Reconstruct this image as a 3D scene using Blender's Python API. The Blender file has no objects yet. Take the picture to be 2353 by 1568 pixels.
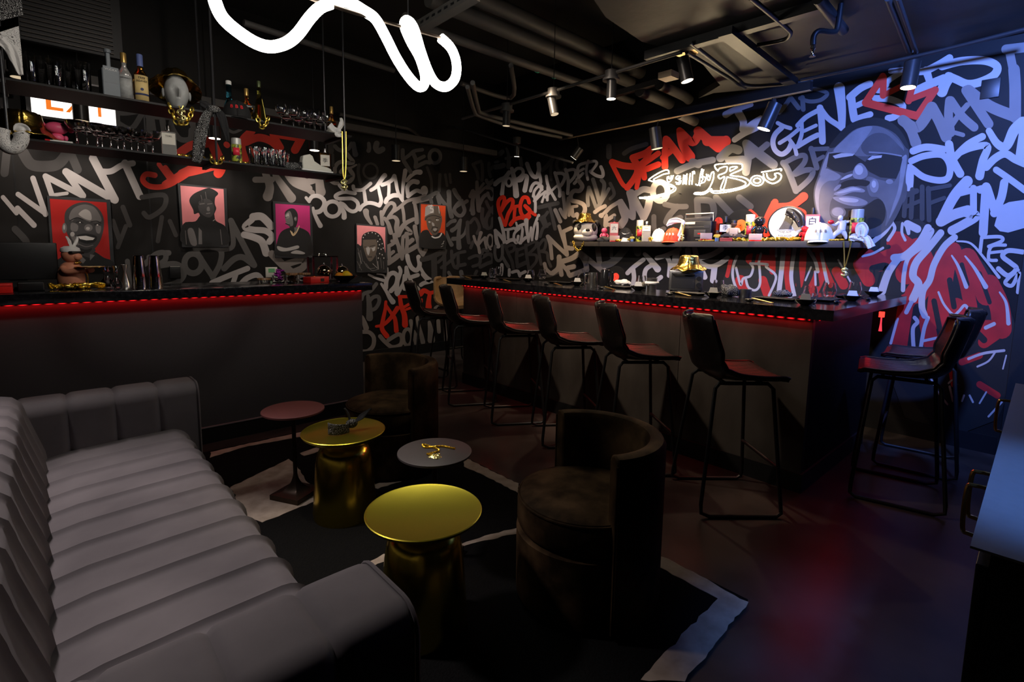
import bpy, bmesh, math, random
from mathutils import Vector, Matrix
random.seed(7)
S = bpy.context.scene
COL = S.collection
PI = math.pi
# ------------------------------------------------------------------ camera
W_PX, H_PX = 2353, 1568
F_PX, PITCH, ROLL, YAW = 1192.779, math.radians(6.65454), math.radians(-0.88819), math.radians(47.69084)
CX, CY, EYE = 1176.5, 715.724, 1.40
_f = Vector((math.cos(YAW)*math.cos(PITCH), math.sin(YAW)*math.cos(PITCH), -math.sin(PITCH)))
_r = Vector((math.sin(YAW), -math.cos(YAW), 0))
_d = _f.cross(_r)
RT = math.cos(ROLL)*_r + math.sin(ROLL)*_d
DN = -math.sin(ROLL)*_r + math.cos(ROLL)*_d
FW = _f
cam = bpy.data.cameras.new('camera')
cam.sensor_width = 36.0
cam.lens = F_PX/W_PX*36.0
cam.shift_y = -(H_PX/2-CY)/W_PX
cam.clip_start = 0.05
cam_o = bpy.data.objects.new('camera', cam)
COL.objects.link(cam_o)
_m = Matrix.Identity(4)
for i in range(3):
    _m[i][0], _m[i][1], _m[i][2] = RT[i], -DN[i], -FW[i]
_m[0][3], _m[1][3], _m[2][3] = 0, 0, EYE
cam_o.matrix_world = _m
S.camera = cam_o
# ------------------------------------------------------------------ world, exposure
wd = bpy.data.worlds.new('world'); S.world = wd; wd.use_nodes = True
wd.node_tree.nodes['Background'].inputs[0].default_value = (0.5, 0.5, 0.6, 1)
wd.node_tree.nodes['Background'].inputs[1].default_value = 0.004
S.view_settings.view_transform = 'Standard'
S.view_settings.look = 'None'
S.view_settings.exposure = 0.0
S.view_settings.gamma = 1.0
S.view_settings.use_curve_mapping = False
S.cycles.use_denoising = True
S.cycles.caustics_reflective = False
S.cycles.caustics_refractive = False
S.cycles.max_bounces = 8
S.cycles.sample_clamp_indirect = 4.0
# ------------------------------------------------------------------ large lamps of the room outside the frame, and added fills
def lamp(name, typ, loc, aim, power, color, size=0.1, angle=60, blend=0.6):
    l = bpy.data.lights.new(name, typ)
    l.energy = power; l.color = color
    if typ == 'AREA':
        l.size = size; l.spread = math.radians(angle)
    else:
        l.shadow_soft_size = size
    if typ == 'SPOT':
        l.spot_size = math.radians(angle); l.spot_blend = blend
    o = bpy.data.objects.new(name, l); COL.objects.link(o)
    o.location = loc
    v = Vector(aim) - Vector(loc)
    o.rotation_euler = v.to_track_quat('-Z', 'Y').to_euler()
    return o
def strip_lamp(name, a, b, aim, power, color, w=0.012):
    l = bpy.data.lights.new(name, 'AREA'); l.shape = 'RECTANGLE'; l.energy = power; l.color = color
    a, b = Vector(a), Vector(b); x = (b-a).normalized(); z = -(Vector(aim)-(Vector(aim).dot(x))*x).normalized(); y = z.cross(x)
    l.size = (b-a).length; l.size_y = w
    o = bpy.data.objects.new(name, l); COL.objects.link(o); m = Matrix.Identity(4); c = (a+b)/2
    for i in range(3): m[i][0], m[i][1], m[i][2], m[i][3] = x[i], y[i], z[i], c[i]
    o.matrix_world = m; return o
BLUE, WARM, NEUT, REDC = (0.10, 0.25, 1.0), (1.0, 0.70, 0.42), (1.0, 0.90, 0.80), (1.0, 0.02, 0.02)
# blue flood lamp by the entrance, over the sideboard
lamp('blue_flood_lamp', 'SPOT', (2.8, 0.1, 2.84), (4.99, 0.85, 1.9), 640, (0.13, 0.27, 1.0), 0.08, 92, 0.8)
lamp('added_crown_fill', 'SPOT', (3.3, 0.3, 2.84), (4.99, 1.0, 1.6), 16, (1.0, 0.72, 0.72), 0.08, 80, 0.8)  # added fill, keeps the crown red under the blue flood
lamp('blue_wash_lamp', 'SPOT', (1.45, -0.45, 2.3), (1.75, -0.02, 0.85), 150, (0.13, 0.33, 1.0), 0.05, 34, 0.9)
# downlights over the lounge above the frame, then unseen added fill lamps
lamp('lounge_downlight', 'SPOT', (-0.55, 3.25, 3.4), (0.05, 2.0, 0.4), 270, (1.0, 0.88, 0.88), 0.14, 48, 0.8)
lamp('table_downlight', 'SPOT', (0.75, 1.75, 3.4), (0.90, 2.05, 0.45), 95, (1.0, 0.84, 0.60), 0.10, 25, 0.9)
lamp('aisle_downlight', 'SPOT', (2.4, 0.4, 3.2), (1.62, 0.74, 0.0), 20, WARM, 0.05, 14, 0.9)
lamp('added_shelf_fill', 'SPOT', (0.9, 1.6, 3.3), (0.75, 4.25, 2.2), 75, (1.0, 0.88, 0.78), 0.05, 62, 0.8)  # added fill from the front for the hanging shelves
lamp('added_mural_fill', 'SPOT', (1.1, 2.3, 3.0), (4.99, 2.6, 1.25), 260, (1.0, 0.90, 0.86), 0.06, 44, 0.9)  # added fill for the mural below its shelf and the bar front
lamp('added_bar_fill', 'SPOT', (2.0, 2.6, 3.1), (3.75, 2.4, 1.25), 250, (1.0, 0.80, 0.60), 0.05, 76, 0.9)  # unseen fill added to brighten napkins and settings from the camera side
lamp('added_mural_shelf_fill', 'SPOT', (3.1, 3.3, 2.8), (4.85, 3.3, 1.6), 80, (1.0, 0.78, 0.55), 0.05, 74, 0.9)  # added front fill for the things on the mural shelf
# light of the red tapes under both counters
strip_lamp('red_tape_light', (-1.2, 4.080, 1.043), (2.0, 4.080, 1.043), (0, 0.25, -1), 1.2, REDC)
strip_lamp('red_tape_light', (3.236, 1.03, 1.028), (3.236, 4.32, 1.028), (-0.5, 0, -1), 3.6, REDC)
strip_lamp('red_tape_light', (3.26, 1.0, 1.028), (4.50, 1.0, 1.028), (0, -0.5, -1), 0.8, REDC)
# ------------------------------------------------------------------ photo pixel -> point of the room
def ray(px, py):
    return RT*((px-CX)/F_PX) + DN*((py-CY)/F_PX) + FW
EYEV = Vector((0, 0, EYE))
def on_x(px, py, x): d = ray(px, py); return EYEV + d*(x/d.x)
def on_y(px, py, y): d = ray(px, py); return EYEV + d*(y/d.y)
def on_z(px, py, z): d = ray(px, py); return EYEV + d*((z-EYE)/d.z)
# ------------------------------------------------------------------ materials
_M = {}
def mat(name, col, rough=0.5, metal=0.0, var=0.12, scale=8.0, bump=0.0, emit=None, strength=0.0, spec=0.5, trans=0.0, sheen=0.0, ior=1.45, coat=0.0):
    if name in _M: return _M[name]
    m = bpy.data.materials.new(name); m.use_nodes = True
    nt = m.node_tree; b = nt.nodes['Principled BSDF']
    b.inputs['Roughness'].default_value = rough
    b.inputs['Metallic'].default_value = metal
    b.inputs['Specular IOR Level'].default_value = spec
    b.inputs['Transmission Weight'].default_value = trans
    b.inputs['IOR'].default_value = ior
    b.inputs['Sheen Weight'].default_value = sheen
    b.inputs['Coat Weight'].default_value = coat
    c = (*col, 1)
    b.inputs['Base Color'].default_value = c
    if var or bump:
        tc = nt.nodes.new('ShaderNodeTexCoord')
        nz = nt.nodes.new('ShaderNodeTexNoise'); nz.inputs['Scale'].default_value = scale; nz.inputs['Detail'].default_value = 5
        nt.links.new(tc.outputs['Object'], nz.inputs['Vector'])
        if var:
            mx = nt.nodes.new('ShaderNodeMix'); mx.data_type = 'RGBA'
            mx.inputs['A'].default_value = tuple(max(0, v*(1-var)) for v in col)+(1,)
            mx.inputs['B'].default_value = tuple(min(1, v*(1+var)) for v in col)+(1,)
            nt.links.new(nz.outputs['Fac'], mx.inputs['Factor'])
            nt.links.new(mx.outputs['Result'], b.inputs['Base Color'])
        if bump:
            bp = nt.nodes.new('ShaderNodeBump'); bp.inputs['Strength'].default_value = bump; bp.inputs['Distance'].default_value = 0.01
            nt.links.new(nz.outputs['Fac'], bp.inputs['Height']); nt.links.new(bp.outputs['Normal'], b.inputs['Normal'])
    if emit:
        b.inputs['Emission Color'].default_value = (*emit, 1)
        b.inputs['Emission Strength'].default_value = strength
    _M[name] = m
    return m
def ramp_mat(name, tex, c0, c1, p0=0.45, p1=0.55, scale=10, rough=0.6, metal=0.0, bump=0.0, detail=4, vecscale=None, sheen=0.0, spec=0.5):
    if name in _M: return _M[name]
    m = bpy.data.materials.new(name); m.use_nodes = True
    nt = m.node_tree; b = nt.nodes['Principled BSDF']
    b.inputs['Roughness'].default_value = rough; b.inputs['Metallic'].default_value = metal; b.inputs['Sheen Weight'].default_value = sheen
    b.inputs['Specular IOR Level'].default_value = spec
    tc = nt.nodes.new('ShaderNodeTexCoord'); mp = nt.nodes.new('ShaderNodeMapping')
    if vecscale: mp.inputs['Scale'].default_value = vecscale
    nt.links.new(tc.outputs['Object'], mp.inputs['Vector'])
    if tex == 'NOISE':
        t = nt.nodes.new('ShaderNodeTexNoise'); t.inputs['Detail'].default_value = detail; t.inputs['Scale'].default_value = scale; out = t.outputs['Fac']
    elif tex == 'WAVE':
        t = nt.nodes.new('ShaderNodeTexWave'); t.inputs['Scale'].default_value = scale; t.inputs['Distortion'].default_value = 2; out = t.outputs['Fac']
    else:
        t = nt.nodes.new('ShaderNodeTexVoronoi'); t.inputs['Scale'].default_value = scale
        mm = nt.nodes.new('ShaderNodeMath'); mm.operation = 'SINE'; mu = nt.nodes.new('ShaderNodeMath'); mu.operation = 'MULTIPLY'; mu.inputs[1].default_value = 18
        nt.links.new(t.outputs['Distance'], mu.inputs[0]); nt.links.new(mu.outputs[0], mm.inputs[0]); out = mm.outputs[0]
    nt.links.new(mp.outputs['Vector'], t.inputs['Vector'])
    r = nt.nodes.new('ShaderNodeValToRGB')
    r.color_ramp.elements[0].color = (*c0, 1); r.color_ramp.elements[0].position = p0
    r.color_ramp.elements[1].color = (*c1, 1); r.color_ramp.elements[1].position = p1
    nt.links.new(out, r.inputs['Fac']); nt.links.new(r.outputs['Color'], b.inputs['Base Color'])
    if bump:
        bp = nt.nodes.new('ShaderNodeBump'); bp.inputs['Strength'].default_value = bump; bp.inputs['Distance'].default_value = 0.01
        nt.links.new(out, bp.inputs['Height']); nt.links.new(bp.outputs['Normal'], b.inputs['Normal'])
    _M[name] = m
    return m
# ------------------------------------------------------------------ mesh builder
class MB:
    def __init__(s): s.v = []; s.f = []; s.mi = []; s.T = Matrix.Identity(4)
    def add(s, vs, fs, mi=0):
        o = len(s.v); s.v += [tuple(s.T @ Vector(p)) for p in vs]
        for f in fs: s.f.append(tuple(o+i for i in f)); s.mi.append(mi)
        return s
    def box(s, a, b, mi=0, bev=0.0):
        (x0, y0, z0), (x1, y1, z1) = a, b
        if x0 > x1: x0, x1 = x1, x0
        if y0 > y1: y0, y1 = y1, y0
        if z0 > z1: z0, z1 = z1, z0
        if bev:
            bm = bmesh.new(); bmesh.ops.create_cube(bm, size=1)
            for v in bm.verts: v.co = Vector(((x0+x1)/2+v.co.x*(x1-x0), (y0+y1)/2+v.co.y*(y1-y0), (z0+z1)/2+v.co.z*(z1-z0)))
            bmesh.ops.bevel(bm, geom=bm.edges[:], offset=bev, segments=3, affect='EDGES', profile=0.5)
            bm.verts.index_update()
            s.add([v.co[:] for v in bm.verts], [[v.index for v in f.verts] for f in bm.faces], mi); bm.free(); return s
        return s.add([(x0,y0,z0),(x1,y0,z0),(x1,y1,z0),(x0,y1,z0),(x0,y0,z1),(x1,y0,z1),(x1,y1,z1),(x0,y1,z1)],
                     [(0,3,2,1),(4,5,6,7),(0,1,5,4),(1,2,6,5),(2,3,7,6),(3,0,4,7)], mi)
    def lathe(s, prof, n=24, c=(0,0,0), mi=0, a0=0, a1=2*PI, cap=True):
        full = abs(a1-a0-2*PI) < 1e-6; k = n if full else n+1
        vs = []; fs = []
        for (r, z) in prof:
            for i in range(k):
                a = a0+(a1-a0)*i/n; vs.append((c[0]+r*math.cos(a), c[1]+r*math.sin(a), c[2]+z))
        for j in range(len(prof)-1):
            for i in range(n):
                i2 = (i+1) % k
                fs.append((j*k+i, j*k+i2, (j+1)*k+i2, (j+1)*k+i))
        if full and cap:
            if prof[0][0] > 1e-6: fs.append(tuple(range(k))[::-1])
            if prof[-1][0] > 1e-6: fs.append(tuple((len(prof)-1)*k+i for i in range(k)))
        return s.add(vs, fs, mi)
    def tube(s, path, r, n=8, mi=0, closed=False, caps=True):
        P = [Vector(p) for p in path]; m = len(P); vs = []; fs = []
        rs = r if isinstance(r, (list, tuple)) else [r]*m
        nrm = None
        for i in range(m):
            if closed: t = (P[(i+1) % m]-P[i-1])
            else: t = P[min(i+1, m-1)]-P[max(i-1, 0)]
            if t.length < 1e-9: t = Vector((0,0,1))
            t.normalize()
            if nrm is None:
                nrm = t.orthogonal().normalized()
            else:
                nrm = nrm - t*nrm.dot(t)
                nrm = nrm.normalized() if nrm.length > 1e-6 else t.orthogonal().normalized()
            b = t.cross(nrm)
            for k in range(n):
                a = 2*PI*k/n; vs.append(tuple(P[i]+nrm*(rs[i]*math.cos(a))+b*(rs[i]*math.sin(a))))
        for i in range(m if closed else m-1):
            i2 = (i+1) % m
            for k in range(n):
                k2 = (k+1) % n; fs.append((i*n+k, i*n+k2, i2*n+k2, i2*n+k))
        if caps and not closed:
            fs.append(tuple(range(n))[::-1]); fs.append(tuple((m-1)*n+k for k in range(n)))
        return s.add(vs, fs, mi)
    def cyl(s, a, b, r, n=16, mi=0, r2=None): return s.tube([a, b], [r, r if r2 is None else r2], n, mi)
    def ball(s, c, r, n=14, mi=0):
        rx, ry, rz = (r, r, r) if not isinstance(r, (tuple, list)) else r
        vs = [(c[0], c[1], c[2]-rz)]; fs = []; m = max(4, n//2)
        for j in range(1, m):
            t = -PI/2+PI*j/m
            for i in range(n):
                a = 2*PI*i/n; vs.append((c[0]+rx*math.cos(t)*math.cos(a), c[1]+ry*math.cos(t)*math.sin(a), c[2]+rz*math.sin(t)))
        vs.append((c[0], c[1], c[2]+rz)); L = len(vs)-1
        for i in range(n):
            fs.append((0, 1+(i+1) % n, 1+i)); fs.append((L, L-n+i, L-n+(i+1) % n))
        for j in range(m-2):
            for i in range(n):
                i2 = (i+1) % n; fs.append((1+j*n+i, 1+j*n+i2, 1+(j+1)*n+i2, 1+(j+1)*n+i))
        return s.add(vs, fs, mi)
    def torus(s, c, R, r, M3=None, n=12, k=6, mi=0, sx=1.0):
        pts = []
        M3 = M3 or Matrix.Identity(3)
        for i in range(n):
            a = 2*PI*i/n; pts.append(Vector(c)+M3 @ Vector((R*math.cos(a)*sx, R*math.sin(a), 0)))
        return s.tube(pts, r, k, mi, closed=True)
    def prism(s, poly, ax, t0, t1, mi=0):
        def q(p, t):
            return {'x': (t, p[0], p[1]), 'y': (p[0], t, p[1]), 'z': (p[0], p[1], t)}[ax]
        n = len(poly); vs = [q(p, t0) for p in poly]+[q(p, t1) for p in poly]
        fs = [tuple(range(n))[::-1], tuple(range(n, 2*n))]+[(i, (i+1) % n, n+(i+1) % n, n+i) for i in range(n)]
        return s.add(vs, fs, mi)
    def grid(s, fn, nu, nv, mi=0):
        vs = [fn(i/nu, j/nv) for i in range(nu+1) for j in range(nv+1)]
        fs = [(i*(nv+1)+j, (i+1)*(nv+1)+j, (i+1)*(nv+1)+j+1, i*(nv+1)+j+1) for i in range(nu) for j in range(nv)]
        return s.add(vs, fs, mi)
    def build(s, name, mats, parent=None, smooth=True, fix=True, mods=()):
        me = bpy.data.meshes.new(name); me.from_pydata(s.v, [], s.f); me.update()
        if not isinstance(mats, (list, tuple)): mats = [mats]
        for m in mats: me.materials.append(m)
        me.polygons.foreach_set('material_index', s.mi)
        if fix:
            bm = bmesh.new(); bm.from_mesh(me); bmesh.ops.recalc_face_normals(bm, faces=bm.faces[:]); bm.to_mesh(me); bm.free()
        if smooth:
            me.polygons.foreach_set('use_smooth', [True]*len(me.polygons))
            try: me.set_sharp_from_angle(angle=math.radians(38))
            except Exception: pass
        o = bpy.data.objects.new(name, me); COL.objects.link(o)
        if parent: o.parent = parent
        for md in mods:
            q = o.modifiers.new(md[0], md[0])
            for k, v in md[1].items(): setattr(q, k, v)
        return o
# ------------------------------------------------------------------ things
def tag(o, label, cat, group=None):
    o['label'] = label; o['category'] = cat
    if group: o['group'] = group
    return o
def thing(name, label, cat, loc=(0,0,0), rz=0.0, group=None):
    o = bpy.data.objects.new(name, None); COL.objects.link(o)
    o.empty_display_size = 0.05
    o.location = loc; o.rotation_euler = (0, 0, rz)
    return tag(o, label, cat, group)
def struct(o): o['kind'] = 'structure'; return o
def dup(src, loc, rz, label, group=None, sc=None):
    r = src.copy(); COL.objects.link(r); r.location = loc; r.rotation_euler = (0, 0, rz)
    if sc: r.scale = (sc, sc, sc)
    r['label'] = label
    if group: r['group'] = group
    for ch in list(src.children):
        c = ch.copy(); COL.objects.link(c); c.parent = r
        for g in list(ch.children):
            d = g.copy(); COL.objects.link(d); d.parent = c
    return r
def catmull(pts, step=8, closed=False):
    P = [Vector(p) for p in pts]; n = len(P)
    if n < 3 and not closed:
        k = 6; return [P[0].lerp(P[-1], i/k) for i in range(k+1)]
    out = []
    for i in range(n if closed else n-1):
        if closed: a, b, c, d = P[i-1], P[i], P[(i+1) % n], P[(i+2) % n]
        else: a, b, c, d = P[max(i-1, 0)], P[i], P[i+1], P[min(i+2, n-1)]
        for j in range(step):
            t = j/step
            out.append(0.5*((2*b)+(c-a)*t+(2*a-5*b+4*c-d)*t*t+(3*b-a-3*c+d)*t*t*t))
    if not closed: out.append(P[-1])
    return out
def pts(s): return [tuple(float(q) for q in p.split(',')) for p in s.split()]
def text_mesh(s, size, extr=0.001, align='CENTER'):
    cu = bpy.data.curves.new('t', 'FONT'); cu.body = s; cu.size = size; cu.extrude = extr; cu.align_x = align; cu.align_y = 'CENTER'; cu.resolution_u = 3
    o = bpy.data.objects.new('t', cu); COL.objects.link(o)
    dg = bpy.context.evaluated_depsgraph_get(); me = o.evaluated_get(dg).to_mesh()
    v = [tuple(q.co) for q in me.vertices]; f = [tuple(p.vertices) for p in me.polygons]
    o.evaluated_get(dg).to_mesh_clear(); bpy.data.objects.remove(o); bpy.data.curves.remove(cu)
    return v, f
def add_text(mb, s, size, M, mi=0, extr=0.0008):
    v, f = text_mesh(s, size, extr); mb.add([tuple(M @ Vector(p)) for p in v], f, mi)
def facing(loc, ang, tilt=0.0):
    # text frame: local X right, local Y up, local Z towards heading ang
    z = Vector((math.cos(ang), math.sin(ang), 0)); y = Vector((0, 0, 1)); x = y.cross(z)
    m = Matrix.Identity(4)
    for i in range(3): m[i][0], m[i][1], m[i][2], m[i][3] = x[i], y[i], z[i], loc[i]
    return m
ORD = ['leftmost', 'second from left', 'third from left', 'fourth from left', 'fifth from left', 'sixth from left', 'seventh from left', 'eighth from left', 'ninth from left', 'tenth from left', 'eleventh from left', 'twelfth from left']
# ------------------------------------------------------------------ shared materials
BLK = mat('matte_black_metal', (0.012, 0.012, 0.013), 0.45, 0.3)
WALLB = ramp_mat('black_wall_paint', 'NOISE', (0.0045, 0.0040, 0.0040), (0.0105, 0.0092, 0.0088), 0.3, 0.7, 2.5, 0.62, spec=0.25)
LEATHER = mat('black_leather', (0.014, 0.012, 0.012), 0.36, 0.0, 0.3, 60, 0.15)
GOLD = mat('gold_metal', (0.86, 0.56, 0.12), 0.22, 1.0, 0.1, 20)
GOLDCHAIN = mat('gold_chain', (1.0, 0.72, 0.14), 0.3, 1.0, 0.05)
FOILG = mat('gold_foil_cloth', (0.72, 0.48, 0.10), 0.24, 1.0, 0.25, 30, 0.5)
CHROME = mat('chrome', (0.85, 0.85, 0.86), 0.08, 1.0, 0.04)
STEEL = mat('brushed_steel', (0.62, 0.61, 0.60), 0.28, 1.0, 0.1, 40)
GLASS = mat('clear_glass', (1, 1, 1), 0.02, 0.0, 0.0, trans=1.0, ior=1.62)
WHITECL = mat('white_cloth', (0.72, 0.71, 0.70), 0.8, 0.0, 0.08, 30, 0.2, sheen=0.2)
CERAM = mat('black_ceramic', (0.012, 0.012, 0.013), 0.22)
BAND = ramp_mat('black_paisley_cloth', 'VOR', (0.010, 0.010, 0.011), (0.55, 0.55, 0.55), 0.80, 0.95, 48, 0.75, vecscale=(1.5, 1.5, 1.0))
BANDPL = mat('black_cotton', (0.012, 0.012, 0.014), 0.8, 0, 0.2, 50)
BANDW = ramp_mat('white_paisley_cloth', 'VOR', (0.70, 0.69, 0.68), (0.10, 0.10, 0.10), 0.84, 0.96, 44, 0.8)
REDP = mat('red_plastic', (0.75, 0.02, 0.015), 0.35)
# ================================================================== SETTING
FLOORM = ramp_mat('stained_concrete', 'NOISE', (0.012, 0.009, 0.008), (0.066, 0.052, 0.046), 0.32, 0.72, 2.4, 0.33, bump=0.04, detail=8)
CEILM = mat('black_deck_paint', (0.012, 0.012, 0.012), 0.75, 0, 0.3, 3)
PIPEM = mat('black_pipe_paint', (0.055, 0.050, 0.047), 0.6, 0.0, 0.25, 6, 0.1)
CABLEM = mat('dark_conduit', (0.035, 0.034, 0.036), 0.42, 0.4, 0.2, 10)
struct(MB().box((-3.0, -2.2, -0.1), (5.1, 6.05, 0.0)).build('floor', FLOORM))
struct(MB().box((-3.0, -2.2, 3.75), (5.1, 6.05, 3.85)).build('ceiling', CEILM))
YW, XW = 5.93, 4.99
wl = struct(MB().box((-3.0, YW, 0), (XW+0.1, YW+0.1, 3.75)).build('wall_left', WALLB))
wr = struct(MB().box((XW, -2.2, 0), (XW+0.1, YW, 3.75)).build('wall_right', WALLB))
struct(MB().box((-3.1, -2.2, 0), (-3.0, 6.03, 3.75)).build('wall_back', WALLB))
struct(MB().box((-3.0, -2.3, 0), (5.09, -2.2, 3.75)).build('wall_near', WALLB))
struct(MB().box((2.03, YW-0.018, 0), (XW-0.02, YW, 0.13)).build('baseboard_left', BLK))
struct(MB().box((XW-0.018, 0.31, 0), (XW, YW-0.02, 0.13)).build('baseboard_right', BLK))
struct(MB().box((4.93, -0.6, 0), (XW, 0.29, 3.0)).build('trim_1', mat('black_jamb', (0.008, 0.008, 0.009), 0.6)))
# panel seams of the left wall
for px, py in ((40, 480), (345, 480)):
    p = on_y(px, py, YW); MB().box((p.x-0.006, YW-0.001, 0.9), (p.x+0.006, YW+0.001, 2.6)).build('panel_joint', BLK, wl)
# dropped membrane ceiling over the mural side
MEMB = mat('black_membrane', (0.045, 0.042, 0.040), 0.55, 0.0, 0.4, 2.5, 0.9)
outl = [(1300, -150), (1345, -30), (1392, 40), (1475, 96), (1560, 120), (1610, 142), (1655, 196), (1605, 226), (1640, 214), (1750, 204), (1868, 188), (2110, 140), (2360, 85), (2700, 20), (2700, -500), (1500, -500)]
mb = MB(); P = [on_z(x, y, 2.9) for x, y in outl]
mb.prism([(min(p.x, XW-0.003), p.y) for p in P], 'z', 2.9, 2.96)
struct(mb.build('ceiling_right', MEMB, smooth=False))
# ================================================================== RUG
RUGB = mat('black_rug_pile', (0.006, 0.006, 0.006), 0.95, 0, 0.4, 120, 0.6, spec=0.1)
RUGW = ramp_mat('cream_rug_weave', 'NOISE', (0.30, 0.24, 0.19), (0.46, 0.38, 0.31), 0.3, 0.7, 14, 0.95, bump=0.3, spec=0.1)
rug = thing('area_rug', 'black rug with cream jagged patches and border under the lounge seats', 'rug', (0.8, 2.3, 0))
RT0 = Matrix.Translation((-0.8, -2.3, 0))
mb = MB(); mb.T = RT0
q = [on_z(1722, 1386, 0.012), on_z(1573, 1568, 0.012)]
c1 = (2.035, 0.79); c2 = (-0.35, 0.98)
mb.prism([c1, (2.05, 3.88), (-0.35, 3.9), c2], 'z', 0.0, 0.012)
mb.build('pile', RUGB, rug, smooth=False)
def rag(poly, n=5, amp=0.006):
    out = []
    for i, a in enumerate(poly):
        b = poly[(i+1) % len(poly)]; a = Vector(a); b = Vector(b)
        k = max(1, int((b-a).length/0.03))
        for j in range(k):
            p = a.lerp(b, j/k); out.append((p.x+random.uniform(-amp, amp), p.y+random.uniform(-amp, amp)))
    return out
for ply in ("484,1039 702,991 702,1002 560,1028 484,1052", "530,1120 600,1086 665,1055 682,1068 700,1100 727,1132 727,1152 600,1202 565,1190",
            "688,1043 728,1028 740,1036 700,1048", "850,1118 905,1100 975,1078 982,1086 920,1108 866,1124",
            "1062,1048 1120,1078 1192,1112 1192,1134 1120,1096 1066,1072", "1503,1270 1610,1324 1720,1386 1573,1566 1471,1566 1560,1468 1647,1376 1590,1345 1503,1297",
            "826,1300 880,1276 960,1262 1060,1249 1130,1228 1196,1212 1196,1224 1130,1240 1050,1260 960,1278 890,1288 850,1306"):
    mb = MB(); mb.T = RT0
    mb.prism(rag([on_z(x, y, 0.0125).xy[:] for x, y in pts(ply)]), 'z', 0.0118, 0.0135)
    o = mb.build('cream_patch', RUGW, rug, smooth=False)
# ================================================================== SOFA
VELV = ramp_mat('grey_velvet', 'NOISE', (0.125, 0.112, 0.118), (0.185, 0.166, 0.172), 0.35, 0.7, 3.5, 0.75, bump=0.05, detail=8, sheen=0.1, spec=0.15)
sl = (0.1, 2.1, 0)
sofa = thing('channel_sofa', 'grey velvet channel-tufted sofa facing the gold drum tables', 'sofa', sl)
def channel(mb, prof, a0, a1, n, axis, depth, seg=18, caps=True, fn=None):
    # prof: list of (p,q) ; extruded along axis with n rounded channels
    m = len(prof); nor = []
    for i in range(m):
        a = Vector(prof[max(i-1, 0)]); b = Vector(prof[min(i+1, m-1)]); t = (b-a).normalized(); nor.append(Vector((t.y, -t.x)))
    U = n*seg
    def P(u, j):
        a = a0+(a1-a0)*u/U; ph = (u % seg)/seg
        q_ = min(ph, 1-ph); d = -depth*math.exp(-(q_/0.055)**2)-0.35*depth*(2*(0.5-q_))**4
        p = Vector(prof[j])+nor[j]*d
        return (a, p.x, p.y) if axis == 'x' else (p.x, a, p.y)
    vs = [P(u, j) for u in range(U+1) for j in range(m)]
    fs = [(u*m+j, (u+1)*m+j, (u+1)*m+j+1, u*m+j+1) for u in range(U) for j in range(m-1)]
    if caps: fs += [tuple(range(m)), tuple(U*m+j for j in range(m))[::-1]]
    mb.add(vs, fs)
def arc(cx, cy, r, a0, a1, n=5): return [(cx+r*math.cos(math.radians(a0+(a1-a0)*i/n)), cy+r*math.sin(math.radians(a0+(a1-a0)*i/n))) for i in range(n+1)]
ST = Matrix.Translation((-sl[0], -sl[1], 0))
mb = MB(); mb.T = ST   # seat: profile in (x,z)
pr = [(-0.16, 0.30), (-0.13, 0.395), (0.05, 0.425)]+[(0.25, 0.435)]+arc(0.445, 0.365, 0.075, 90, 0, 6)+[(0.52, 0.20)]
channel(mb, pr, 1.10, 3.10, 12, 'y', 0.011)
mb.build('seat_cushion', VELV, sofa)
mb = MB(); mb.T = ST   # back
pr = [(-0.035, 0.34), (-0.05, 0.46), (-0.10, 0.64)]+arc(-0.165, 0.665, 0.06, 0, 180, 6)+[(-0.36, 0.60), (-0.36, 0.15)]
channel(mb, pr[::-1], 1.10, 3.10, 12, 'y', 0.011)
mb.build('backrest', VELV, sofa)
for y0, y1, xf in ((0.84, 1.10, 0.525), (3.10, 3.34, 0.585)):
    mb = MB(); mb.T = ST   # arms: profile in (y,z)
    pr = [(y1, 0.10), (y1, 0.60)]+arc(y1-0.06, 0.62, 0.06, 0, 90, 5)+arc(y0+0.06, 0.62, 0.06, 90, 180, 5)+[(y0, 0.10)]
    channel(mb, pr, -0.48, xf, 6, 'x', 0.009)
    a = mb.build('armrest', VELV, sofa)
    mb = MB(); mb.T = ST
    fr = arc(y1-0.06, 0.618, 0.058, 0, 90, 5)+arc(y0+0.06, 0.618, 0.058, 90, 180, 5)
    mb.tube([(xf-0.004, y1-0.002, 0.11)]+[(xf-0.004, p, z) for p, z in fr]+[(xf-0.004, y0+0.002, 0.11)], 0.005, 6)
    mb.build('piping', VELV, a)
mb = MB(); mb.T = ST; mb.box((-0.44, 1.08, 0.08), (0.47, 3.12, 0.30), bev=0.01)
mb.build('base_frame', VELV, sofa)
for x in (-0.40, 0.46):
    for y in (0.92, 3.26):
        mb = MB(); mb.T = ST; mb.cyl((x, y, 0.0125), (x, y, 0.12), 0.02, 10); mb.build('leg', BLK, sofa)
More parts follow.
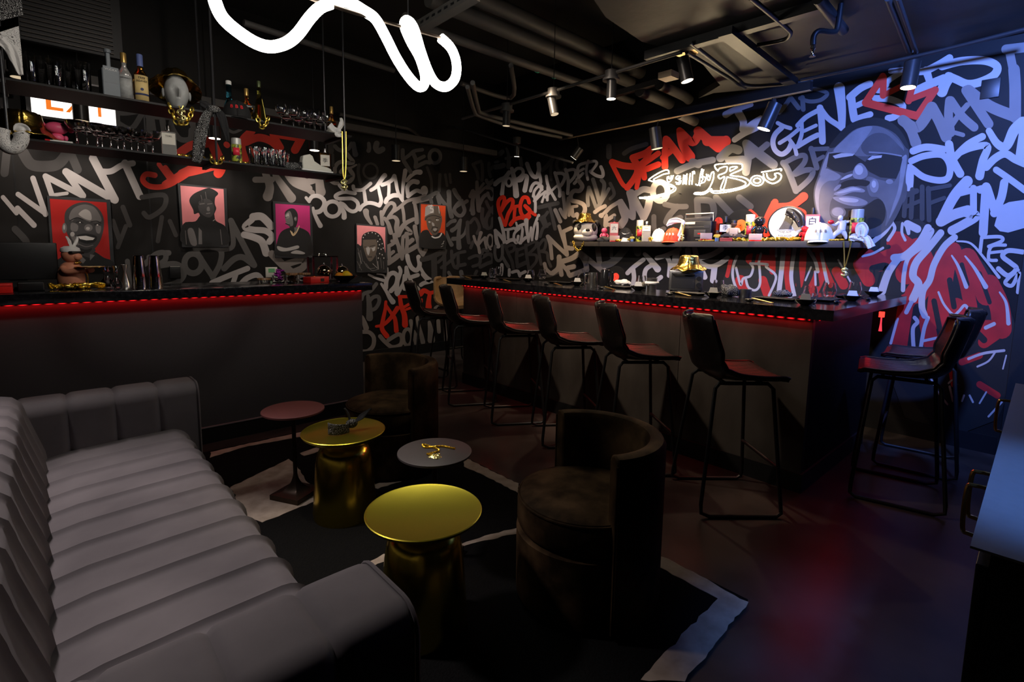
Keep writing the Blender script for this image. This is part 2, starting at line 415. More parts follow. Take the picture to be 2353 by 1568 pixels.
# ================================================================== BARREL CHAIRS
VBR = ramp_mat('brown_velvet', 'NOISE', (0.026, 0.015, 0.007), (0.120, 0.070, 0.034), 0.38, 0.66, 7, 0.7, bump=0.08, detail=7, sheen=0.0, spec=0.08)
def barrel(loc, rz, label):
    t = thing('barrel_chair', label, 'chair', loc, rz, 'brown barrel chairs on the rug')
    mb = MB(); mb.lathe([(0.0, 0.30), (0.262, 0.30), (0.272, 0.32), (0.272, 0.40), (0.262, 0.425), (0.22, 0.44), (0.10, 0.448), (0, 0.449)], 40)
    c = mb.build('seat_cushion', VBR, t)
    mb = MB(); mb.tube([(0.268*math.cos(a), 0.268*math.sin(a), 0.418) for a in [2*PI*i/40 for i in range(40)]], 0.0045, 6, closed=True); mb.build('piping', VBR, c)
    mb = MB(); mb.lathe([(0.25, 0.0), (0.272, 0.02), (0.275, 0.285), (0.255, 0.292), (0, 0.292)], 40); mb.build('base', VBR, t)
    # shell around -X side of the local frame
    ri, ro, h = 0.232, 0.305, 0.685
    pr = [(ro-0.012, 0.012), (ro, 0.05), (ro, h-0.03), (ro-0.012, h-0.008), (ro-0.036, h), (ri+0.012, h-0.008), (ri, h-0.03), (ri, 0.30)]
    a0, a1, n = math.radians(87), math.radians(273), 36
    mb = MB(); m = len(pr); vs = []; fs = []
    for i in range(n+1):
        a = a0+(a1-a0)*i/n
        for r, z in pr: vs.append((r*math.cos(a), r*math.sin(a), z))
    fs = [(i*m+j, (i+1)*m+j, (i+1)*m+j+1, i*m+j+1) for i in range(n) for j in range(m-1)]
    fs += [tuple(range(m)), tuple(n*m+j for j in range(m))]
    mb.add(vs, fs); s = mb.build('backrest', VBR, t, mods=[('BEVEL', dict(width=0.008, segments=2, limit_method='ANGLE', angle_limit=math.radians(50)))])
    for a in (a0, a1):
        mb = MB(); mb.tube([((ro-0.004)*math.cos(a), (ro-0.004)*math.sin(a), z) for z in (0.03, h-0.03)], 0.005, 6); mb.build('piping', VBR, s)
barrel((1.60, 2.90, 0.0136), math.radians(180), 'brown velvet barrel chair beside the end of the left bar')
barrel((1.57, 1.27, 0.0135), math.radians(153), 'brown velvet barrel chair nearest the corner of the rug')
# ================================================================== TABLES
SATIN = mat('satin_gold', (0.62, 0.52, 0.055), 0.36, 1.0, 0.06, 200)
SATINB = mat('polished_gold_base', (0.78, 0.60, 0.07), 0.22, 1.0, 0.06, 200)
def drum(loc, label):
    t = thing('drum_side_table', label, 'side table', loc, 0, 'gold drum tables on the rug')
    mb = MB(); mb.lathe([(0.0, 0.405), (0.10, 0.405), (0.165, 0.415), (0.202, 0.437), (0.2095, 0.450), (0.2065, 0.4525), (0.200, 0.449), (0, 0.449)], 56); mb.build('table_top', SATIN, t)
    mb = MB(); mb.lathe([(0.085, 0.407), (0.075, 0.400), (0.074, 0.392), (0.090, 0.380), (0.118, 0.365), (0.134, 0.335), (0.142, 0.28), (0.152, 0.15), (0.160, 0.02), (0.158, 0.0), (0, 0.0)], 48); mb.build('base', SATINB, t)
drum((1.11, 2.50, 0.0125), 'gold drum side table with a black bandana on its top')
drum((0.973, 1.526, 0.0125), 'gold drum side table with a bare top, nearest the sofa arm')
def martini(loc, label, m, h=0.50):
    t = thing('pedestal_side_table', label, 'side table', loc, 0, 'slim pedestal tables on the rug')
    mb = MB(); mb.lathe([(0, h-0.014), (0.158, h-0.014), (0.163, h-0.010), (0.163, h-0.002), (0.160, h), (0, h)], 48); mb.build('table_top', m, t)
    mb = MB(); mb.cyl((0, 0, 0.10), (0, 0, h-0.012), 0.011, 14); mb.build('stem', BRONZE, t)
    mb = MB()
    def fn(u, v):
        k = u; s = 0.011+(0.095-0.011)*(1-math.sqrt(max(0, 1-k**1.6))) if k < 1 else 0.095
        a = 2*PI*v; c, sn = math.cos(a), math.sin(a); sq = 1/max(abs(c), abs(sn)); w = k**0.7
        r = s*((1-w)+w*sq); return (r*c, r*sn, 0.028+0.10*(1-k)**1.3)
    mb.grid(fn, 10, 48); mb.box((-0.095, -0.095, 0.0), (0.095, 0.095, 0.028)); mb.build('base', BRONZE, t)
    return t
BRONZE = mat('dark_bronze', (0.05, 0.035, 0.025), 0.4, 0.7, 0.3, 20)
martini((0.985, 2.865, 0.0135), 'slim pedestal table with a round top tinted as if reflecting red, farthest left', mat('red_reflection_tint', (0.22, 0.070, 0.066), 0.5, 0.0, 0.06, 150)).rotation_euler.z = 0.5  # red reflection put into the top's base colour
martini((1.243, 1.86, 0.0136), 'slim pedestal table with a dark grey round top holding a gold chain', mat('charcoal_lacquer', (0.075, 0.066, 0.068), 0.5, 0.0, 0.06, 150)).rotation_euler.z = 0.4
# ================================================================== BARS
STONE = ramp_mat('speckled_black_quartz', 'NOISE', (0.006, 0.006, 0.008), (0.014, 0.014, 0.017), 0.4, 0.6, 40, 0.12)
PANELG = mat('charcoal_panel', (0.050, 0.046, 0.050), 0.62, 0, 0.12, 60)
CONCR = ramp_mat('smoked_concrete_panel', 'NOISE', (0.022, 0.018, 0.015), (0.062, 0.053, 0.046), 0.3, 0.72, 5, 0.55, bump=0.05, detail=9, vecscale=(1, 1, 0.45))
DARKP = mat('dark_end_panel', (0.007, 0.0055, 0.007), 0.5, 0, 0.2, 12, spec=0.2)
def led_mat(name, axis):
    m = bpy.data.materials.new(name); m.use_nodes = True; nt = m.node_tree; b = nt.nodes['Principled BSDF']
    b.inputs['Base Color'].default_value = (0.2, 0.0, 0.0, 1); b.inputs['Emission Color'].default_value = (1.0, 0.008, 0.012, 1)
    tc = nt.nodes.new('ShaderNodeTexCoord'); w = nt.nodes.new('ShaderNodeTexWave'); w.bands_direction = axis; w.inputs['Scale'].default_value = 5.5
    p = nt.nodes.new('ShaderNodeMath'); p.operation = 'POWER'; p.inputs[1].default_value = 1.6
    k = nt.nodes.new('ShaderNodeMath'); k.operation = 'MULTIPLY'; k.inputs[1].default_value = 2.2
    nt.links.new(tc.outputs['Object'], w.inputs['Vector']); nt.links.new(w.outputs['Fac'], p.inputs[0]); nt.links.new(p.outputs[0], k.inputs[0]); nt.links.new(k.outputs[0], b.inputs['Emission Strength'])
    return m
LEDX, LEDY = led_mat('red_led_tape', 'X'), led_mat('red_led_tape_long', 'Y')
lb = thing('left_bar', 'black-topped bar along the portrait wall with dark grey front', 'bar counter', (0.4, 4.4, 0))
T = Matrix.Translation((-0.4, -4.4, 0))
def part(name, m, par, fn, T=None, **k):
    mb = MB()
    if T: mb.T = T
    fn(mb); return mb.build(name, m, par, **k)
part('countertop', STONE, lb, lambda b: b.box((-1.4, 4.00, 1.055), (2.055, 4.62, 1.115), bev=0.003), T)
part('front_panel', PANELG, lb, lambda b: b.box((-1.4, 4.10, 0.115), (2.008, 4.16, 1.055)), T)
part('end_panel', PANELG, lb, lambda b: b.box((1.96, 4.16, 0.0), (2.008, 4.58, 1.055)), T)
part('back_panel', DARKP, lb, lambda b: b.box((-1.4, 4.54, 0.0), (1.96, 4.58, 1.055)), T)
part('plinth', BLK, lb, lambda b: b.box((-1.4, 4.085, 0.0), (2.008, 4.16, 0.115)), T)
part('plinth_cap', mat('grey_trim', (0.16, 0.14, 0.15), 0.5), lb, lambda b: b.box((-1.4, 4.078, 0.115), (2.008, 4.10, 0.121)), T)
part('led_strip', LEDX, lb, lambda b: b.box((-1.2, 4.072, 1.045), (2.0, 4.090, 1.052)), T, smooth=False)
rb = thing('right_bar', 'long L-shaped black-topped dining bar with panelled front before the mural', 'bar counter', (3.6, 2.7, 0))
T = Matrix.Translation((-3.6, -2.7, 0))
part('countertop', STONE, rb, lambda b: b.prism([(3.212, 0.905), (4.93, 0.905), (4.93, 1.42), (3.76, 1.42), (3.76, 4.575), (3.212, 4.575)], 'z', 1.04, 1.10), T, smooth=False)
for y0, y1 in ((1.016, 1.840), (1.844, 3.511), (3.515, 4.325)):
    part('front_panel', CONCR, rb, lambda b: b.box((3.251, y0, 0.115), (3.29, y1, 1.04)), T)
for y0 in (1.8395, 3.5105):
    part('panel_joint', mat('grey_trim', (0.16, 0.14, 0.15), 0.5), rb, lambda b: b.box((3.255, y0, 0.115), (3.28, y0+0.005, 1.04)), T)
part('end_panel', DARKP, rb, lambda b: b.box((3.29, 1.016, 0.115), (4.50, 1.055, 1.04)), T)
part('back_panel', DARKP, rb, lambda b: b.box((3.66, 1.42, 0.0), (3.70, 4.325, 1.04)), T)
part('plinth', BLK, rb, lambda b: (b.box((3.238, 1.003, 0.0), (3.30, 4.325, 0.115)), b.box((3.30, 1.003, 0.0), (4.50, 1.06, 0.115))), T)
part('led_strip', LEDY, rb, lambda b: b.box((3.228, 1.03, 1.030), (3.246, 4.32, 1.037)), T, smooth=False)
part('led_strip', LEDX, rb, lambda b: b.box((3.26, 0.992, 1.030), (4.50, 1.010, 1.037)), T, smooth=False)
# small red lantern-like light box under the counter end
tk = thing('red_tassel_light', 'small glowing red box with a tassel hanging under the bar end', 'light', on_y(2025, 735, 1.03))
part('box', mat('red_glow', (0.4, 0, 0), 0.5, emit=(1, 0.03, 0.02), strength=3, var=0), tk, lambda b: b.box((-0.016, -0.016, 0.02), (0.016, 0.016, 0.062)))
part('tassel', mat('red_tassel', (0.5, 0.02, 0.03), 0.6, emit=(1, 0.05, 0.08), strength=1.2, var=0), tk, lambda b: b.tube([(0, 0, 0.02), (0, 0, -0.03), (0, 0, -0.09)], [0.005, 0.006, 0.012], 10))
part('cord', BLK, tk, lambda b: b.cyl((0, 0, 0.062), (0, 0, 0.12), 0.003, 6))
# chef's back counter between the bar and the mural
ck = thing('back_counter', 'low black work counter behind the bar under the mural shelf', 'counter', (4.66, 3.4, 0))
T = Matrix.Translation((-4.66, -3.4, 0))
part('worktop', STONE, ck, lambda b: b.box((4.36, 1.5, 0.86), (4.96, 5.4, 0.90)), T)
part('cabinet_front', DARKP, ck, lambda b: b.box((4.40, 1.52, 0.0), (4.95, 5.38, 0.86)), T)
# ================================================================== STOOLS
def seat_fn(u, v):
    prof = [(0.225, 0.722), (0.222, 0.742), (0.19, 0.752), (0.08, 0.744), (-0.05, 0.738), (-0.13, 0.745), (-0.185, 0.785), (-0.215, 0.86), (-0.238, 0.95), (-0.255, 1.02), (-0.262, 1.055), (-0.268, 1.06)]
    t = u*(len(prof)-1); i = min(int(t), len(prof)-2); k = t-i
    x = prof[i][0]*(1-k)+prof[i+1][0]*k; z = prof[i][1]*(1-k)+prof[i+1][1]*k
    w = (v-0.5)*2; bk = min(1, max(0, (u-0.42)/0.22))
    half = 0.205*(1-bk)+bk*(0.205-0.045*min(1, max(0, (u-0.6)/0.4)))
    if u < 0.12: half -= 0.03*(1-u/0.12)
    if u > 0.84: half *= 1-0.30*((u-0.84)/0.16)**3
    hip = math.exp(-((u-0.5)/0.16)**2)
    y = w*half
    z += 0.012*(w**2)*(1-bk)+hip*0.055*abs(w)**3
    x += bk*0.075*abs(w)**2.2
    # stitched channels
    if abs(w) < 0.9 and abs(((v*7) % 1)-0.5) > 0.44:
        z -= 0.0016*(1-bk); x -= 0.0012*bk
    return (x, y, z)
SEATL = mat('stool_leather', (0.018, 0.013, 0.011), 0.34, 0.0, 0.3, 60, 0.12)
def make_stool(loc, rz, label, group):
    t = thing('bar_stool', label, 'bar stool', loc, rz, group)
    part('seat_shell', SEATL, t, lambda b: b.grid(seat_fn, 44, 42), mods=[('SOLIDIFY', dict(thickness=0.022, offset=-1))])
    edge = [seat_fn(i/40, 0.0) for i in range(4, 41)]+[seat_fn(1, j/20) for j in range(1, 20)]+[seat_fn(i/40, 1.0) for i in range(40, 3, -1)]
    part('piping', LEATHER, t, lambda b: b.tube(edge, 0.006, 6))
    for s in (1, -1):
        pth = [(-0.10, s*0.155, 0.716), (0.02, s*0.155, 0.716), (0.125, s*0.155, 0.716), (0.152, s*0.165, 0.69), (0.205, s*0.225, 0.07), (0.205, s*0.235, 0.028), (0.18, s*0.238, 0.011),
               (-0.18, s*0.238, 0.011), (-0.225, s*0.235, 0.028), (-0.225, s*0.225, 0.07), (-0.160, s*0.165, 0.69), (-0.135, s*0.155, 0.716), (-0.10, s*0.155, 0.716)]
        p2 = []
        for i, a in enumerate(pth):
            p2.append(a)
        part('leg_frame', BLK, t, lambda b: b.tube(p2, 0.0105, 8))
    part('footrest', BLK, t, lambda b: b.cyl((0.185, -0.202, 0.27), (0.185, 0.202, 0.27), 0.010, 8))
    part('cross_bracket', BLK, t, lambda b: (b.cyl((0.10, -0.155, 0.716), (0.10, 0.155, 0.716), 0.009, 8), b.cyl((-0.10, -0.155, 0.716), (-0.10, 0.155, 0.716), 0.009, 8)))
    return t
G1 = 'black stools along the bar front'; G2 = 'black stools at the bar end'
st = make_stool((2.845, 1.28, 0), math.radians(-41), 'black leather bar stool nearest the corner of the dining bar', G1)
for i, (x, y, a, lab) in enumerate([(2.87, 1.93, -38, 'black leather bar stool behind the nearer barrel chair, second from the bar corner'), (2.89, 2.54, -35, 'black leather bar stool third from the bar corner'),
        (2.92, 3.16, -32, 'black leather bar stool third from the portrait wall along the bar front'), (2.945, 3.82, -28, 'black leather bar stool second from the portrait wall along the bar front'), (2.97, 4.48, -24, 'black leather bar stool closest to the portrait wall, against red lettering')]):
    dup(st, (x, y, 0), math.radians(a), lab, G1)
dup(st, (3.70, 0.655, 0), math.radians(103), 'black leather bar stool at the short bar end, the nearer of two', G2)
dup(st, (4.36, 0.67, 0), math.radians(97), 'black leather bar stool at the short bar end, beside the mural', G2)
TAN = mat('tan_leather', (0.30, 0.18, 0.08), 0.5, 0, 0.3, 30)
far = dup(st, (3.66, 5.02, 0), math.radians(-95), 'tan stool glimpsed past the far end of the dining bar', None)
far.pop('group', None)
for ch in far.children:
    if ch.name.startswith(('seat_shell', 'piping')):
        ch.data = ch.data.copy(); ch.data.materials[0] = TAN
# ================================================================== SIDEBOARD
CABM = mat('lit_black_lacquer', (0.16, 0.16, 0.17), 0.42, 0, 0.1, 40)  # black top lightened in its colour to look lit
cb = thing('sideboard', 'black sideboard with brass loop handles at the right edge', 'cabinet', (1.29, 0.098, 0), 0.033)
T = Matrix.Translation((-1.29, -0.16, 0))
part('top', CABM, cb, lambda b: b.box((1.29, -0.36, 0.845), (3.18, 0.16, 0.85)), T)
part('carcass', mat('black_cabinet', (0.006, 0.006, 0.007), 0.5), cb, lambda b: b.box((1.292, -0.355, 0.06), (3.175, 0.13, 0.845)), T)
for i in range(3):
    x0 = 1.31+0.62*i
    d = part('door', mat('black_cabinet', (0.006, 0.006, 0.007), 0.5), cb, lambda b: b.box((x0, 0.131, 0.08), (x0+0.61, 0.15, 0.81), bev=0.002), T)
    if i > 0 or True:
        hx = x0+0.55 if i % 2 == 0 else x0+0.06
        part('handle', mat('brass', (0.75, 0.48, 0.16), 0.25, 1.0, 0.1), d, lambda b: b.tube(catmull([(hx, 0.15, 0.78), (hx, 0.190, 0.78), (hx, 0.205, 0.765), (hx, 0.205, 0.655), (hx, 0.190, 0.64), (hx, 0.15, 0.64)], 4), 0.006, 8), T)
for x in (1.36, 3.11):
    for y in (-0.30, 0.09):
        part('leg', BLK, cb, lambda b: b.cyl((x, y, 0), (x, y, 0.06), 0.018, 10), T)
# ================================================================== WALL LETTERING AND PAINTED FIGURE
PW = mat('light_grey_wall_paint', (0.43, 0.40, 0.40), 0.62, 0, 0.1, 5)
PG = mat('mid_grey_wall_paint', (0.21, 0.185, 0.175), 0.62, 0, 0.15, 5)
PK = mat('slate_grey_wall_paint', (0.105, 0.100, 0.100), 0.62, 0, 0.15, 5)
PD = mat('dark_grey_wall_paint', (0.042, 0.039, 0.039), 0.62, 0, 0.2, 5)
PR = mat('red_wall_paint', (0.70, 0.032, 0.012), 0.58, 0, 0.15, 6)
PRD = mat('crimson_wall_paint', (0.42, 0.014, 0.014), 0.6, 0, 0.4, 9)
PBK = mat('black_figure_paint', (0.010, 0.010, 0.010), 0.6, 0, 0.2, 9)
PF1 = mat('figure_grey_paint', (0.070, 0.066, 0.070), 0.6, 0, 0.35, 6)
PF2 = mat('figure_pale_grey_paint', (0.22, 0.21, 0.225), 0.6, 0, 0.3, 10)
PMAT = {'W': PW, 'G': PG, 'K': PK, 'D': PD, 'R': PR, 'C': PRD, 'B': PBK, '1': PF1, '2': PF2}
for _k, _n, _c in (('p', 'pink', (0.78, 0.26, 0.28)), ('m', 'magenta', (0.50, 0.025, 0.17)), ('o', 'orange', (0.75, 0.075, 0.012)), ('r', 'poster_red', (0.42, 0.010, 0.008)), ('s', 'charcoal', (0.045, 0.043, 0.045)),
        ('t', 'poster_grey', (0.15, 0.14, 0.14)), ('l', 'poster_light_grey', (0.40, 0.38, 0.37)), ('w', 'poster_white', (0.72, 0.70, 0.68)), ('b', 'poster_black', (0.012, 0.012, 0.013)), ('y', 'poster_cream', (0.70, 0.52, 0.30)), ('z', 'poster_taupe', (0.12, 0.095, 0.075))):
    PMAT[_k] = mat(_n+'_poster_paint', _c, 0.55, 0, 0.12, 12)
_off = {'L': 0.0012, 'R': 0.0012}
def wallpt(wall, px, py, off):
    return on_y(px, py, YW-off) if wall == 'L' else on_x(px, py, XW-off)
def stroke_px(P, w0, w1, closed=False):
    c = catmull(P, 7, closed); n = len(c); q = []
    L = []; R = []
    for i in range(n):
        a = c[i-1] if (closed or i > 0) else c[0]; b = c[(i+1) % n] if (closed or i < n-1) else c[-1]
        t = (b-a)
        if t.length < 1e-6: t = Vector((1, 0))
        t.normalize(); nn = Vector((-t.y, t.x)); w = (w0+(w1-w0)*i/(n-1))/2
        L.append(c[i]+nn*w); R.append(c[i]-nn*w)
    vs = L+R; fs = []
    for i in range(n if closed else n-1):
        j = (i+1) % n; fs.append((i, j, n+j, n+i))
    if not closed:
        for e, w, sgn in ((0, w0/2, -1), (n-1, w1/2, 1)):
            t = (c[1]-c[0]) if e == 0 else (c[-1]-c[-2]); t.normalize(); nn = Vector((-t.y, t.x))
            o = len(vs); k = 9
            for i in range(k):
                a = PI*i/(k-1); vs.append(c[e]+nn*(w*math.cos(a))+t*(sgn*w*math.sin(a)))
            fs.append(tuple(range(o, o+k)))
    return vs, fs
def word(name, wall, origin, col, items, par=None, base=None):
    # items: 'w:pts' stroke, 'w0>w1:pts' tapered stroke, 'o w:cx,cy,rx,ry' ring, 'p:pts' filled shape, 'e:cx,cy,rx,ry[,rot]' filled ellipse
    ox, oy, s = origin; mb = MB(); mats = []; 
    cur = col
    if base is not None: keep = _off[wall]; _off[wall] = base
    for it in items.split(';'):
        it = it.strip()
        if not it: continue
        if it[0] == '=': cur = it[1]; continue
        k, body = it.split(':'); k = k.strip()
        _off[wall] += 0.000015; off = _off[wall]
        if k == 'p':
            P = [Vector(p) for p in pts(body)]; c = catmull(P, 4, True); vs, fs = c, [tuple(range(len(c)))]
        elif k == 'q':
            c = [Vector(p) for p in pts(body)]; vs, fs = c, [tuple(range(len(c)))]
        elif k == 'e':
            v = [float(x) for x in body.split(',')]; r = math.radians(v[4]) if len(v) > 4 else 0
            c = [Vector((v[0]+v[2]*math.cos(a)*math.cos(r)-v[3]*math.sin(a)*math.sin(r), v[1]+v[2]*math.cos(a)*math.sin(r)+v[3]*math.sin(a)*math.cos(r))) for a in [2*PI*i/24 for i in range(24)]]
            vs, fs = c, [tuple(range(24))]
        elif k[0] == 'o':
            w = float(k[1:]); v = [float(x) for x in body.split(',')]
            c = [(v[0]+v[2]*math.cos(a), v[1]+v[3]*math.sin(a)) for a in [2*PI*i/12 for i in range(12)]]
            vs, fs = stroke_px(c, w, w, True)
        else:
            ws = [float(x) for x in k.split('>')]
            vs, fs = stroke_px(pts(body), ws[0], ws[-1])
        if PMAT[cur] not in mats: mats.append(PMAT[cur])
        mi = mats.index(PMAT[cur])
        mb.add([tuple(wallpt(wall, ox+p.x/s, oy+p.y/s, off)) for p in vs], fs, mi)
    o = mb.build(name, mats, par or (wl if wall == 'L' else wr), smooth=False, fix=False)
    if base is not None: _off[wall] = keep
    # face the room
    me = o.data; ax = Vector((0, -1, 0)) if wall == 'L' else Vector((-1, 0, 0))
    bm = bmesh.new(); bm.from_mesh(me)
    bmesh.ops.reverse_faces(bm, faces=[f for f in bm.faces if f.normal.dot(ax) < 0]); bm.to_mesh(me); bm.free()
    return o
A = (0, 0, 3.92); Bq = (400, 0, 3.92); Cq = (0, 380, 4.3556); Dq = (380, 380, 3.92); Eq = (780, 300, 3.92); Lq = (740, 600, 6.818)
N0 = (330, 140, 6.03); R1 = (680, 330, 9.8); R2 = (860, 330, 9.8); R3 = (680, 470, 9.8); R4 = (860, 450, 8.1667); R5 = (1050, 330, 8.1667); R6 = (1050, 490, 8.1667)
R7 = (1240, 330, 6.5333); R8 = (1240, 540, 5.348); R9 = (1380, 230, 3.92); R10 = (1640, 180, 5.4444); J = (1853, 50, 3.92); K0 = (1853, 450, 3.92); M0 = (1800, 200, 3.136); G0 = (1620, 420, 4.9)
WD = lambda *a: word('painted_word', *a)
# ---- left wall
WD('L', A, 'K', "=D;75:60,1380 40,1560;100:210,1380 280,1480 400,1500 520,1480 600,1390;75:640,1390 700,1530;60:0,880 40,960;80:560,900 620,1060")
WD('L', A, 'K', "60:250,870 290,950 310,1040;40:290,900 370,915 450,920;45:270,1050 340,1040;55:900,965 1000,1000 1120,1015 1240,1000;50:960,1060 1060,1110 1180,1160 1270,1040;45:1180,1160 1185,1210;60:1345,1045 1350,1280;45:1330,1050 1520,1060;55:1460,1060 1470,1130")
WD('L', N0, 'K', "60:50,750 340,770;70:110,760 140,960;60:240,760 270,960;75:430,760 380,870 440,1010 520,1090 640,1080 660,960;40:650,850 680,950;60:690,840 700,1110;40:640,850 750,960 810,860;40:1130,920 1240,990 1350,950")
WD('L', Bq, 'R', "70:700,1180 620,1260 610,1340 640,1440;70:650,1280 760,1240 870,1270 940,1330;60:890,1210 960,1330;60:900,1210 1150,1250;75:1150,1240 1090,1350;80:60,1370 160,1310 300,1290;90:330,1260 420,1480 400,1560;70:70,1568 200,1540 400,1490;50:470,1300 480,1310")
WD('L', Dq, 'R', "70:0,175 100,110 250,25 500,-20;40:480,-10 490,80;45:0,20 60,100;60:140,70 330,-20")
WD('L', Cq, 'R', "55:1550,100 1460,90 1430,150 1500,210 1640,212 1780,150 1960,30;45:1590,-10 1700,140;40:1800,140 1870,50")
WD('L', Cq, 'W', "45:30,320 165,480;55:175,430 340,600;50:180,290 450,480;55:330,130 455,490;55:455,110 520,300;60:455,110 830,305;35:520,300 670,280;65:660,70 830,305;75:660,65 1080,310 1150,345;80:1150,345 930,-70;60:1000,60 1110,60 1220,0 1330,-20;75:1250,-20 1400,310")
WD('L', Cq, 'D', "50:1130,560 1200,760;50:1230,420 1300,600;45:1180,820 1260,610;50:1420,320 1640,300 1640,420 1500,520 1440,480;45:1620,520 1580,760;45:1700,560 1760,700;70:150,640 260,760 250,840;60:360,840 460,820")
WD('L', Dq, 'K', "o55:250,885,78,88;50:270,735 300,810 430,1010;50:270,750 400,735 500,770 490,890 425,1010;45:520,760 610,720 590,500;55:590,500 800,900;55:530,930 620,845 700,830 790,895;50:0,790 30,790")
WD('L', Cq, 'K', "50:1275,960 1300,1190;55:1450,990 1560,890 1650,880 1650,950 1560,1010;60:1540,1015 1760,990 1840,1080 1780,1170 1640,1215;50:1490,920 1600,1200")
WD('L', Dq, 'W', "50:420,1060 560,1000 740,930;45:640,970 610,1060;50:690,1060 740,1015 830,990 885,1060")
WD('L', Dq, 'W', "70:955,550 870,465 790,465;55:780,490 715,555 790,580 900,590 960,640 935,690;60>70:710,625 800,650 870,690 908,790")
WD('L', Dq, 'G', "55:810,130 960,130;60>90:900,70 940,190 922,280;50>85:990,90 1060,190 1135,295;70:1110,90 1170,160 1290,210;60:1210,120 1280,150 1400,110;60>90:1380,130 1400,240;70:960,800 1060,900 1180,1000;60:1060,900 1250,850 1240,920 1160,960")
WD('L', R1, 'G', "100>120:40,800 150,920 260,1030 370,1110;90:0,790 200,830 340,850 470,820 570,790;100>170:560,800 570,950 570,1050")
WD('L', R1, 'G', "90:1150,230 1200,300 1290,420 1180,440 1060,410 950,440 880,540 880,640;90>40:1010,640 1080,560 1220,550 1360,480;95:1220,600 1280,700 1260,800 1190,860 1110,860;80:780,840 860,890 950,900")
WD('L', R1, 'D', "130:790,0 790,170;60:830,250 840,500;=K;90:880,60 950,130 1060,160 1180,120 1250,0;90>130:1300,0 1320,150 1340,240;80>100:1640,0 1650,100 1635,160;130:1820,0 1800,100 1860,170 1950,130;=D;o50:1680,620,160,170;70:1420,480 1400,640 1450,900")
WD('L', R1, 'W', "70:230,1220 300,1310;90>110:300,1280 370,1195 490,1180 600,1240 645,1340 610,1450 530,1530 430,1550;60>110:385,1450 410,1560 480,1720 550,1850;o90:825,1475,170,170")
WD('L', R1, 'W', "85:1330,1120 1240,1110 1100,1090 960,1130 890,1190 960,1240 1100,1240 1260,1240 1370,1310 1400,1400 1360,1500 1270,1530 1170,1480 1080,1380 1000,1340;70>120:975,1360 1030,1450 1080,1560 1085,1660;80:980,940 1050,1020 1130,1060")
WD('L', R1, 'W', "80:1290,960 1310,1030 1400,1050 1500,1040 1600,970 1680,900;70>90:1530,1040 1550,1180 1570,1330;85:1440,1490 1500,1400 1620,1340 1750,1350 1880,1400;80>110:1690,1050 1800,980 1880,880 1960,760 2000,720;60>100:1850,960 1880,1100 1920,1290 1880,1390")
WD('L', R2, 'W', "90:180,930 290,890 400,820 450,730;70:330,900 330,1050 320,1180;100:260,1320 300,1240 430,1170 560,1170;80>70:460,730 490,880 520,1050 570,1180 640,1290;50>100:640,1290 640,1080 660,850 700,610;60:90,950 130,1120 170,1300")
WD('L', R2, 'W', "120>70:1030,645 930,650 820,730 730,840;110>90:970,870 870,855 780,920 740,1000;90:740,980 750,1100 770,1180;90:760,1190 860,1110 960,1060 1060,1090 1130,1060;e:1125,1062,85,112")
WD('L', R2, 'K', "90:640,150 650,350 720,480 820,640;80:680,340 790,260 900,170 1080,140;90:880,230 940,380 930,520;80:1000,350 1120,290;90:930,530 1050,470 1160,420 1250,430;o80:1365,290,125,150;=D;60:1190,540 1280,800 1290,1100;70:1480,700 1460,1080;60:1600,700 1640,950;60:1700,690 1720,880")
WD('L', R4, 'G', "60:10,400 60,540;60:130,300 140,420 160,540;70:150,360 220,220 300,140 370,160 380,240 300,360 260,420;60>90:190,420 260,520 310,690;60>110:260,420 370,400 430,470 420,600 450,730;65:370,290 470,220 600,110 720,70 830,50 950,0;60:520,180 550,330 560,480;110>70:460,700 520,600 600,510 740,440;60>90:750,110 790,330 800,500;60:740,130 1020,60 1080,20")
WD('L', R3, 'G', "140>60:1575,160 1590,250 1640,350 1700,440;70:1790,290 1840,440;80:1920,170 1930,300 1940,440")
WD('L', R2, 'K', "90:1090,1250 1240,1190 1400,1110 1440,1150 1500,1250 1600,1380;80:1270,1250 1290,1340;90:1430,1200 1470,1340;110>80:1680,1090 1690,1250 1700,1400;100:1800,1050 1850,1150 1910,1230")
WD('L', R4, 'K', "70:1640,90 1560,160 1500,270 1560,360 1640,370 1695,280 1670,160 1740,100;60:1550,200 1640,140;80>90:1400,60 1410,220 1450,390")
WD('L', R4, 'G', "70:240,960 370,880 380,750;60:330,850 430,900 470,1050 520,1180;70:270,960 280,1100 290,1250;65:300,1100 360,1050;100:265,1260 380,1180 440,1130;85>60:380,740 430,880 490,1030 522,1190;60:540,770 530,900 540,1080 525,1180;70:550,770 620,720 690,695 610,605;70:600,710 620,850 600,1040;85:640,890 715,830;90:590,1060 720,990 800,940;85>70:762,580 780,700 820,850 850,1000 910,1110;70:910,1110 970,1010")
WD('L', Lq, 'W', "30>50:730,215 850,270 960,305;15>35:860,205 960,220 1000,270;18>45:1028,110 1030,230 1015,330;70:1000,420 1010,300 1060,210 1130,190 1180,250 1160,370 1080,470;40>85:930,360 1010,480 1060,570 1110,640;50>75:1210,100 1230,170 1180,330 1170,500;70>30:1180,520 1230,430 1270,340 1280,220;55:1290,440 1310,250 1320,105;55:1320,100 1360,240 1420,350 1510,440;65:1380,260 1500,220;60:1270,400 1330,450")
WD('L', R4, 'W', "85:620,1130 640,1230 700,1350 790,1400 850,1310 830,1150;60>70:860,1340 920,1450 1000,1540 1100,1600")
WD('L', Lq, 'W', "65:1580,210 1650,290 1705,315 1600,345 1550,375")
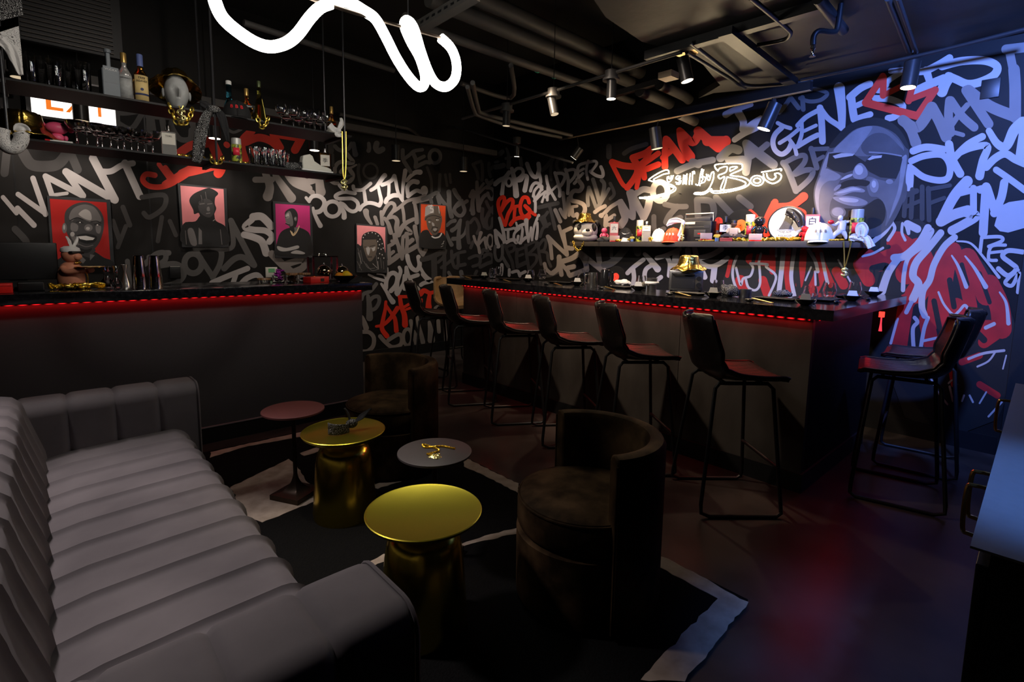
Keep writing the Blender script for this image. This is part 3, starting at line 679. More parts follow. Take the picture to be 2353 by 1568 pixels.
WD('L', Lq, 'R', "45>80:1000,640 990,760 960,900 940,1060 1015,1175;40>75:850,1025 960,1000 1070,900 1180,740;40>75:1010,700 1070,800 1140,900 1165,1095;60>95:1220,560 1240,700 1290,850 1300,1000;50:1210,560 1370,560;45:1290,720 1390,660;40:1320,760 1400,730;90>45:1540,515 1600,465 1700,500 1830,450;55>100:1690,500 1670,640 1670,720;30:1562,600 1562,640")
WD('L', Lq, 'G', "65:910,1180 980,1260 1100,1350 1230,1310 1250,1200 1200,1150 1100,1200 1040,1240;o55:1340,1195,68,128;60>50:1390,940 1410,1050 1460,1250 1470,1310;45:1440,1100 1500,1210;50>75:1490,880 1510,1000 1560,1180 1580,1270;50>120:1680,960 1700,1080 1712,1240;60:1820,940 1832,1110;30>60:1922,930 1930,1050 1943,1240;60:1780,740 1810,720")
WD('L', Lq, 'G', "60>90:625,880 660,960 690,1050;65:640,1110 740,1120 810,1200 800,1330 720,1410 630,1420")
WD('L', Lq, 'K', "60:850,360 760,470 650,520 620,600;60>110:720,550 740,700 745,890;60:730,650 800,570 880,560 895,640 840,740 770,770;=D;60:1930,320 1890,420;70:1980,480 2080,420 2070,560 2000,660")
WD('L', R4, 'D', "100:900,1200 1050,1160 1240,1070;110:1120,1150 1130,1560;60:1200,1250 1300,1150 1340,1030;70:1310,1040 1320,1300 1310,1568;60:1260,1350 1400,1250 1500,1150;60:1450,1040 1460,1200 1500,1330 1560,1360;60:1500,1120 1600,1070 1700,1050;60:1570,1100 1580,1320;70:1560,1320 1700,1290;=K;60:1395,1440 1450,1540;80:1630,1430 1650,1530")
WD('L', R4, 'K', "60>75:1360,560 1440,490 1510,470;85>50:1460,650 1540,590 1610,460;50>100:1620,450 1590,650 1580,800 1590,970;50>80:1350,680 1390,800 1450,920;80>40:1480,810 1600,790 1700,700 1745,520;=D;70:1750,500 1750,700 1775,880")
WD('L', R5, 'K', "80>60:255,990 290,890;50>90:305,880 325,950 290,1100 300,1310;40>50:250,1260 330,1000 500,750;60>95:375,720 380,850 390,1000 415,1250;50:400,950 520,830;70:420,1150 500,1000 580,950;65:555,690 580,740 640,720 690,690;60:690,700 590,790 550,830 640,840 700,910 700,990 650,1050 600,1000 580,930")  # shade of the dim corner put into this word's darker grey
WD('L', R5, 'D', "60:300,390 370,520 400,660;60:340,370 450,330;60:470,380 480,560 470,690;60:600,370 600,500 630,620;60:640,480 690,420;60:550,1090 600,1200 690,1310;70:480,1230 470,1400 520,1560;70:690,1190 600,1300 545,1450 560,1560")
WD('L', R6, 'D', "60:250,180 340,100 420,260 380,380;60:600,40 530,120 560,280 650,250 670,100;60:230,850 350,800 430,830 420,950 300,1000;70:570,710 500,690 460,760 470,830 580,770 660,800 670,900 560,950 440,1010;60:340,1150 370,1090;60:300,540 260,650")
WD('L', R6, 'G', "50>60:315,435 350,540 400,620 425,740;70>40:450,370 420,470 390,570;50:400,600 470,510 530,460;50>40:520,460 530,560 555,660;o38:622,520,55,115;40:600,640 630,680")
# ---- right wall
WD('R', R5, 'K', "90:725,230 800,200 850,155;50:720,350 770,340;100:725,440 800,430 870,410;40>90:930,90 970,230 970,440;60>20:920,280 1070,240;70:1190,270 1210,410;=D;80:1600,500 1690,420 1790,290;55:1780,280 1760,520 1770,680;o60:1950,400,80,130")
WD('R', R5, 'W', "90>80:715,760 800,690 900,640 980,540;60>80:870,690 860,820 845,950;o46:975,725,56,76;70>115:1030,470 1060,600 1090,750 1112,970;60:1060,540 1130,470 1220,480 1240,560 1170,640 1100,680;60>90:1100,700 1200,690 1250,610 1310,620 1300,740 1272,880;80:1315,380 1360,500 1430,610 1500,620 1540,500 1530,380;60:1545,560 1570,680 1560,750 1470,740 1410,800 1380,890")
WD('R', R5, 'R', "70:905,1530 820,1350 775,1170 790,1060 865,1000 890,1070 830,1260;70:830,1260 910,1130 1000,1050 1050,1080 1030,1200 960,1330 905,1530;60:1060,1190 1160,1170;60:1090,1200 1070,1420;75:1005,1520 1080,1430 1200,1390 1330,1400;70:1355,1110 1320,1020 1240,1020 1190,1150 1200,1290 1260,1370 1340,1330 1370,1260 1280,1170;70>60:1280,1170 1360,1260 1470,1340;90:1240,1390 1350,1370")
WD('R', R6, 'W', "90>60:772,620 740,500 720,330;70:720,330 820,430 900,540;70>50:890,550 880,400 830,200 795,90;50:900,310 1000,300 1070,280;50:960,330 960,470;70:930,550 1000,510 1080,500;60:1100,300 1160,250 1250,210;50:1170,290 1080,380 1070,500 1120,560 1150,430;40>60:1200,230 1230,330 1195,560;60:1180,560 1290,460;90>40:1300,140 1310,300 1340,540;40:1340,540 1390,270;45:1390,270 1410,510;40>55:1410,510 1450,250 1535,40;40>60:1510,180 1510,330 1490,480;40:1110,180 1140,280")
WD('R', R6, 'D', "=K;55:720,620 710,750 740,870 800,890 850,800 850,600;50>70:850,800 900,900 960,1000;=D;60:900,600 960,750 1030,900 1060,1040;55:930,640 1010,600 1080,620 1060,700 970,740;65:1130,680 1120,850 1140,1010;55:1130,700 1250,650;50:1170,800 1240,770;80:1140,1000 1290,930;60:1290,600 1310,800 1350,1060;55:1290,620 1400,560 1490,540 1470,640 1350,760;55:1350,780 1480,790 1490,900 1380,1040;55:1520,560 1540,750 1580,960;55:1530,620 1620,500 1670,540 1640,680 1560,720;55:1580,720 1690,750 1710,880 1760,1000;60:1530,1170 1720,1180 1900,1110")
WD('R', R5, 'D', "80:1540,1200 1700,1160 1890,1120;60:1740,1190 1800,1400 1840,1560;60:1560,1420 1640,1370 1700,1290;60:1590,1440 1650,1568")
WD('R', R6, 'D', "60:1640,100 1690,250;60:1740,200 1620,280 1560,440;60:1780,20 1810,180 1840,300;70:1640,60 1560,100")
WD('R', R8, 'G', "50>45:100,20 130,110 150,290;50:100,20 200,120 335,245;55>45:290,-20 310,100 338,240;60:340,160 400,165;45:60,355 80,420 140,475;60:240,270 232,400 160,470;55:235,280 268,490;65:270,330 400,285 490,220;50:280,370 340,440 360,490;60:350,405 420,390;60:375,500 480,460 560,430;65:500,240 560,330 580,430;75>60:500,230 620,320 755,430;65:712,150 730,300 755,430")
WD('R', R8, 'K', "40:882,160 882,270;90:1060,160 960,280 870,350 800,370;90:1190,160 1205,220")
WD('R', R6, 'W', "65>40:842,970 850,1050 840,1160;55:982,1060 980,1170;60:1040,1110 1140,1090 1180,1180;60:1180,1150 1280,1100")
WD('R', R7, 'W', "45:100,490 130,640 235,840;40:115,850 122,650;35:90,810 200,690 290,610;50>40:35,690 0,640;30:30,880 95,720;50:230,440 300,680 300,790;50:240,450 340,450 380,500 340,600 290,660;50:390,390 430,560 420,750;45:400,410 500,390 540,420 520,500 440,590;45:690,290 590,330 570,420 580,520 520,600;40:590,420 660,380;45:560,540 650,450;40:730,260 700,400 722,540;42:730,285 830,265 855,310 780,410;50:760,420 850,480 940,495 950,430 920,350")
WD('R', R5, 'W', "50:1430,990 1460,880 1550,790 1600,820 1530,950 1450,1080;50>55:1440,960 1470,1100 1470,1280;45:1480,1060 1560,980 1660,900;40:1655,900 1600,1100")
WD('R', R7, 'G', "60:235,1000 280,1100 310,1170;55:310,990 345,1060 385,1110;55>50:350,740 370,900 385,1090;50:380,1100 420,900 430,820;45:430,830 450,960 440,1080;45:420,960 560,940;60:480,960 500,1080 560,1060;65:590,560 640,640 600,710 520,710 470,770 480,850 580,880 660,920 680,1000 640,1080 580,1110")
WD('R', R7, 'K', "55:740,660 720,800 728,930;55:740,660 790,800 848,960;60:800,540 850,700 900,890;60:930,550 970,620 940,800 890,930;50:890,940 960,820 1040,680;=D;50:1060,600 1120,750 1060,830;70:1270,150 1380,80 1600,10;80:1040,40 1040,200;=G;50:290,1240 340,1400 400,1568;60:360,1320 470,1270")
WD('R', R7, 'G', "60:830,1030 900,980 980,940;60:930,1090 970,1050 1060,960 1170,890 1225,860;70:920,1080 990,1080 990,1230;60:1010,1150 1120,1080;60:1000,1210 1150,1240;90>120:1210,880 1240,1000 1280,1120 1220,1220;85:1220,880 1330,1050 1400,1110;110>90:1355,740 1390,900 1400,1090;110:1375,740 1480,950 1560,1100;110:1560,1110 1620,980 1650,850;95:1430,760 1550,690 1650,700;o90:1810,720,110,140")
WD('R', R9, 'R', "40:100,570 140,650 200,760 250,790;60:105,560 200,590 310,600;55:240,790 300,710 330,640 320,560;60:290,520 400,480 455,440;60>40:300,540 350,620 325,790;45:330,600 400,540 440,470;50:380,580 450,530 520,480;55:420,620 520,580;50:380,590 395,700;60:590,350 580,480 580,600;65:600,360 670,450 735,540;50:560,520 660,440;60>95:712,275 740,400 805,510;75:720,290 830,380 890,290;85:880,280 950,340 1060,430;90:960,370 1130,370;80:1060,430 1130,360")
WD('R', R9, 'K', "80:1240,450 1170,440 1080,520;70:1310,390 1330,500 1310,650;85:1320,400 1420,480 1555,580;55:1280,550 1400,480 1500,400;60:690,640 830,580 1010,540;70:830,560 880,580;60:1150,540 1280,530")
WD('R', R10, 'K', "80:870,1060 930,1150 1030,1410;65:900,1050 1040,980 1140,970 1130,1060 1010,1190;70:1020,1200 1150,1150 1240,1160 1200,1260 1060,1390;70:1220,880 1290,1120;55:1210,890 1430,880;50:1280,1030 1370,980;55:750,250 800,430 900,330 960,240;60:960,240 1060,370;60:1110,240 1120,390;50:1080,250 1200,290 1340,270 1420,190 1300,140 1180,130")
WD('R', R9, 'D', "50:770,960 680,960 580,940;55:690,960 620,1040 590,1100;50:590,1100 720,1060;45:480,1050 490,1180 570,1160;60:870,900 880,1080;60:880,900 1000,920 1010,1050 900,1080;60:1040,880 1200,1050;60:1250,880 1350,960")
WD('R', R9, 'R', "70:1060,1190 1065,1090;50:1350,1010 1400,1060 1435,1150;110>60:1490,1180 1520,1050 1572,920;55:1560,930 1660,1010;60>80:1600,960 1720,950 1830,870;50:1640,960 1665,1020;70:1780,1000 1820,1020")
WD('R', R10, 'W', "85>55:150,455 250,400 370,360 470,330;100>80:310,430 370,540 360,640;70>95:260,770 380,690 480,640 570,590;45>70:370,640 480,560 590,500")
WD('R', R10, 'W', "50:960,625 880,600 800,560;65:850,620 770,700 740,800 770,900 850,950 930,900 970,820;50:825,810 950,730 1060,640;50:950,770 1010,860 1035,950;60:1050,590 1150,490 1290,410;50:1100,560 1100,700 1050,850;45:1130,660 1280,590;65:1050,850 1200,760 1300,710;85:1330,370 1350,550 1360,790;70:1330,370 1430,500 1560,590 1600,625;80>140:1605,620 1600,400 1570,120;90:1950,70 1830,130 1700,240;100:1720,230 1740,400 1760,510;70:1790,340 1900,290;75:1760,515 1960,450")
WD('R', J, 'W', "50:760,445 900,430;50:860,450 740,530 720,570;60:620,690 760,700 870,760 800,850 735,870;50:640,620 760,620;65:1010,450 1080,440 1200,380 1290,325;75>60:1080,440 1120,570;75:970,630 1120,560 1240,510;75:1220,400 1400,355 1600,350 1715,400 1690,480 1560,545 1450,560 1350,520 1280,490;90>100:1290,500 1250,560 1220,630")
WD('R', J, 'R', "60:530,730 690,490;60:695,500 690,665;50:700,660 850,585;60:965,540 920,715;55:930,700 1165,610;65:1160,615 1000,850;72:1000,850 535,730")
WD('R', J, 'G', "70>100:860,880 940,980 985,1090;100:870,890 1000,950 1130,770;100:1130,770 1200,900 1260,1040;80:1290,710 1280,850 1300,1000;80:1300,710 1400,850 1510,950;50:1310,930 1380,830 1450,750;40:1340,1000 1410,1020;90:1440,620 1540,770 1640,920;105:1460,620 1650,760 1870,850;105:1880,860 1880,600 1870,430;80:1860,420 1830,270;90:1800,250 1970,230")
WD('R', J, 'W', "65:1235,1150 1080,1130 960,1165;60:945,1255 1060,1210 1220,1200 1290,1290 1280,1400 1200,1430 1060,1400 960,1330 930,1310;80>65:930,1320 930,1430 928,1500;75:1285,1105 1310,1230 1385,1370;65:1585,1035 1450,1110 1320,1240;50>80:1350,1200 1480,1140 1630,1120 1590,1250 1560,1390;60>110:1645,985 1720,1100 1800,1120 1870,980 1950,910;70:1620,1310 1700,1230 1790,1190 1880,1240 1970,1280;50>90:1945,960 1930,1200;60:1710,1335 1820,1410 1970,1520")
WD('R', M0, 'W', "80>70:1325,680 1230,790 1135,970;75:1135,970 1230,920 1330,890;65:1310,905 1390,930 1300,990 1215,1035;45:1260,770 1360,745 1430,735;50:1370,730 1370,900;65:1462,720 1450,880 1440,1050;60:1470,730 1525,900;60:1520,910 1570,800 1592,690;q:1560,860 1625,830 1760,810 1760,1010 1620,1050 1560,1040 1520,1000;60:1420,740 1470,730")
WD('R', M0, 'W', "26:1418,1190 1430,1085;26:1430,1085 1560,1080 1575,1110 1480,1150;24:1600,1140 1500,1150 1480,1240 1535,1250;22:1490,1195 1580,1185;36:1725,1190 1620,1180 1580,1220 1640,1270 1680,1310 1620,1360 1550,1310;28:1690,1320 1620,1380 1600,1415 1650,1430 1700,1340 1690,1480")
WD('R', M0, 'D', "35:880,770 870,930;35:930,740 920,940;30:870,870 990,820;35:1000,720 1000,950;35:1045,730 1050,960;30:1040,740 1200,710;30:1050,840 1160,800;40:860,790 960,750")
WD('R', R8, 'W', "55:1080,470 1150,400 1275,305;55:1150,430 1160,530 1140,620;45>85:1290,235 1360,310 1450,420;55:1400,360 1310,420 1290,520 1330,600;55:1380,630 1440,560 1490,520;55:1440,285 1560,250 1720,175;55:1560,260 1600,350 1590,500;85:1680,210 1660,400 1650,490;70:1820,185 1832,330;65:1905,170 1950,330 2030,520;65:1930,290 2100,250 2235,175;60:1940,320 2080,390 2200,360 2310,285;75:2150,390 2130,560;45:800,430 815,520")
# ---- painted figure: jersey
fig = MB().add([(XW-0.004, 1.0, 1.0), (XW-0.004, 1.01, 1.0), (XW-0.004, 1.0, 1.01)], [(0, 1, 2)])
_off['R'] += 0.0004
word('painted_jersey', 'R', (0, 0, 1), 'C', "=B;q:1662,640 1690,577 1840,570 1995,575 2036,512 2110,503 2200,560 2262,604 2312,680 2337,760 2328,880 2292,965 2200,1000 2080,960 2040,850 1900,850 1662,850")
word('painted_jersey', 'R', K0, 'C', "200:820,420 980,560 900,700;200:1000,480 1080,700 980,900;200:1250,560 1200,900 1180,1100;180:1450,560 1560,760 1620,900;180:1650,800 1740,1000 1760,1200;160:1350,1000 1500,1180 1650,1200;140:900,950 860,1200 840,1340;140:1080,1120 1120,1320;170:540,560 640,600 760,560;120:1330,480 1420,720 1480,1000;110:100,520 120,700 60,850;120:480,620 560,760;130:1240,1120 1320,1300;110:1700,1250 1600,1320;60:1400,1500 1560,1440;60:1560,1700 1720,1800;60:1300,1500 1330,1700;=B;50:1290,760 1330,1000;40:1400,620 1450,800;40:1560,700 1650,960;60:1000,1000 960,1300;70:600,660 720,640 700,740;50:1150,950 1200,1200;60:1450,1150 1600,1300;40:620,480 740,460")
word('painted_jersey', 'R', G0, 'C', "45:290,870 250,1050;60:940,760 920,1000 940,1220;80:1110,770 1090,1000 1060,1150;130:520,860 720,880;120:400,1100 450,1220;100:650,1100 700,1250;90:1300,880 1420,1150;110:1480,1000 1560,1150;70:760,760 760,1000;=B;40:560,800 540,900;50:1020,800 1060,1250;40:1220,800 1270,1150")
word('painted_jersey', 'R', K0, 'W', "45:765,240 700,330 600,415;30:770,240 795,300 735,400;25:865,250 860,330 890,400;70:910,255 1000,300;60>30:910,250 920,340;70:1095,290 1020,420 890,540 790,560;40:1115,300 1130,330 1050,450 920,560 880,700 870,850;65>75:1210,335 1100,470 990,600 960,720 1010,800 960,930;40:960,930 900,1050;60:1335,375 1240,460 1150,620 1110,760 1050,860 1040,1000 1065,1080;60>75:840,550 740,690 680,860;22:505,545 600,520 690,470")
word('painted_jersey', 'R', K0, 'W', "15>40:1310,540 1370,640 1440,820;15>45:1430,545 1520,660 1615,820;20>30:1190,870 1240,980 1320,1070 1370,1045 1420,990 1450,1010 1462,1065;15>40:1740,870 1800,970 1820,1150;25:820,1110 760,1330;36:975,1100 1000,1140 960,1200 965,1370;36:1095,1100 1060,1200 1030,1370;25:1045,1310 1205,1275;35:1615,1190 1690,1155;25:1460,1470 1600,1420 1780,1395;18:1700,1410 1640,1490 1540,1540;15>30:1355,410 1480,430 1600,560 1735,735;18:1100,1600 1180,1760 1270,1880;16:1280,1690 1320,1660 1360,1700;20:1290,1720 1320,1850;18:1420,1800 1400,1850;18:1470,1800 1500,1860;16:1620,1770 1560,1870;18:1760,1860 1640,1990;14:1800,1440 1770,1560")
word('painted_jersey', 'R', G0, 'W', "30:360,830 315,960 320,1100 390,1280;28:350,960 400,1150 430,1080 510,1050 540,960 510,910;28:510,910 700,920 690,950 800,1060 720,1270;28:610,920 620,1130 570,1210 490,1180 460,1090;28:630,800 600,920;55:885,740 860,1000 832,1230;45:1010,740 970,1050 1010,1290;40:1160,750 1240,880 1270,1000;20:1195,950 1130,1100;40:1310,800 1350,1000 1380,1130;25:1240,1000 1245,1150;25:800,740 800,830;20:1500,870 1640,1120")
# ---- painted figure: head with sunglasses
PMAT['3'] = mat('figure_mid_grey_paint', (0.125, 0.118, 0.125), 0.6, 0, 0.3, 8)
word('painted_head', 'R', M0, '1', "p:225,850 220,740 250,640 290,520 340,420 430,310 520,255 620,232 730,245 820,300 880,380 905,470 895,560 882,640 880,760 850,860 800,960 740,1030 640,1085 400,1085 270,980;=B;p:330,430 430,305 520,248 640,220 760,245 850,320 905,430 885,440 810,340 700,285 600,285 480,335 390,425;=3;p:352,470 430,380 530,300 680,282 800,350 870,460 720,478 600,500 440,485;=2;p:362,462 430,385 530,305 640,284 600,360 550,430 510,480 440,478;=1;p:560,420 640,340 740,340 830,420 860,470 700,480 600,490;=3;p:262,640 300,585 420,642 400,690 380,760 340,830 335,920 370,1020 300,1010 250,920 228,800 240,700;=2;p:300,592 345,602 412,640 380,672 320,680 270,730 255,830 262,930 236,850 228,760 250,680;p:262,640 285,560 310,500 330,470 318,560 290,610;=3;p:600,650 700,670 800,680 850,560 885,500 888,580 872,660 850,770 810,870 760,965 735,1000 745,900 690,800 620,780;=2;p:850,520 888,490 884,570 868,660 846,770 806,868 762,950 790,850 826,740 842,620")
word('painted_head', 'R', M0, 'B', "q:330,478 420,472 510,488 590,540 620,500 720,478 850,498 858,520 840,600 812,662 700,652 620,612 572,560 520,595 440,622 360,602 312,572;p:395,720 440,680 520,665 620,680 600,715 540,712 450,735;=W;q:355,497 420,476 515,480 500,496 430,506 372,516;q:605,522 640,496 712,492 706,510 660,516 622,528;=2;p:500,620 520,570 560,548 600,590 605,640 560,665 510,655;=W;e:545,598,30,36;p:412,668 450,640 495,626 492,642 440,664;=2;p:362,772 430,735 505,716 582,740 576,760 500,758 420,784;=W;p:385,765 440,742 505,724 560,742 500,748 430,765;=2;p:356,797 430,786 520,792 604,826 584,852 500,858 410,834;=W;p:400,802 470,798 540,812 520,832 440,826;=2;e:390,725,34,12,-40;e:655,712,32,50;e:765,682,26,18;=W;e:652,700,16,26;=2;10:620,470 740,478 850,497;8:335,476 420,468 505,478")
word('painted_head', 'R', M0, 'B', "p:420,880 560,872 680,805 735,870 715,980 600,1030 480,1000 420,950;=3;e:395,905,56,42;=2;e:392,900,42,32;=1;p:870,690 892,720 884,800 860,830")
_ = fig
# ================================================================== LAMPS AND CEILING SERVICES
NEON = mat('warm_white_neon', (0.9, 0.9, 0.85), 0.5, emit=(1.0, 0.97, 0.86), strength=19, var=0)
def tube_thing(par, name, m, wpts, r, n=10, step=6): 
    return part(name, m, par, lambda b: b.tube(catmull(wpts, step), r, n))
YN = 2.5
nz = lambda s, o, k: [on_y(o[0]+x/k, o[1]+y/k, YN) for x, y in pts(s)]
ZO = (420, 0)
p0 = on_y(940, 50, YN)
nl = thing('neon_squiggle_lamp', 'glowing white looping neon tube pendant hanging from the ceiling', 'lamp', p0)
def rel(ps, o): return [p-o for p in ps]
tube_thing(nl, 'neon_tube', NEON, rel(nz("300,-330 235,-180 238,-60 255,30 310,140 420,240 560,330 680,362 800,332 890,260 980,140 1060,60 1140,28", ZO, 3.3614), p0), 0.026)
tube_thing(nl, 'neon_tube', NEON, rel(nz("1160,-6 1280,16 1400,84 1490,150 1570,290 1640,430 1720,560 1800,655 1850,668 1872,600 1830,450 1760,320 1712,200 1735,160 1785,220 1840,400 1900,560 1960,650 2040,668 2105,600 2112,480 2070,370 1990,292", ZO, 3.3614), p0), 0.026)
tube_thing(nl, 'support_rail', BRONZE, rel(nz("600,-190 1000,-5 1550,165 1990,290", ZO, 3.3614), p0), 0.008, step=2)
for px, py in ((938, 48), (760, 12)):
    a = on_y(px, py, YN); part('cable', BLK, nl, lambda b: b.cyl(a-p0, Vector((a.x, a.y, 3.75))-p0, 0.003, 6))
# neon sign
SIGN = mat('sign_neon', (0.9, 0.85, 0.7), 0.5, emit=(1.0, 0.78, 0.46), strength=38, var=0)
sp = on_x(1630, 425, XW-0.045)
sg = thing('neon_sign', 'white neon script sign on the mural reading Sushi by Bou', 'sign', sp)
def sgp(s): return [on_x(1440+x/6.192, 350+y/6.192, XW-0.045)-sp for x, y in pts(s)]
LET = [("S", "605,300 590,258 540,258 430,310 320,385 332,405 450,437 600,482 668,505 640,545 520,592 330,632 180,645"), ("S", "602,300 530,312 460,345 382,388 420,412 560,440 650,470 700,515 670,560 560,608 400,645 300,660 185,655"),
 ("u", "582,345 574,395 600,425 640,392 664,328"), ("u", "600,340 600,372 622,378 636,330"), ("s", "765,345 720,338 700,375 750,402 738,435 695,428"), ("s", "770,372 740,366 725,382 772,408 752,452 705,452"),
 ("h", "812,322 800,458"), ("h", "858,306 846,460"), ("h", "803,395 852,384"), ("h", "832,330 824,450"), ("i", "905,300 890,462"), ("i", "940,290 928,460"), ("i", "930,285 960,275 965,310"),
 ("b", "1070,235 1048,330 1022,462 980,455"), ("b", "1095,245 1078,335 1118,360 1110,420 1050,445 1040,480"), ("b", "1050,350 1085,375 1060,420"),
 ("y", "1135,312 1150,385 1180,392 1205,300 1240,288 1226,400 1165,525 1090,572 985,575 965,595 1085,600 1170,555"), ("y", "1160,320 1172,350 1190,335"),
 ("B", "1300,268 1258,215 1290,172 1600,162 1645,198 1622,252 1470,325 1640,352 1735,400 1745,452 1650,512 1450,562 1250,582 1188,545 1205,520 1240,552 1450,535 1640,492 1695,440 1600,392 1425,352"),
 ("B", "1300,265 1330,226 1425,205 1408,285 1305,330 1328,378 1395,350 1338,508 1378,522 1425,360"), ("B", "1470,272 1478,215 1575,210 1475,272"),
 ("u", "1915,285 2050,262 2192,238 2195,268"), ("u", "1945,305 1965,385 2070,445 2170,405 2200,335 2160,300 2105,310 2125,350 2075,392 2010,365 1990,300")]
for c, s in LET:
    q = sgp(s); part('letter_tube', SIGN, sg, lambda b: b.tube(catmull(q, 4), 0.0052, 8))
for rx, ry in ((92, 72), (52, 36)):
    q = [on_x(1440+(1855+rx*math.cos(a))/6.192, 350+(405+ry*math.sin(a))/6.192, XW-0.045)-sp for a in [2*PI*i/28 for i in range(28)]]
    part('letter_tube', SIGN, sg, lambda b: b.tube(q, 0.0052, 8, closed=True))
for px, py in ((1500, 400), (1560, 445), (1700, 385), (1780, 400)):
    a = on_x(px, py, XW-0.045); part('standoff', BLK, sg, lambda b: b.cyl(a-sp, Vector((XW, a.y, a.z))-sp, 0.004, 8))
# spot heads
LENSW = mat('lamp_lens_lit', (1, 0.95, 0.9), 0.4, emit=(1.0, 0.86, 0.66), strength=9, var=0)
LENSD = mat('lamp_lens_dim', (0.4, 0.38, 0.35), 0.3, emit=(1.0, 0.78, 0.5), strength=0.6, var=0)
CAN = mat('black_can_paint', (0.030, 0.029, 0.029), 0.36, 0.3, 0.15, 12)
def can(center, aim, L, r, mount, label, lit=True, lamp_args=None, group=None, name='spot_lamp'):
    c = Vector(center); d = Vector(aim).normalized(); t = thing(name, label, 'lamp', c, 0, group)
    part('housing', CAN, t, lambda b: (b.tube([-d*L/2, d*(L/2-0.004), d*L/2, d*(L/2-0.012)], [r, r, r*0.98, r*0.88], 28, caps=False), b.tube([-d*(L/2+0.001), -d*(L/2-0.002)], [r*0.98, r], 28)))
    part('lens', LENSW if lit else LENSD, t, lambda b: b.tube([d*(L/2-0.006), d*(L/2+0.001)], r*0.90, 24))
    if mount is not None:
        m = Vector(mount)-c; a = -d*(L/2-0.01)
        part('stem', BLK, t, lambda b: b.tube([a*0.6, m], 0.006, 8))
    if lamp_args:
        pw, col, ang, bl = lamp_args
        lamp('lamp_light', 'SPOT', c+d*(L/2+0.012), c+d*2, pw, col, 0.03, ang, bl)
    return t
# downlights washing the portrait wall
rail_y = 5.50
for (px, py, lit, pw, tgt, lab) in ((40, 150, False, 34, (-0.45, 5.93, 1.55), 'black cylinder downlight at the far left above the shelf rods'), (185, 252, False, 20, (0.35, 5.93, 1.4), 'black cylinder downlight hanging before the lit exit sign'),
        (492, 296, True, 19, (1.35, 5.93, 1.5), 'black cylinder downlight behind the hanging black bandana'), (722, 326, True, 22, (2.35, 5.93, 1.5), 'lit cylinder downlight seen above the white sneaker'),
        (910, 352, False, 42, (3.3, 5.93, 1.6), 'black cylinder downlight above the word positive'), (1065, 378, False, 10, (4.1, 5.93, 1.4), 'black cylinder downlight nearest the room corner')):
    c = on_y(px, py, rail_y)
    can(c, (0, 0, -1), 0.175, 0.052, (c.x, c.y, 3.745), lab, lit)
    lamp('lamp_light', 'SPOT', (c.x, c.y+0.02, c.z-0.115), tgt, pw, (1.0, 0.86, 0.74), 0.03, 100, 0.9)
a, b2 = on_y(794, 290, 5.56), on_y(1139, 357, 5.56)
rl = thing('lighting_rail', 'long square black rail above the portrait wall lettering', 'rail', a)
part('rail', PIPEM, rl, lambda b: b.box((-4.6, -0.03, -0.035), ((b2-a).x, 0.03, 0.03)))
# surface conduit with three small spots
X1c = 3.45
CONDP = mat('grey_conduit', (0.060, 0.056, 0.054), 0.5, 0.2, 0.15, 8)
ca, cz = on_x(1062, 273, X1c), on_x(1566, 120, X1c)
cd = thing('spot_conduit', 'thin conduit with round boxes carrying the small grey spots', 'conduit', ca)
part('tube', CONDP, cd, lambda b: b.tube([(0, 0, 0), cz-ca], 0.013, 10))
for px, py in ((1165, 246), (1272, 212), (1405, 172)):
    p = on_x(px, py, X1c)
    part('junction_box', CONDP, cd, lambda b: (b.cyl(p-ca+Vector((0, 0, -0.03)), p-ca+Vector((0, 0, 0.03)), 0.052, 18), b.cyl(p-ca+Vector((0, 0, -0.045)), p-ca+Vector((0, 0, -0.03)), 0.068, 20)))
    part('hanger_rod', BLK, cd, lambda b: b.cyl(p-ca, Vector((p.x, p.y, 3.75))-ca, 0.004, 6))
for i, (px, py, lab, lit) in enumerate(((1164, 271, 'small grey spot, leftmost of three on the thin conduit', False), (1271, 244, 'small grey spot, middle of three on the thin conduit', False), (1405, 205, 'small grey spot, rightmost of three on the thin conduit', True))):
    p = on_x(px, py, X1c); d = [(0, 0.05, -1), (0.05, -0.25, -1), (0, 0, -1)][i]
    can(p, d, 0.15, 0.038, on_x((1165, 1272, 1405)[i], (250, 216, 176)[i], X1c), lab, lit, None, 'small grey spots on the conduit')
for px, py, tgt, pw in ((1163, 299, (3.55, 4.3, 1.1), 40), (1268, 270, (3.6, 3.1, 1.1), 45), (1405, 238, (3.7, 1.9, 1.1), 50)):
    lamp('lamp_light', 'SPOT', on_x(px, py, X1c), tgt, pw, (1.0, 0.76, 0.50), 0.03, 82, 0.8)
p = on_x(1574, 160, 3.6); m_ = on_x(1578, 118, 3.6)
sp2 = can(p, (0.12, -0.22, -1), 0.17, 0.045, m_, 'lit black spot under a round ceiling mount', True, (24, WARM, 50, 0.7))
part('mount', CONDP, sp2, lambda b: (b.cyl(m_-p+Vector((0, 0, 0.0)), m_-p+Vector((0, 0, 0.06)), 0.075, 24),))
part('mount_plate', mat('brass_plate', (0.75, 0.50, 0.22), 0.35, 0.8), sp2, lambda b: b.cyl(m_-p+Vector((0, 0, -0.012)), m_-p, 0.082, 24))
pl = on_x(1536, 182, 3.9)
jb = thing('junction_box', 'small square pale box on the ceiling left of the lit spot', 'box', pl)
part('box', mat('pale_metal', (0.55, 0.42, 0.28), 0.5), jb, lambda b: b.box((-0.06, -0.06, 0), (0.06, 0.06, 0.05)))
part('hanger_rod', BLK, jb, lambda b: b.cyl((0, 0, 0.05), (0, 0, 3.745-pl.z), 0.005, 6))
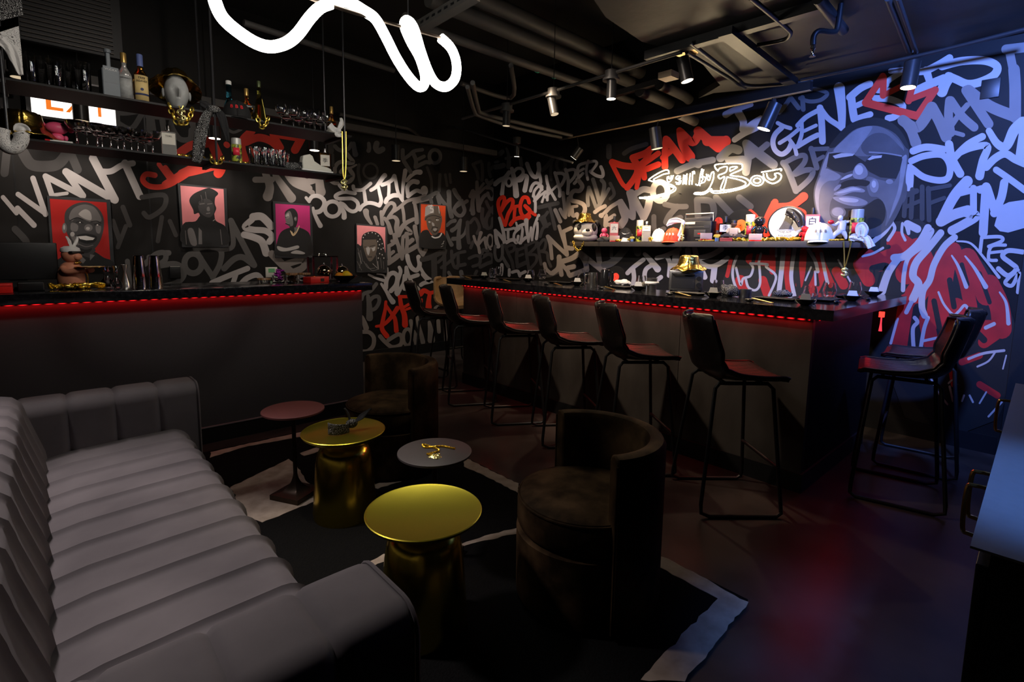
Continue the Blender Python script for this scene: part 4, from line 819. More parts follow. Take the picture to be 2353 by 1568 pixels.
# track along the mural
XT = 4.57
ta, tb = on_x(1286, 320, XT), on_x(1864, 205, XT)
tr = thing('lighting_track', 'long black track with a thin metal lip before the mural', 'track', ta)
part('track', BLK, tr, lambda b: b.box((-0.03, 0, -0.01), (0.03, (tb-ta).y, 0.055)))
part('track_lip', mat('pale_strip', (0.70, 0.52, 0.30), 0.35, 0.6), tr, lambda b: (b.box((-0.028, -0.15, -0.014), (-0.020, (tb-ta).y, -0.0095)), b.box((-0.008, -0.15, -0.014), (0.0, (tb-ta).y, -0.0095))))
for px, py, aim, lit, L, lab, pw, tgt in ((1326, 352, (-0.25, 0.55, -0.8), True, 0.13, 'brightly lit spot at the left end of the mural track', 110, (4.9, 4.1, 1.55)),
        (1507, 318, (0.12, -0.12, -1), False, 0.20, 'grey unlit-looking spot, middle of the mural track', 125, (4.88, 3.0, 1.50)),
        (1768, 268, (-0.15, 0.30, -0.9), True, 0.21, 'large lit black spot at the right end of the mural track', 120, (4.88, 1.80, 1.5))):
    p = on_x(px, py, XT-0.03); k = (p.y-ta.y)
    can(p, aim, L, 0.055 if L > 0.15 else 0.042, (XT, p.y+0.0 if L > 0.15 else p.y+0.03, ta.z-0.01), lab, lit, None, 'spots on the mural track')
    d = Vector(aim).normalized()
    lamp('lamp_light', 'SPOT', p+d*(L/2+0.02), tgt, pw, (1.0, 0.70, 0.42), 0.03, 76, 0.85)
p = on_x(1188, 348, 4.3)
can(p, (0.05, 0.1, -1), 0.12, 0.032, on_x(1188, 324, 4.3), 'small lit brass-tinted spot above the word history', True, None)
lamp('lamp_light', 'SPOT', p+Vector((0, 0, -0.08)), (4.99, 5.3, 1.5), 36, (1.0, 0.84, 0.72), 0.03, 95, 0.9)
a, b2 = on_x(1034, 288, 4.3), on_x(1316, 374, 4.3)
cq = thing('sloping_conduit', 'thin conduit running down to the small lit spot above the word history', 'conduit', a)
b2 = on_z(1316, 374, a.z) if False else b2
part('tube', CONDP, cq, lambda b: b.tube([(0, 0, 0), b2-a], 0.012, 10))
q2 = on_x(1188, 324, 4.3); part('junction_box', CONDP, cq, lambda b: b.cyl(q2-a+Vector((0, 0, -0.03)), q2-a+Vector((0, 0, 0.04)), 0.045, 16))
# blue-side can by the crown
p = on_x(2092, 172, 4.70)
can(p, (-0.10, 0.05, -1), 0.18, 0.05, (4.70, p.y, 2.86), 'black spot with a lit rim before the red crown', True, (10, (0.8, 0.9, 1.0), 70, 0.8))
# pipes
def pipe(name, label, cat, pp, z, wpx, m=PIPEM, par=None, group=None, bend=None):
    P = [on_z(x, y, z) for x, y in pp]; c = P[0]
    mid = sum(P, Vector((0,0,0)))/len(P); dist = (mid-EYEV).dot(FW); r = wpx/2*dist/F_PX
    t = thing(name, label, cat, c, 0, group)
    part('tube', m, t, lambda b: b.tube([q-c for q in (P if len(P) == 2 else catmull(P, 5))], r, 16))
    return t, r, P
GP = 'painted pipes under the ceiling'
pipe('ceiling_pipe', 'thick painted pipe, uppermost right of the two parallel ones', 'pipe', [(1060, -22), (1484, 172)], 3.35, 33, group=GP)
pipe('ceiling_pipe', 'thick painted pipe running just left of the uppermost one', 'pipe', [(985, -4), (1450, 190)], 3.2, 30, group=GP)
t_, r_, P_ = pipe('ceiling_pipe', 'painted pipe wrapped with a green and white banded label', 'pipe', [(930, 40), (1032, 84), (1454, 233)], 3.05, 19, group=GP)
qa, qb = on_z(1234, 157, 3.05), on_z(1276, 172, 3.05)
part('label_band', mat('green_band', (0.05, 0.45, 0.28), 0.5), t_, lambda b: (b.tube([qa-P_[0], qa-P_[0]+(qb-qa)*0.08], r_*1.06, 16), b.tube([qb-P_[0], qb-P_[0]-(qb-qa)*0.08], r_*1.06, 16)))
def band(b):
    d = (qb-qa).normalized(); up = Vector((0, 0, 1)); M = Matrix.Identity(4); n = Vector((d.y, -d.x, 0)).normalized()
    if n.dot(Vector((-1, -1, 0))) < 0: n = -n
    y = Vector((0, 0, 1)); x = d if d.cross(y).dot(n) > 0 else -d; n = (n-Vector((0, 0, 0.9))).normalized(); y = n.cross(x)
    c = (qa+qb)/2-P_[0]+n*(r_*1.03)
    for i in range(3): M[i][0], M[i][1], M[i][2], M[i][3] = x[i], y[i], n[i], c[i]
    add_text(b, 'CONDENSATE DRAIN', 0.026, M)
part('label_text', mat('pale_green_ink', (0.45, 0.85, 0.68), 0.6), t_, band)
pipe('ceiling_pipe', 'narrow painted pipe right of the glowing neon loop', 'pipe', [(1060, 192), (1174, 225), (1174, 150)], 2.95, 10, group=GP)
pipe('ceiling_pipe', 'pair-like conduit curving low behind the small spots', 'pipe', [(1086, 190), (1098, 245), (1112, 262), (1200, 284), (1316, 312)], 2.7, 9, group=GP)
pipe('ceiling_pipe', 'conduit running just under the low curved one', 'pipe', [(1074, 200), (1090, 255), (1106, 268), (1190, 295), (1290, 316)], 2.68, 8, group=GP)
pipe('ceiling_pipe', 'cut pipe end lit warm below the pale junction box', 'pipe', [(1470, 208), (1546, 242), (1560, 262)], 2.95, 24, group=GP)
pipe('ceiling_pipe', 'insulated pipe with an elbow, right of the cut pipe end', 'pipe', [(1515, 194), (1578, 224), (1590, 245)], 2.95, 22, group=GP)
pipe('ceiling_pipe', 'pipe stub pointing down above the word dream', 'pipe', [(1560, 262), (1622, 292)], 2.72, 20, group=GP)
pipe('ceiling_pipe', 'painted pipe crossing behind the neon arc on the left', 'pipe', [(560, 52), (905, 162)], 3.1, 13, group=GP)
pipe('ceiling_pipe', 'low painted pipe along the portrait wall above the rail', 'pipe', [(780, 262), (920, 292), (945, 300), (975, 322), (1000, 332)], 2.85, 7, group=GP)
GC = 'conduits and channels under the membrane ceiling'
pipe('ceiling_conduit', 'bent conduit between the lit spot and the mural track', 'conduit', [(1585, 98), (1690, 178), (1716, 196), (1770, 196), (1868, 186)], 2.84, 9, CABLEM, group=GC)
pipe('ceiling_conduit', 'straight conduit beside the bent one under the membrane', 'conduit', [(1578, 120), (1712, 202)], 2.84, 8, CABLEM, group=GC)
pipe('ceiling_conduit', 'hooked conduit at the top under the membrane ceiling', 'conduit', [(1725, -5), (1805, 62), (1816, 78), (1800, 92), (1740, 104)], 2.84, 10, CABLEM, group=GC)
pipe('ceiling_conduit', 'left conduit of the pair above the red crown', 'conduit', [(2040, -4), (2088, 118)], 2.83, 12, CABLEM, group=GC)
pipe('ceiling_conduit', 'right conduit of the pair above the red crown', 'conduit', [(2063, -4), (2106, 120)], 2.83, 9, CABLEM, group=GC)
pipe('ceiling_conduit', 'long conduit following the top edge of the mural', 'conduit', [(1840, 184), (2110, 128), (2360, 66)], 2.80, 9, CABLEM, group=GC)
pipe('ceiling_conduit', 'thick stub pipe at the top above the sprinkler', 'conduit', [(1880, -4), (1938, 70)], 2.84, 24, CABLEM, group=GC)
def channel_bar(label, a, b_, z, w, h, m=CABLEM, name='ceiling_channel'):
    A_, B_ = on_z(*a, z), on_z(*b_, z); t = thing(name, label, 'beam', A_, math.atan2((B_-A_).y, (B_-A_).x), GC)
    L = (B_-A_).length
    part('channel', m, t, lambda b: b.box((0, -w/2, -h/2), (L, w/2, h/2)))
    return t, L
channel_bar('wide dark metal channel running under the membrane ceiling', (1666, 72), (1820, 190), 2.82, 0.09, 0.05)
channel_bar('dark cross beam carrying the conduits under the membrane', (1486, 130), (1900, 10), 2.86, 0.07, 0.06)
t_, L_ = channel_bar('perforated steel strut above the neon lamp', (966, 62), (1092, -12), 3.0, 0.075, 0.06, PIPEM, 'perforated_strut')
part('slots', BLK, t_, lambda b: [b.box((0.06+i*0.075, -0.0385, -0.008), (0.10+i*0.075, -0.037, 0.008)) for i in range(int(L_/0.075)-1)])
t_, L_ = channel_bar('perforated strut under the parallel painted pipes', (1408, 218), (1522, 186), 2.98, 0.06, 0.05, PIPEM, 'perforated_strut')
# sprinkler
sk = on_z(1868, 112, 2.62)
sq = thing('sprinkler', 'fire sprinkler head on a short bent black pipe', 'sprinkler', sk)
part('pipe', BLK, sq, lambda b: b.tube(catmull([(0, 0, 0.02), (0, 0, 0.07), (0.02, -0.02, 0.10), (0.12, -0.06, 0.11), (0.15, -0.075, 0.14), (0.16, -0.08, 0.275)], 4), 0.016, 10))
part('head', CHROME, sq, lambda b: b.lathe([(0.012, 0.02), (0.014, 0.0), (0.006, -0.01), (0.006, -0.035), (0.018, -0.04), (0.018, -0.045), (0, -0.045)], 14))
# exit sign
es = on_y(172, 248, 5.78)
ex = thing('exit_sign', 'lit white exit sign with orange letters behind the left shelves', 'sign', es)
part('housing', BLK, ex, lambda b: b.box((-0.30, 0.0, -0.12), (0.30, 0.05, 0.10)))
part('bracket', BLK, ex, lambda b: b.box((-0.1, 0.049, -0.05), (0.1, 0.149, 0.05)))
part('panel', mat('exit_panel', (0.9, 0.9, 0.9), 0.5, emit=(1.0, 0.95, 0.9), strength=1.5, var=0), ex, lambda b: b.box((-0.27, -0.004, -0.10), (0.27, 0.0, 0.085)))
EXL = mat('exit_letters', (0.9, 0.25, 0.03), 0.5, emit=(1.0, 0.20, 0.01), strength=0.8, var=0)
part('letter', EXL, ex, lambda b: b.prism([(-0.180, -0.045), (-0.075, -0.045), (-0.075, -0.020), (-0.148, -0.020), (-0.148, 0.062), (-0.075, 0.062), (-0.075, 0.084), (-0.180, 0.084)], 'y', -0.0065, -0.0045))
part('letter', EXL, ex, lambda b: b.prism([(-0.060, -0.045), (-0.035, -0.045), (0.0, 0.01), (0.035, -0.045), (0.06, -0.045), (0.014, 0.02), (0.06, 0.084), (0.035, 0.084), (0.0, 0.035), (-0.035, 0.084), (-0.06, 0.084), (-0.014, 0.02)], 'y', -0.0065, -0.0045))
part('letter', EXL, ex, lambda b: b.box((0.150, -0.0065, -0.045), (0.172, -0.0045, 0.084)))
# vent
vt = on_y(165, 35, 5.3)
ve = thing('ceiling_vent', 'dark louvred vent grille high at the top left', 'vent', vt)
part('frame', BLK, ve, lambda b: b.box((-0.30, 0.02, -0.24), (0.30, 0.08, 0.24)))
part('slats', mat('vent_slat', (0.035, 0.03, 0.026), 0.4, 0.5), ve, lambda b: [b.box((-0.29, -0.0+0.002, -0.22+i*0.031), (0.24, 0.02, -0.212+i*0.031)) for i in range(15)])
# ================================================================== PORTRAIT POSTERS
FRAMEM = mat('slate_frame', (0.030, 0.032, 0.036), 0.5, 0, 0.15, 20)
def poster(label, origin, outer, items):
    ox, oy, s = origin; P = [on_y(ox+x/s, oy+y/s, YW-0.012) for x, y in pts(outer)]
    c = sum(P, Vector((0, 0, 0)))/4; t = thing('portrait_poster', label, 'poster', c, 0, 'portrait posters on the lettered wall')
    mb = MB(); mb.prism([(p.x-c.x, p.z-c.z) for p in P], 'y', -0.008, 0.010); mb.build('backing_board', FRAMEM, t, smooth=False)
    o = word('painted_image', 'L', origin, 'b', items, None, 0.0215); o.parent = t
    o.matrix_parent_inverse = Matrix.Identity(4)
    me = o.data; me.transform(Matrix.Translation(-c))
poster('portrait poster of a smiling bald bearded man on deep red', Cq, "470,305 1102,345 1146,1022 520,1020",
  "=r;q:498,335 1066,372 1108,1000 545,1000;=b;p:545,1005 600,930 700,860 830,900 930,860 1040,925 1108,950 1112,1002;=s;q:680,720 760,880 900,930 960,850 900,780;=t;q:760,855 860,950 830,985 780,930;q:900,890 950,900 900,955;=s;p:648,590 650,480 700,415 790,375 890,375 980,428 1032,510 1040,610 1020,710 985,790 930,850 870,872 800,850 740,790 690,720 662,660;=t;p:690,520 730,435 830,393 930,412 990,480 1012,560 900,565 780,520 720,560;=l;p:790,480 850,440 905,470 915,545 860,540 800,505;=t;p:715,575 780,600 770,660 710,650;p:960,600 1010,610 1000,680 965,670;e:885,625,42,36;e:645,630,24,52;p:700,690 760,720 790,800 740,770;=l;e:880,632,20,16;e:725,690,22,24;e:642,620,10,26;=b;10:700,555 770,525 830,545;10:910,565 970,560 1010,580;10:765,572 800,565 830,580;10:945,595 975,590 1000,600;p:770,705 860,682 965,712 950,765 870,785 790,755;=w;q:782,712 860,706 950,728 930,748 865,752 800,738;e:800,572,8,6;e:975,597,8,6;=b;p:800,830 860,845 920,830 900,865 860,880 820,865;=t;10:790,790 860,815 930,800")
poster('portrait poster of a man with short twisted locks on pink', Dq, "108,160 550,210 570,738 150,738",
  "=p;q:135,183 524,215 545,716 165,716;=b;p:160,530 270,505 320,450 430,430 455,500 545,560 555,716 165,716;p:215,320 250,262 330,222 400,205 475,250 450,290 445,345 458,390 440,440 430,480 380,500 320,470 300,430 260,440 250,400;=s;p:300,330 370,300 430,340 440,420 400,470 340,450 300,400;=t;q:300,560 328,590 332,712 298,712;p:200,585 250,575 285,712 230,712;6:495,580 510,712;6:180,590 190,712;=t;8:310,350 350,345;8:380,350 420,345;p:375,380 395,375 400,410 375,410;10:370,435 400,430;=b;7:270,290 300,360;7:330,250 340,330;7:300,260 320,330;7:400,240 420,300;7:430,240 465,270;=t;4:320,270 330,310;4:360,240 370,300;=l;6:430,500 445,490")
poster('portrait poster of a man with crossed arms and gold necklace on magenta', Dq, "966,322 1316,355 1330,836 990,832",
  "=m;q:990,345 1300,366 1311,810 1003,810;=b;p:1000,720 1035,610 1110,565 1200,560 1285,600 1311,670 1311,810 1003,810;p:1075,440 1110,395 1160,392 1192,440 1190,510 1170,560 1120,560;=t;p:1078,445 1120,412 1145,470 1150,540 1112,548 1090,520 1080,485;e:1173,483,12,20;q:1160,560 1210,558 1190,600 1165,600;=l;p:1085,450 1110,430 1115,470 1090,475;6:1085,520 1110,530;e:1168,480,5,10;p:1010,728 1090,745 1190,722 1196,750 1080,776 1020,765;p:1130,792 1180,765 1255,788 1235,802;=b;6:1082,470 1110,465;10:1085,525 1120,540;=y;9:1128,592 1150,632 1180,605 1206,548;6:1140,600 1152,622 1170,600")
poster('portrait poster of a woman with beaded braids and headband on pink', Eq, "148,838 427,862 430,1282 155,1278",
  "=p;q:157,853 413,872 413,1100 160,1060;=b;p:157,1030 195,1040 205,950 265,912 335,918 385,970 405,1060 412,1265 200,1270 160,1230;=z;p:215,1000 330,995 336,1080 310,1150 270,1180 232,1110;q:212,985 332,982 332,1026 215,1032;=l;p:240,1050 275,1060 265,1120 250,1110;q:290,1060 325,1045 320,1080 300,1090;e:285,1060,7,6;=b;6:275,1045 320,1035;6:225,1050 250,1052;8:255,1140 290,1140;e:285,1060,3,4;=w;e:230,940,4,5;e:260,925,4,5;e:295,920,4,5;e:325,930,4,5;e:350,950,4,5;e:365,980,4,6;e:345,1000,4,6;e:360,1030,4,6;e:385,1020,4,6;e:350,1060,4,6;e:375,1070,4,6;e:395,1060,4,6;e:362,1110,4,6;e:385,1120,4,6;e:350,1150,4,6;e:215,965,4,5;e:400,1150,4,6;=t;4:165,1060 190,1150 180,1240;4:190,1080 210,1180;5:220,1180 260,1240 320,1240;5:330,1120 345,1250;4:370,1150 380,1240;4:395,1180 400,1250;5:240,1200 290,1260 350,1250;4:160,1180 200,1260;=l;4:345,1180 352,1250;4:300,1200 340,1240;3:170,1100 200,1200")
poster('portrait poster of a man in a cap numbered 3 on orange', R4, "850,128 1350,180 1336,1002 848,970",
  "=o;q:875,155 1338,190 1322,975 875,965;=b;p:875,700 1000,640 1080,740 1230,690 1322,745 1322,975 875,965;=z;p:975,450 1000,400 1230,390 1262,480 1240,620 1180,720 1110,745 1050,690 1000,600;=l;q:950,390 958,220 1010,172 1110,190 1122,330 1000,370;=z;q:1110,190 1205,190 1250,330 1252,385 1120,340;=z;p:948,462 960,390 1100,328 1250,370 1255,420 1100,398 985,460;=b;14:960,450 1000,400 1120,370 1250,410;=w;22:1020,200 1085,180 1050,235 1100,250 1100,300 1060,310;e:1040,492,22,16;e:1185,455,26,14;8:1205,200 1222,330;=b;e:1048,490,9,10;e:1192,455,9,9;14:1075,640 1110,585 1190,600;12:1020,455 1065,460;12:1150,430 1210,430;=l;p:1105,625 1160,610 1175,640 1130,665;p:1080,500 1120,520 1130,570 1090,560;=b;16:1110,675 1150,690 1190,650;=w;26:1085,765 1140,790 1220,770 1262,710;8:1290,890 1310,850;8:1265,910 1300,900;6:1250,960 1290,940;=z;e:1258,455,14,60")
# ================================================================== HANGING SHELVES
ZU, ZL, YF, YB = 2.307, 1.992, 4.10, 4.47
hs = thing('hanging_shelf', 'two-tier black metal shelf hung on thin rods over the left bar', 'shelf', (0.7, 4.28, ZL))
T = Matrix.Translation((-0.7, -4.28, -ZL))
for z in (ZU, ZL):
    part('shelf_board', mat('dark_steel_board', (0.007, 0.007, 0.008), 0.5, 0.0, 0.15, 10, spec=0.3), hs, lambda b: (b.box((-1.2, YF, z-0.012), (1.945, YB, z)),), T)
    for x in (-0.081, 0.955, 1.885):
        part('cross_bar', BLK, hs, lambda b: b.box((x-0.012, YF-0.005, z-0.030), (x+0.012, YB+0.005, z-0.012)), T)
for x in (-0.081, 0.955, 1.885):
    for y in (YF-0.004, YB+0.004):
        part('rod', mat('dark_steel_rod', (0.05, 0.05, 0.055), 0.35, 0.6, 0.1, 10), hs, lambda b: b.cyl((x, y, ZL-0.02), (x, y, 3.75), 0.0075, 8), T)
# ---- glassware
def gl_profile(kind):
    if kind == 'highball': return [(0, 0), (0.031, 0), (0.033, 0.004), (0.036, 0.155), (0.0345, 0.155), (0.031, 0.014), (0, 0.012)]
    if kind == 'tumbler': return [(0, 0), (0.033, 0), (0.036, 0.006), (0.038, 0.125), (0.036, 0.125), (0.0335, 0.016), (0, 0.014)]
    if kind == 'coupe': return [(0, 0), (0.034, 0), (0.034, 0.002), (0.006, 0.006), (0.0045, 0.07), (0.010, 0.078), (0.036, 0.090), (0.048, 0.112), (0.050, 0.130), (0.0488, 0.130), (0.0465, 0.113), (0.035, 0.0925), (0.009, 0.081), (0, 0.080)]
    if kind == 'wine': return [(0, 0), (0.036, 0), (0.036, 0.002), (0.006, 0.007), (0.0045, 0.085), (0.010, 0.093), (0.038, 0.112), (0.048, 0.145), (0.046, 0.175), (0.040, 0.195), (0.0388, 0.195), (0.0446, 0.175), (0.0465, 0.145), (0.037, 0.1145), (0.009, 0.096), (0, 0.095)]
    return [(0, 0), (0.026, 0), (0.034, 0.006), (0.042, 0.035), (0.043, 0.055), (0.038, 0.085), (0.033, 0.11), (0.0318, 0.11), (0.0367, 0.085), (0.0416, 0.055), (0.0405, 0.036), (0.032, 0.009), (0, 0.007)]
_gl = {}
def glassware(kind, loc, label, group, name, cat='glass', sc=1.0):
    if kind not in _gl: 
        mb = MB(); mb.lathe(gl_profile(kind), 22, cap=False); o = mb.build(name, GLASS); _gl[kind] = o
    else:
        o = _gl[kind].copy(); COL.objects.link(o)
    o.location = loc; o.scale = (sc, sc, sc)
    return tag(o, label, cat, group)
def sh(px, y, z, py=300):   # point of a shelf under photo column px
    d0 = on_y(px, py, y); 
    lo, hi = 0, 1568
    for _i in range(40):
        m_ = (lo+hi)/2
        if on_y(px, m_, y).z > z: lo = m_
        else: hi = m_
    q = on_y(px, lo, y); return Vector((q.x, y, z))
for i, (px, y) in enumerate(((70, 4.20), (88, 4.33), (106, 4.24), (128, 4.19), (148, 4.30), (172, 4.22), (193, 4.19))):
    glassware('highball', sh(px, y, ZU), 'clear highball glass on the upper hanging shelf, %s of seven' % ORD[i], 'highball glasses on the upper shelf', 'highball_glass', sc=1.15)
for i, (px, y) in enumerate(((178, 4.17), (202, 4.24), (225, 4.18), (236, 4.33), (256, 4.20), (272, 4.33), (286, 4.19), (303, 4.30), (318, 4.20), (332, 4.32), (352, 4.18))):
    glassware('coupe', sh(px, y, ZL), 'stemmed coupe glass on the lower hanging shelf, %s of eleven' % ORD[i], 'coupe glasses on the lower shelf', 'coupe_glass', sc=1.1)
for i, (px, y) in enumerate(((647, 4.18), (660, 4.32), (675, 4.18), (688, 4.32), (700, 4.19), (713, 4.31), (724, 4.18), (737, 4.30), (752, 4.18))):
    glassware('wine', sh(px, y, ZU), 'round stemmed wine glass on the upper hanging shelf, %s of nine' % ORD[i], 'wine glasses on the upper shelf', 'wine_glass', sc=0.86)
for i, (px, y) in enumerate(((588, 4.20), (598, 4.33), (609, 4.19), (619, 4.34), (627, 4.20), (637, 4.33), (645, 4.20), (654, 4.30))):
    glassware('tumbler', sh(px, y, ZL), 'tall clear tumbler clustered beside the spray can, %s of eight' % ORD[i], 'tumblers on the lower shelf', 'tumbler_glass', sc=1.1)
# ---- bottles
def head_of(loc): return math.atan2(-loc[1], -loc[0])
def tint(name, c): return mat(name, c, 0.03, 0.0, 0.0, trans=1.0, ior=1.4)
LABW = mat('paper_label', (0.72, 0.68, 0.60), 0.7, 0, 0.06, 40); INK = mat('black_ink', (0.015, 0.015, 0.018), 0.7, 0, 0)
def bottle(loc, H, R, label, glass, capm, shape='round', labm=None, l0=0.15, l1=0.5, text=(), neck=0.30, shoulder=0.62, captop=0.86, capr=1.15, inkm=None, group=None, name='liquor_bottle', rot=0.0, liquid=None, lspan=1.0):
    a = head_of(loc)+rot; t = thing(name, label, 'bottle', loc, a, group)
    n = 28 if shape == 'round' else 4; k = 1.0 if shape == 'round' else 1.30
    pr = [(0, 0), (R*0.92, 0), (R, H*0.02), (R, H*(shoulder-0.10)), (R*0.93, H*(shoulder-0.04)), (R*0.60, H*(shoulder+0.05)), (R*neck, H*(shoulder+0.11)), (R*neck*0.95, H*captop)]
    if shape == 'cone': n = 28; k = 1.0; pr = [(0, 0), (R*0.9, 0), (R, H*0.03), (R*0.97, H*0.12), (R*0.70, H*0.40), (R*neck*1.1, H*shoulder), (R*neck, H*captop)]
    if shape == 'box': pr = [(0, 0), (R*0.97, 0), (R, H*0.02), (R, H*shoulder), (R*0.96, H*(shoulder+0.03)), (R*neck, H*(shoulder+0.05)), (R*neck*0.95, H*captop)]
    def body(b, pr=pr, s=1.0):
        if n == 4: b.T = Matrix.Rotation(PI/4, 4, 'Z')
        b.lathe([(r*k*s if r > R*neck*1.01 else r*s, z) for r, z in pr], n if n == 28 else 4)
    part('body', glass, t, body, mods=() if n == 28 else [('BEVEL', dict(width=R*0.10, segments=2, limit_method='ANGLE', angle_limit=math.radians(40)))])
    part('cap', capm, t, lambda b: b.lathe([(0, H*captop-0.001), (R*neck*capr, H*captop-0.001), (R*neck*capr, H*0.985), (R*neck*capr*0.85, H), (0, H)], 18))
    if labm:
        if n == 28: lb_ = part('label', labm, t, lambda b: b.lathe([(R*1.012, H*l0), (R*1.012, H*l1)], 20, a0=-lspan, a1=lspan, cap=False), mods=[('SOLIDIFY', dict(thickness=0.0006))])
        else:
            w = R*0.80; x = R*k*0.7071+0.0006; lb_ = part('label', labm, t, lambda b: b.box((x, -w, H*l0), (x+0.0012, w, H*l1)))
        for (s, zz, size) in text:
            xx = R*1.02+0.001 if n == 28 else R*k*0.7071+0.0024
            part('lettering', inkm or INK, lb_, lambda b: add_text(b, s, size, facing((xx, 0, H*zz), 0)))
    return t
CLEAR = mat('clear_bottle_glass', (0.80, 0.79, 0.76), 0.06, 0.0, 0.0, trans=0.72); AMB = tint('amber_spirit_glass', (0.80, 0.42, 0.07)); GRN = tint('green_gold_glass', (0.55, 0.48, 0.10)); BLU = tint('turquoise_glass', (0.10, 0.45, 0.60)); PNK = mat('pink_glass', (0.85, 0.22, 0.24), 0.08, 0.0, 0.0, trans=0.35); DRK = tint('dark_bottle_glass', (0.06, 0.03, 0.02))
FROST = mat('frosted_grey_glass', (0.14, 0.16, 0.18), 0.5, 0.1, 0.1, 30); CORK = mat('gold_foil_cap', (0.70, 0.45, 0.14), 0.35, 0.8); CAPB = mat('black_cap', (0.015, 0.015, 0.016), 0.4); CAPW = mat('white_cap', (0.75, 0.75, 0.73), 0.5); CAPBL = mat('blue_cap', (0.10, 0.14, 0.34), 0.5)
LABY = mat('cream_yellow_label', (0.70, 0.52, 0.22), 0.6); LABG = mat('grey_print_label', (0.36, 0.37, 0.37), 0.6, 0, 0.4, 60); WHTINK = mat('white_ink', (0.65, 0.66, 0.66), 0.6, 0, 0)
bottle(sh(254, 4.22, ZU), 0.300, 0.050, 'frosted grey bottle with etched writing on the upper hanging shelf', FROST, FROST, 'box', FROST, 0.3, 0.62, (("VODKA", 0.56, 0.018),), 0.34, 0.55, 0.93, 1.1, WHTINK, rot=0.25)
bottle(sh(290, 4.21, ZU), 0.295, 0.040, 'round clear bottle with grey printed label and cork, beside the yellow-labelled one', CLEAR, CORK, 'round', LABG, 0.08, 0.52, (("REPOSADO", 0.46, 0.011),), 0.34, 0.60, 0.80, 1.2, rot=0.1)
b_ = bottle(sh(327, 4.22, ZU), 0.310, 0.043, 'bottle with a yellow label reading Tres Agaves and blue neck band', AMB, CAPBL, 'round', LABY, 0.06, 0.56, (("TRES", 0.50, 0.017), ("AGAVES", 0.44, 0.016)), 0.36, 0.60, 0.76, 1.15, rot=0.1)
part('label_stripe', mat('navy_ink', (0.03, 0.04, 0.12), 0.6), b_, lambda b: b.lathe([(0.0438, 0.050), (0.0438, 0.062)], 20, a0=-1.0, a1=1.0, cap=False), mods=[('SOLIDIFY', dict(thickness=0.0006))])
part('label_seal', mat('navy_ink', (0.03, 0.04, 0.12), 0.6), b_, lambda b: b.cyl((0.0435, 0, 0.086), (0.0448, 0, 0.086), 0.009, 16))
bottle(sh(529, 4.36, ZU), 0.300, 0.036, 'turquoise bottle with white cap behind the black cap', BLU, CAPW, 'round', None, 0, 0, (), 0.50, 0.48, 0.91, 1.1)
bottle(sh(569, 4.30, ZU), 0.255, 0.040, 'golden rum bottle lettered Cruzan behind the black cap', AMB, CORK, 'round', CAPB, 0.42, 0.52, (("CRUZAN", 0.47, 0.017),), 0.30, 0.55, 0.80, 1.2, WHTINK)
bottle(sh(598, 4.24, ZU), 0.310, 0.045, 'slender green-gold cone-shaped bottle left of the wine glasses', GRN, mat('green_foil', (0.10, 0.13, 0.06), 0.35, 0.5), 'cone', None, 0, 0, (), 0.26, 0.70, 0.86, 1.15)
bottle(sh(763, 4.36, ZU), 0.265, 0.040, 'small golden bottle behind the rightmost wine glass', AMB, CORK, 'round', LABW, 0.15, 0.35, (), 0.30, 0.55, 0.78, 1.15)
bottle(sh(390, 4.21, ZL), 0.205, 0.046, 'square clear bottle with pale label right of the coupe glasses', CLEAR, STEEL, 'box', LABW, 0.36, 0.72, (("TOKI", 0.62, 0.016),), 0.26, 0.74, 0.84, 1.1)
bottle(sh(748, 4.22, ZL), 0.205, 0.043, 'square amber whisky bottle with white label behind the sneaker', AMB, STEEL, 'box', LABW, 0.30, 0.72, (("季", 0.50, 0.040),), 0.26, 0.76, 0.85, 1.1)
def spray(loc, label, H=0.19, R=0.033):
    t = thing('spray_can', label, 'spray can', loc, head_of(loc))
    part('can', ramp_mat('graffiti_can_print', 'NOISE', (0.01, 0.01, 0.01), (0.45, 0.50, 0.06), 0.45, 0.55, 30, 0.35), t, lambda b: b.lathe([(0, 0), (R*0.95, 0), (R, 0.006), (R, H*0.70), (R*0.94, H*0.735), (0, H*0.735)], 26))
    part('print_spot', mat('hot_red_print', (0.75, 0.03, 0.06), 0.4), t, lambda b: b.lathe([(R*1.015, H*0.26), (R*1.015, H*0.58)], 14, a0=-0.75, a1=0.6, cap=False), mods=[('SOLIDIFY', dict(thickness=0.0006))])
    part('cap', mat('silver_grey_cap', (0.55, 0.55, 0.53), 0.4, 0.3), t, lambda b: b.lathe([(0, H*0.73), (R*0.96, H*0.73), (R*0.93, H*0.985), (R*0.86, H), (0, H)], 26))
    return t
# tray under the first can
cs = sh(545, 4.19, ZL)
tag(MB().lathe([(0, 0), (0.045, 0), (0.052, 0.004), (0.054, 0.014), (0.052, 0.014), (0.050, 0.006), (0, 0.005)], 24).build('glass_dish', GLASS), 'flat glass dish under the spray can on the lower hanging shelf', 'dish').location = cs
spray(cs+Vector((0, 0, 0.0145)), 'spray paint can standing on a glass dish, lower hanging shelf', 0.165, 0.034)
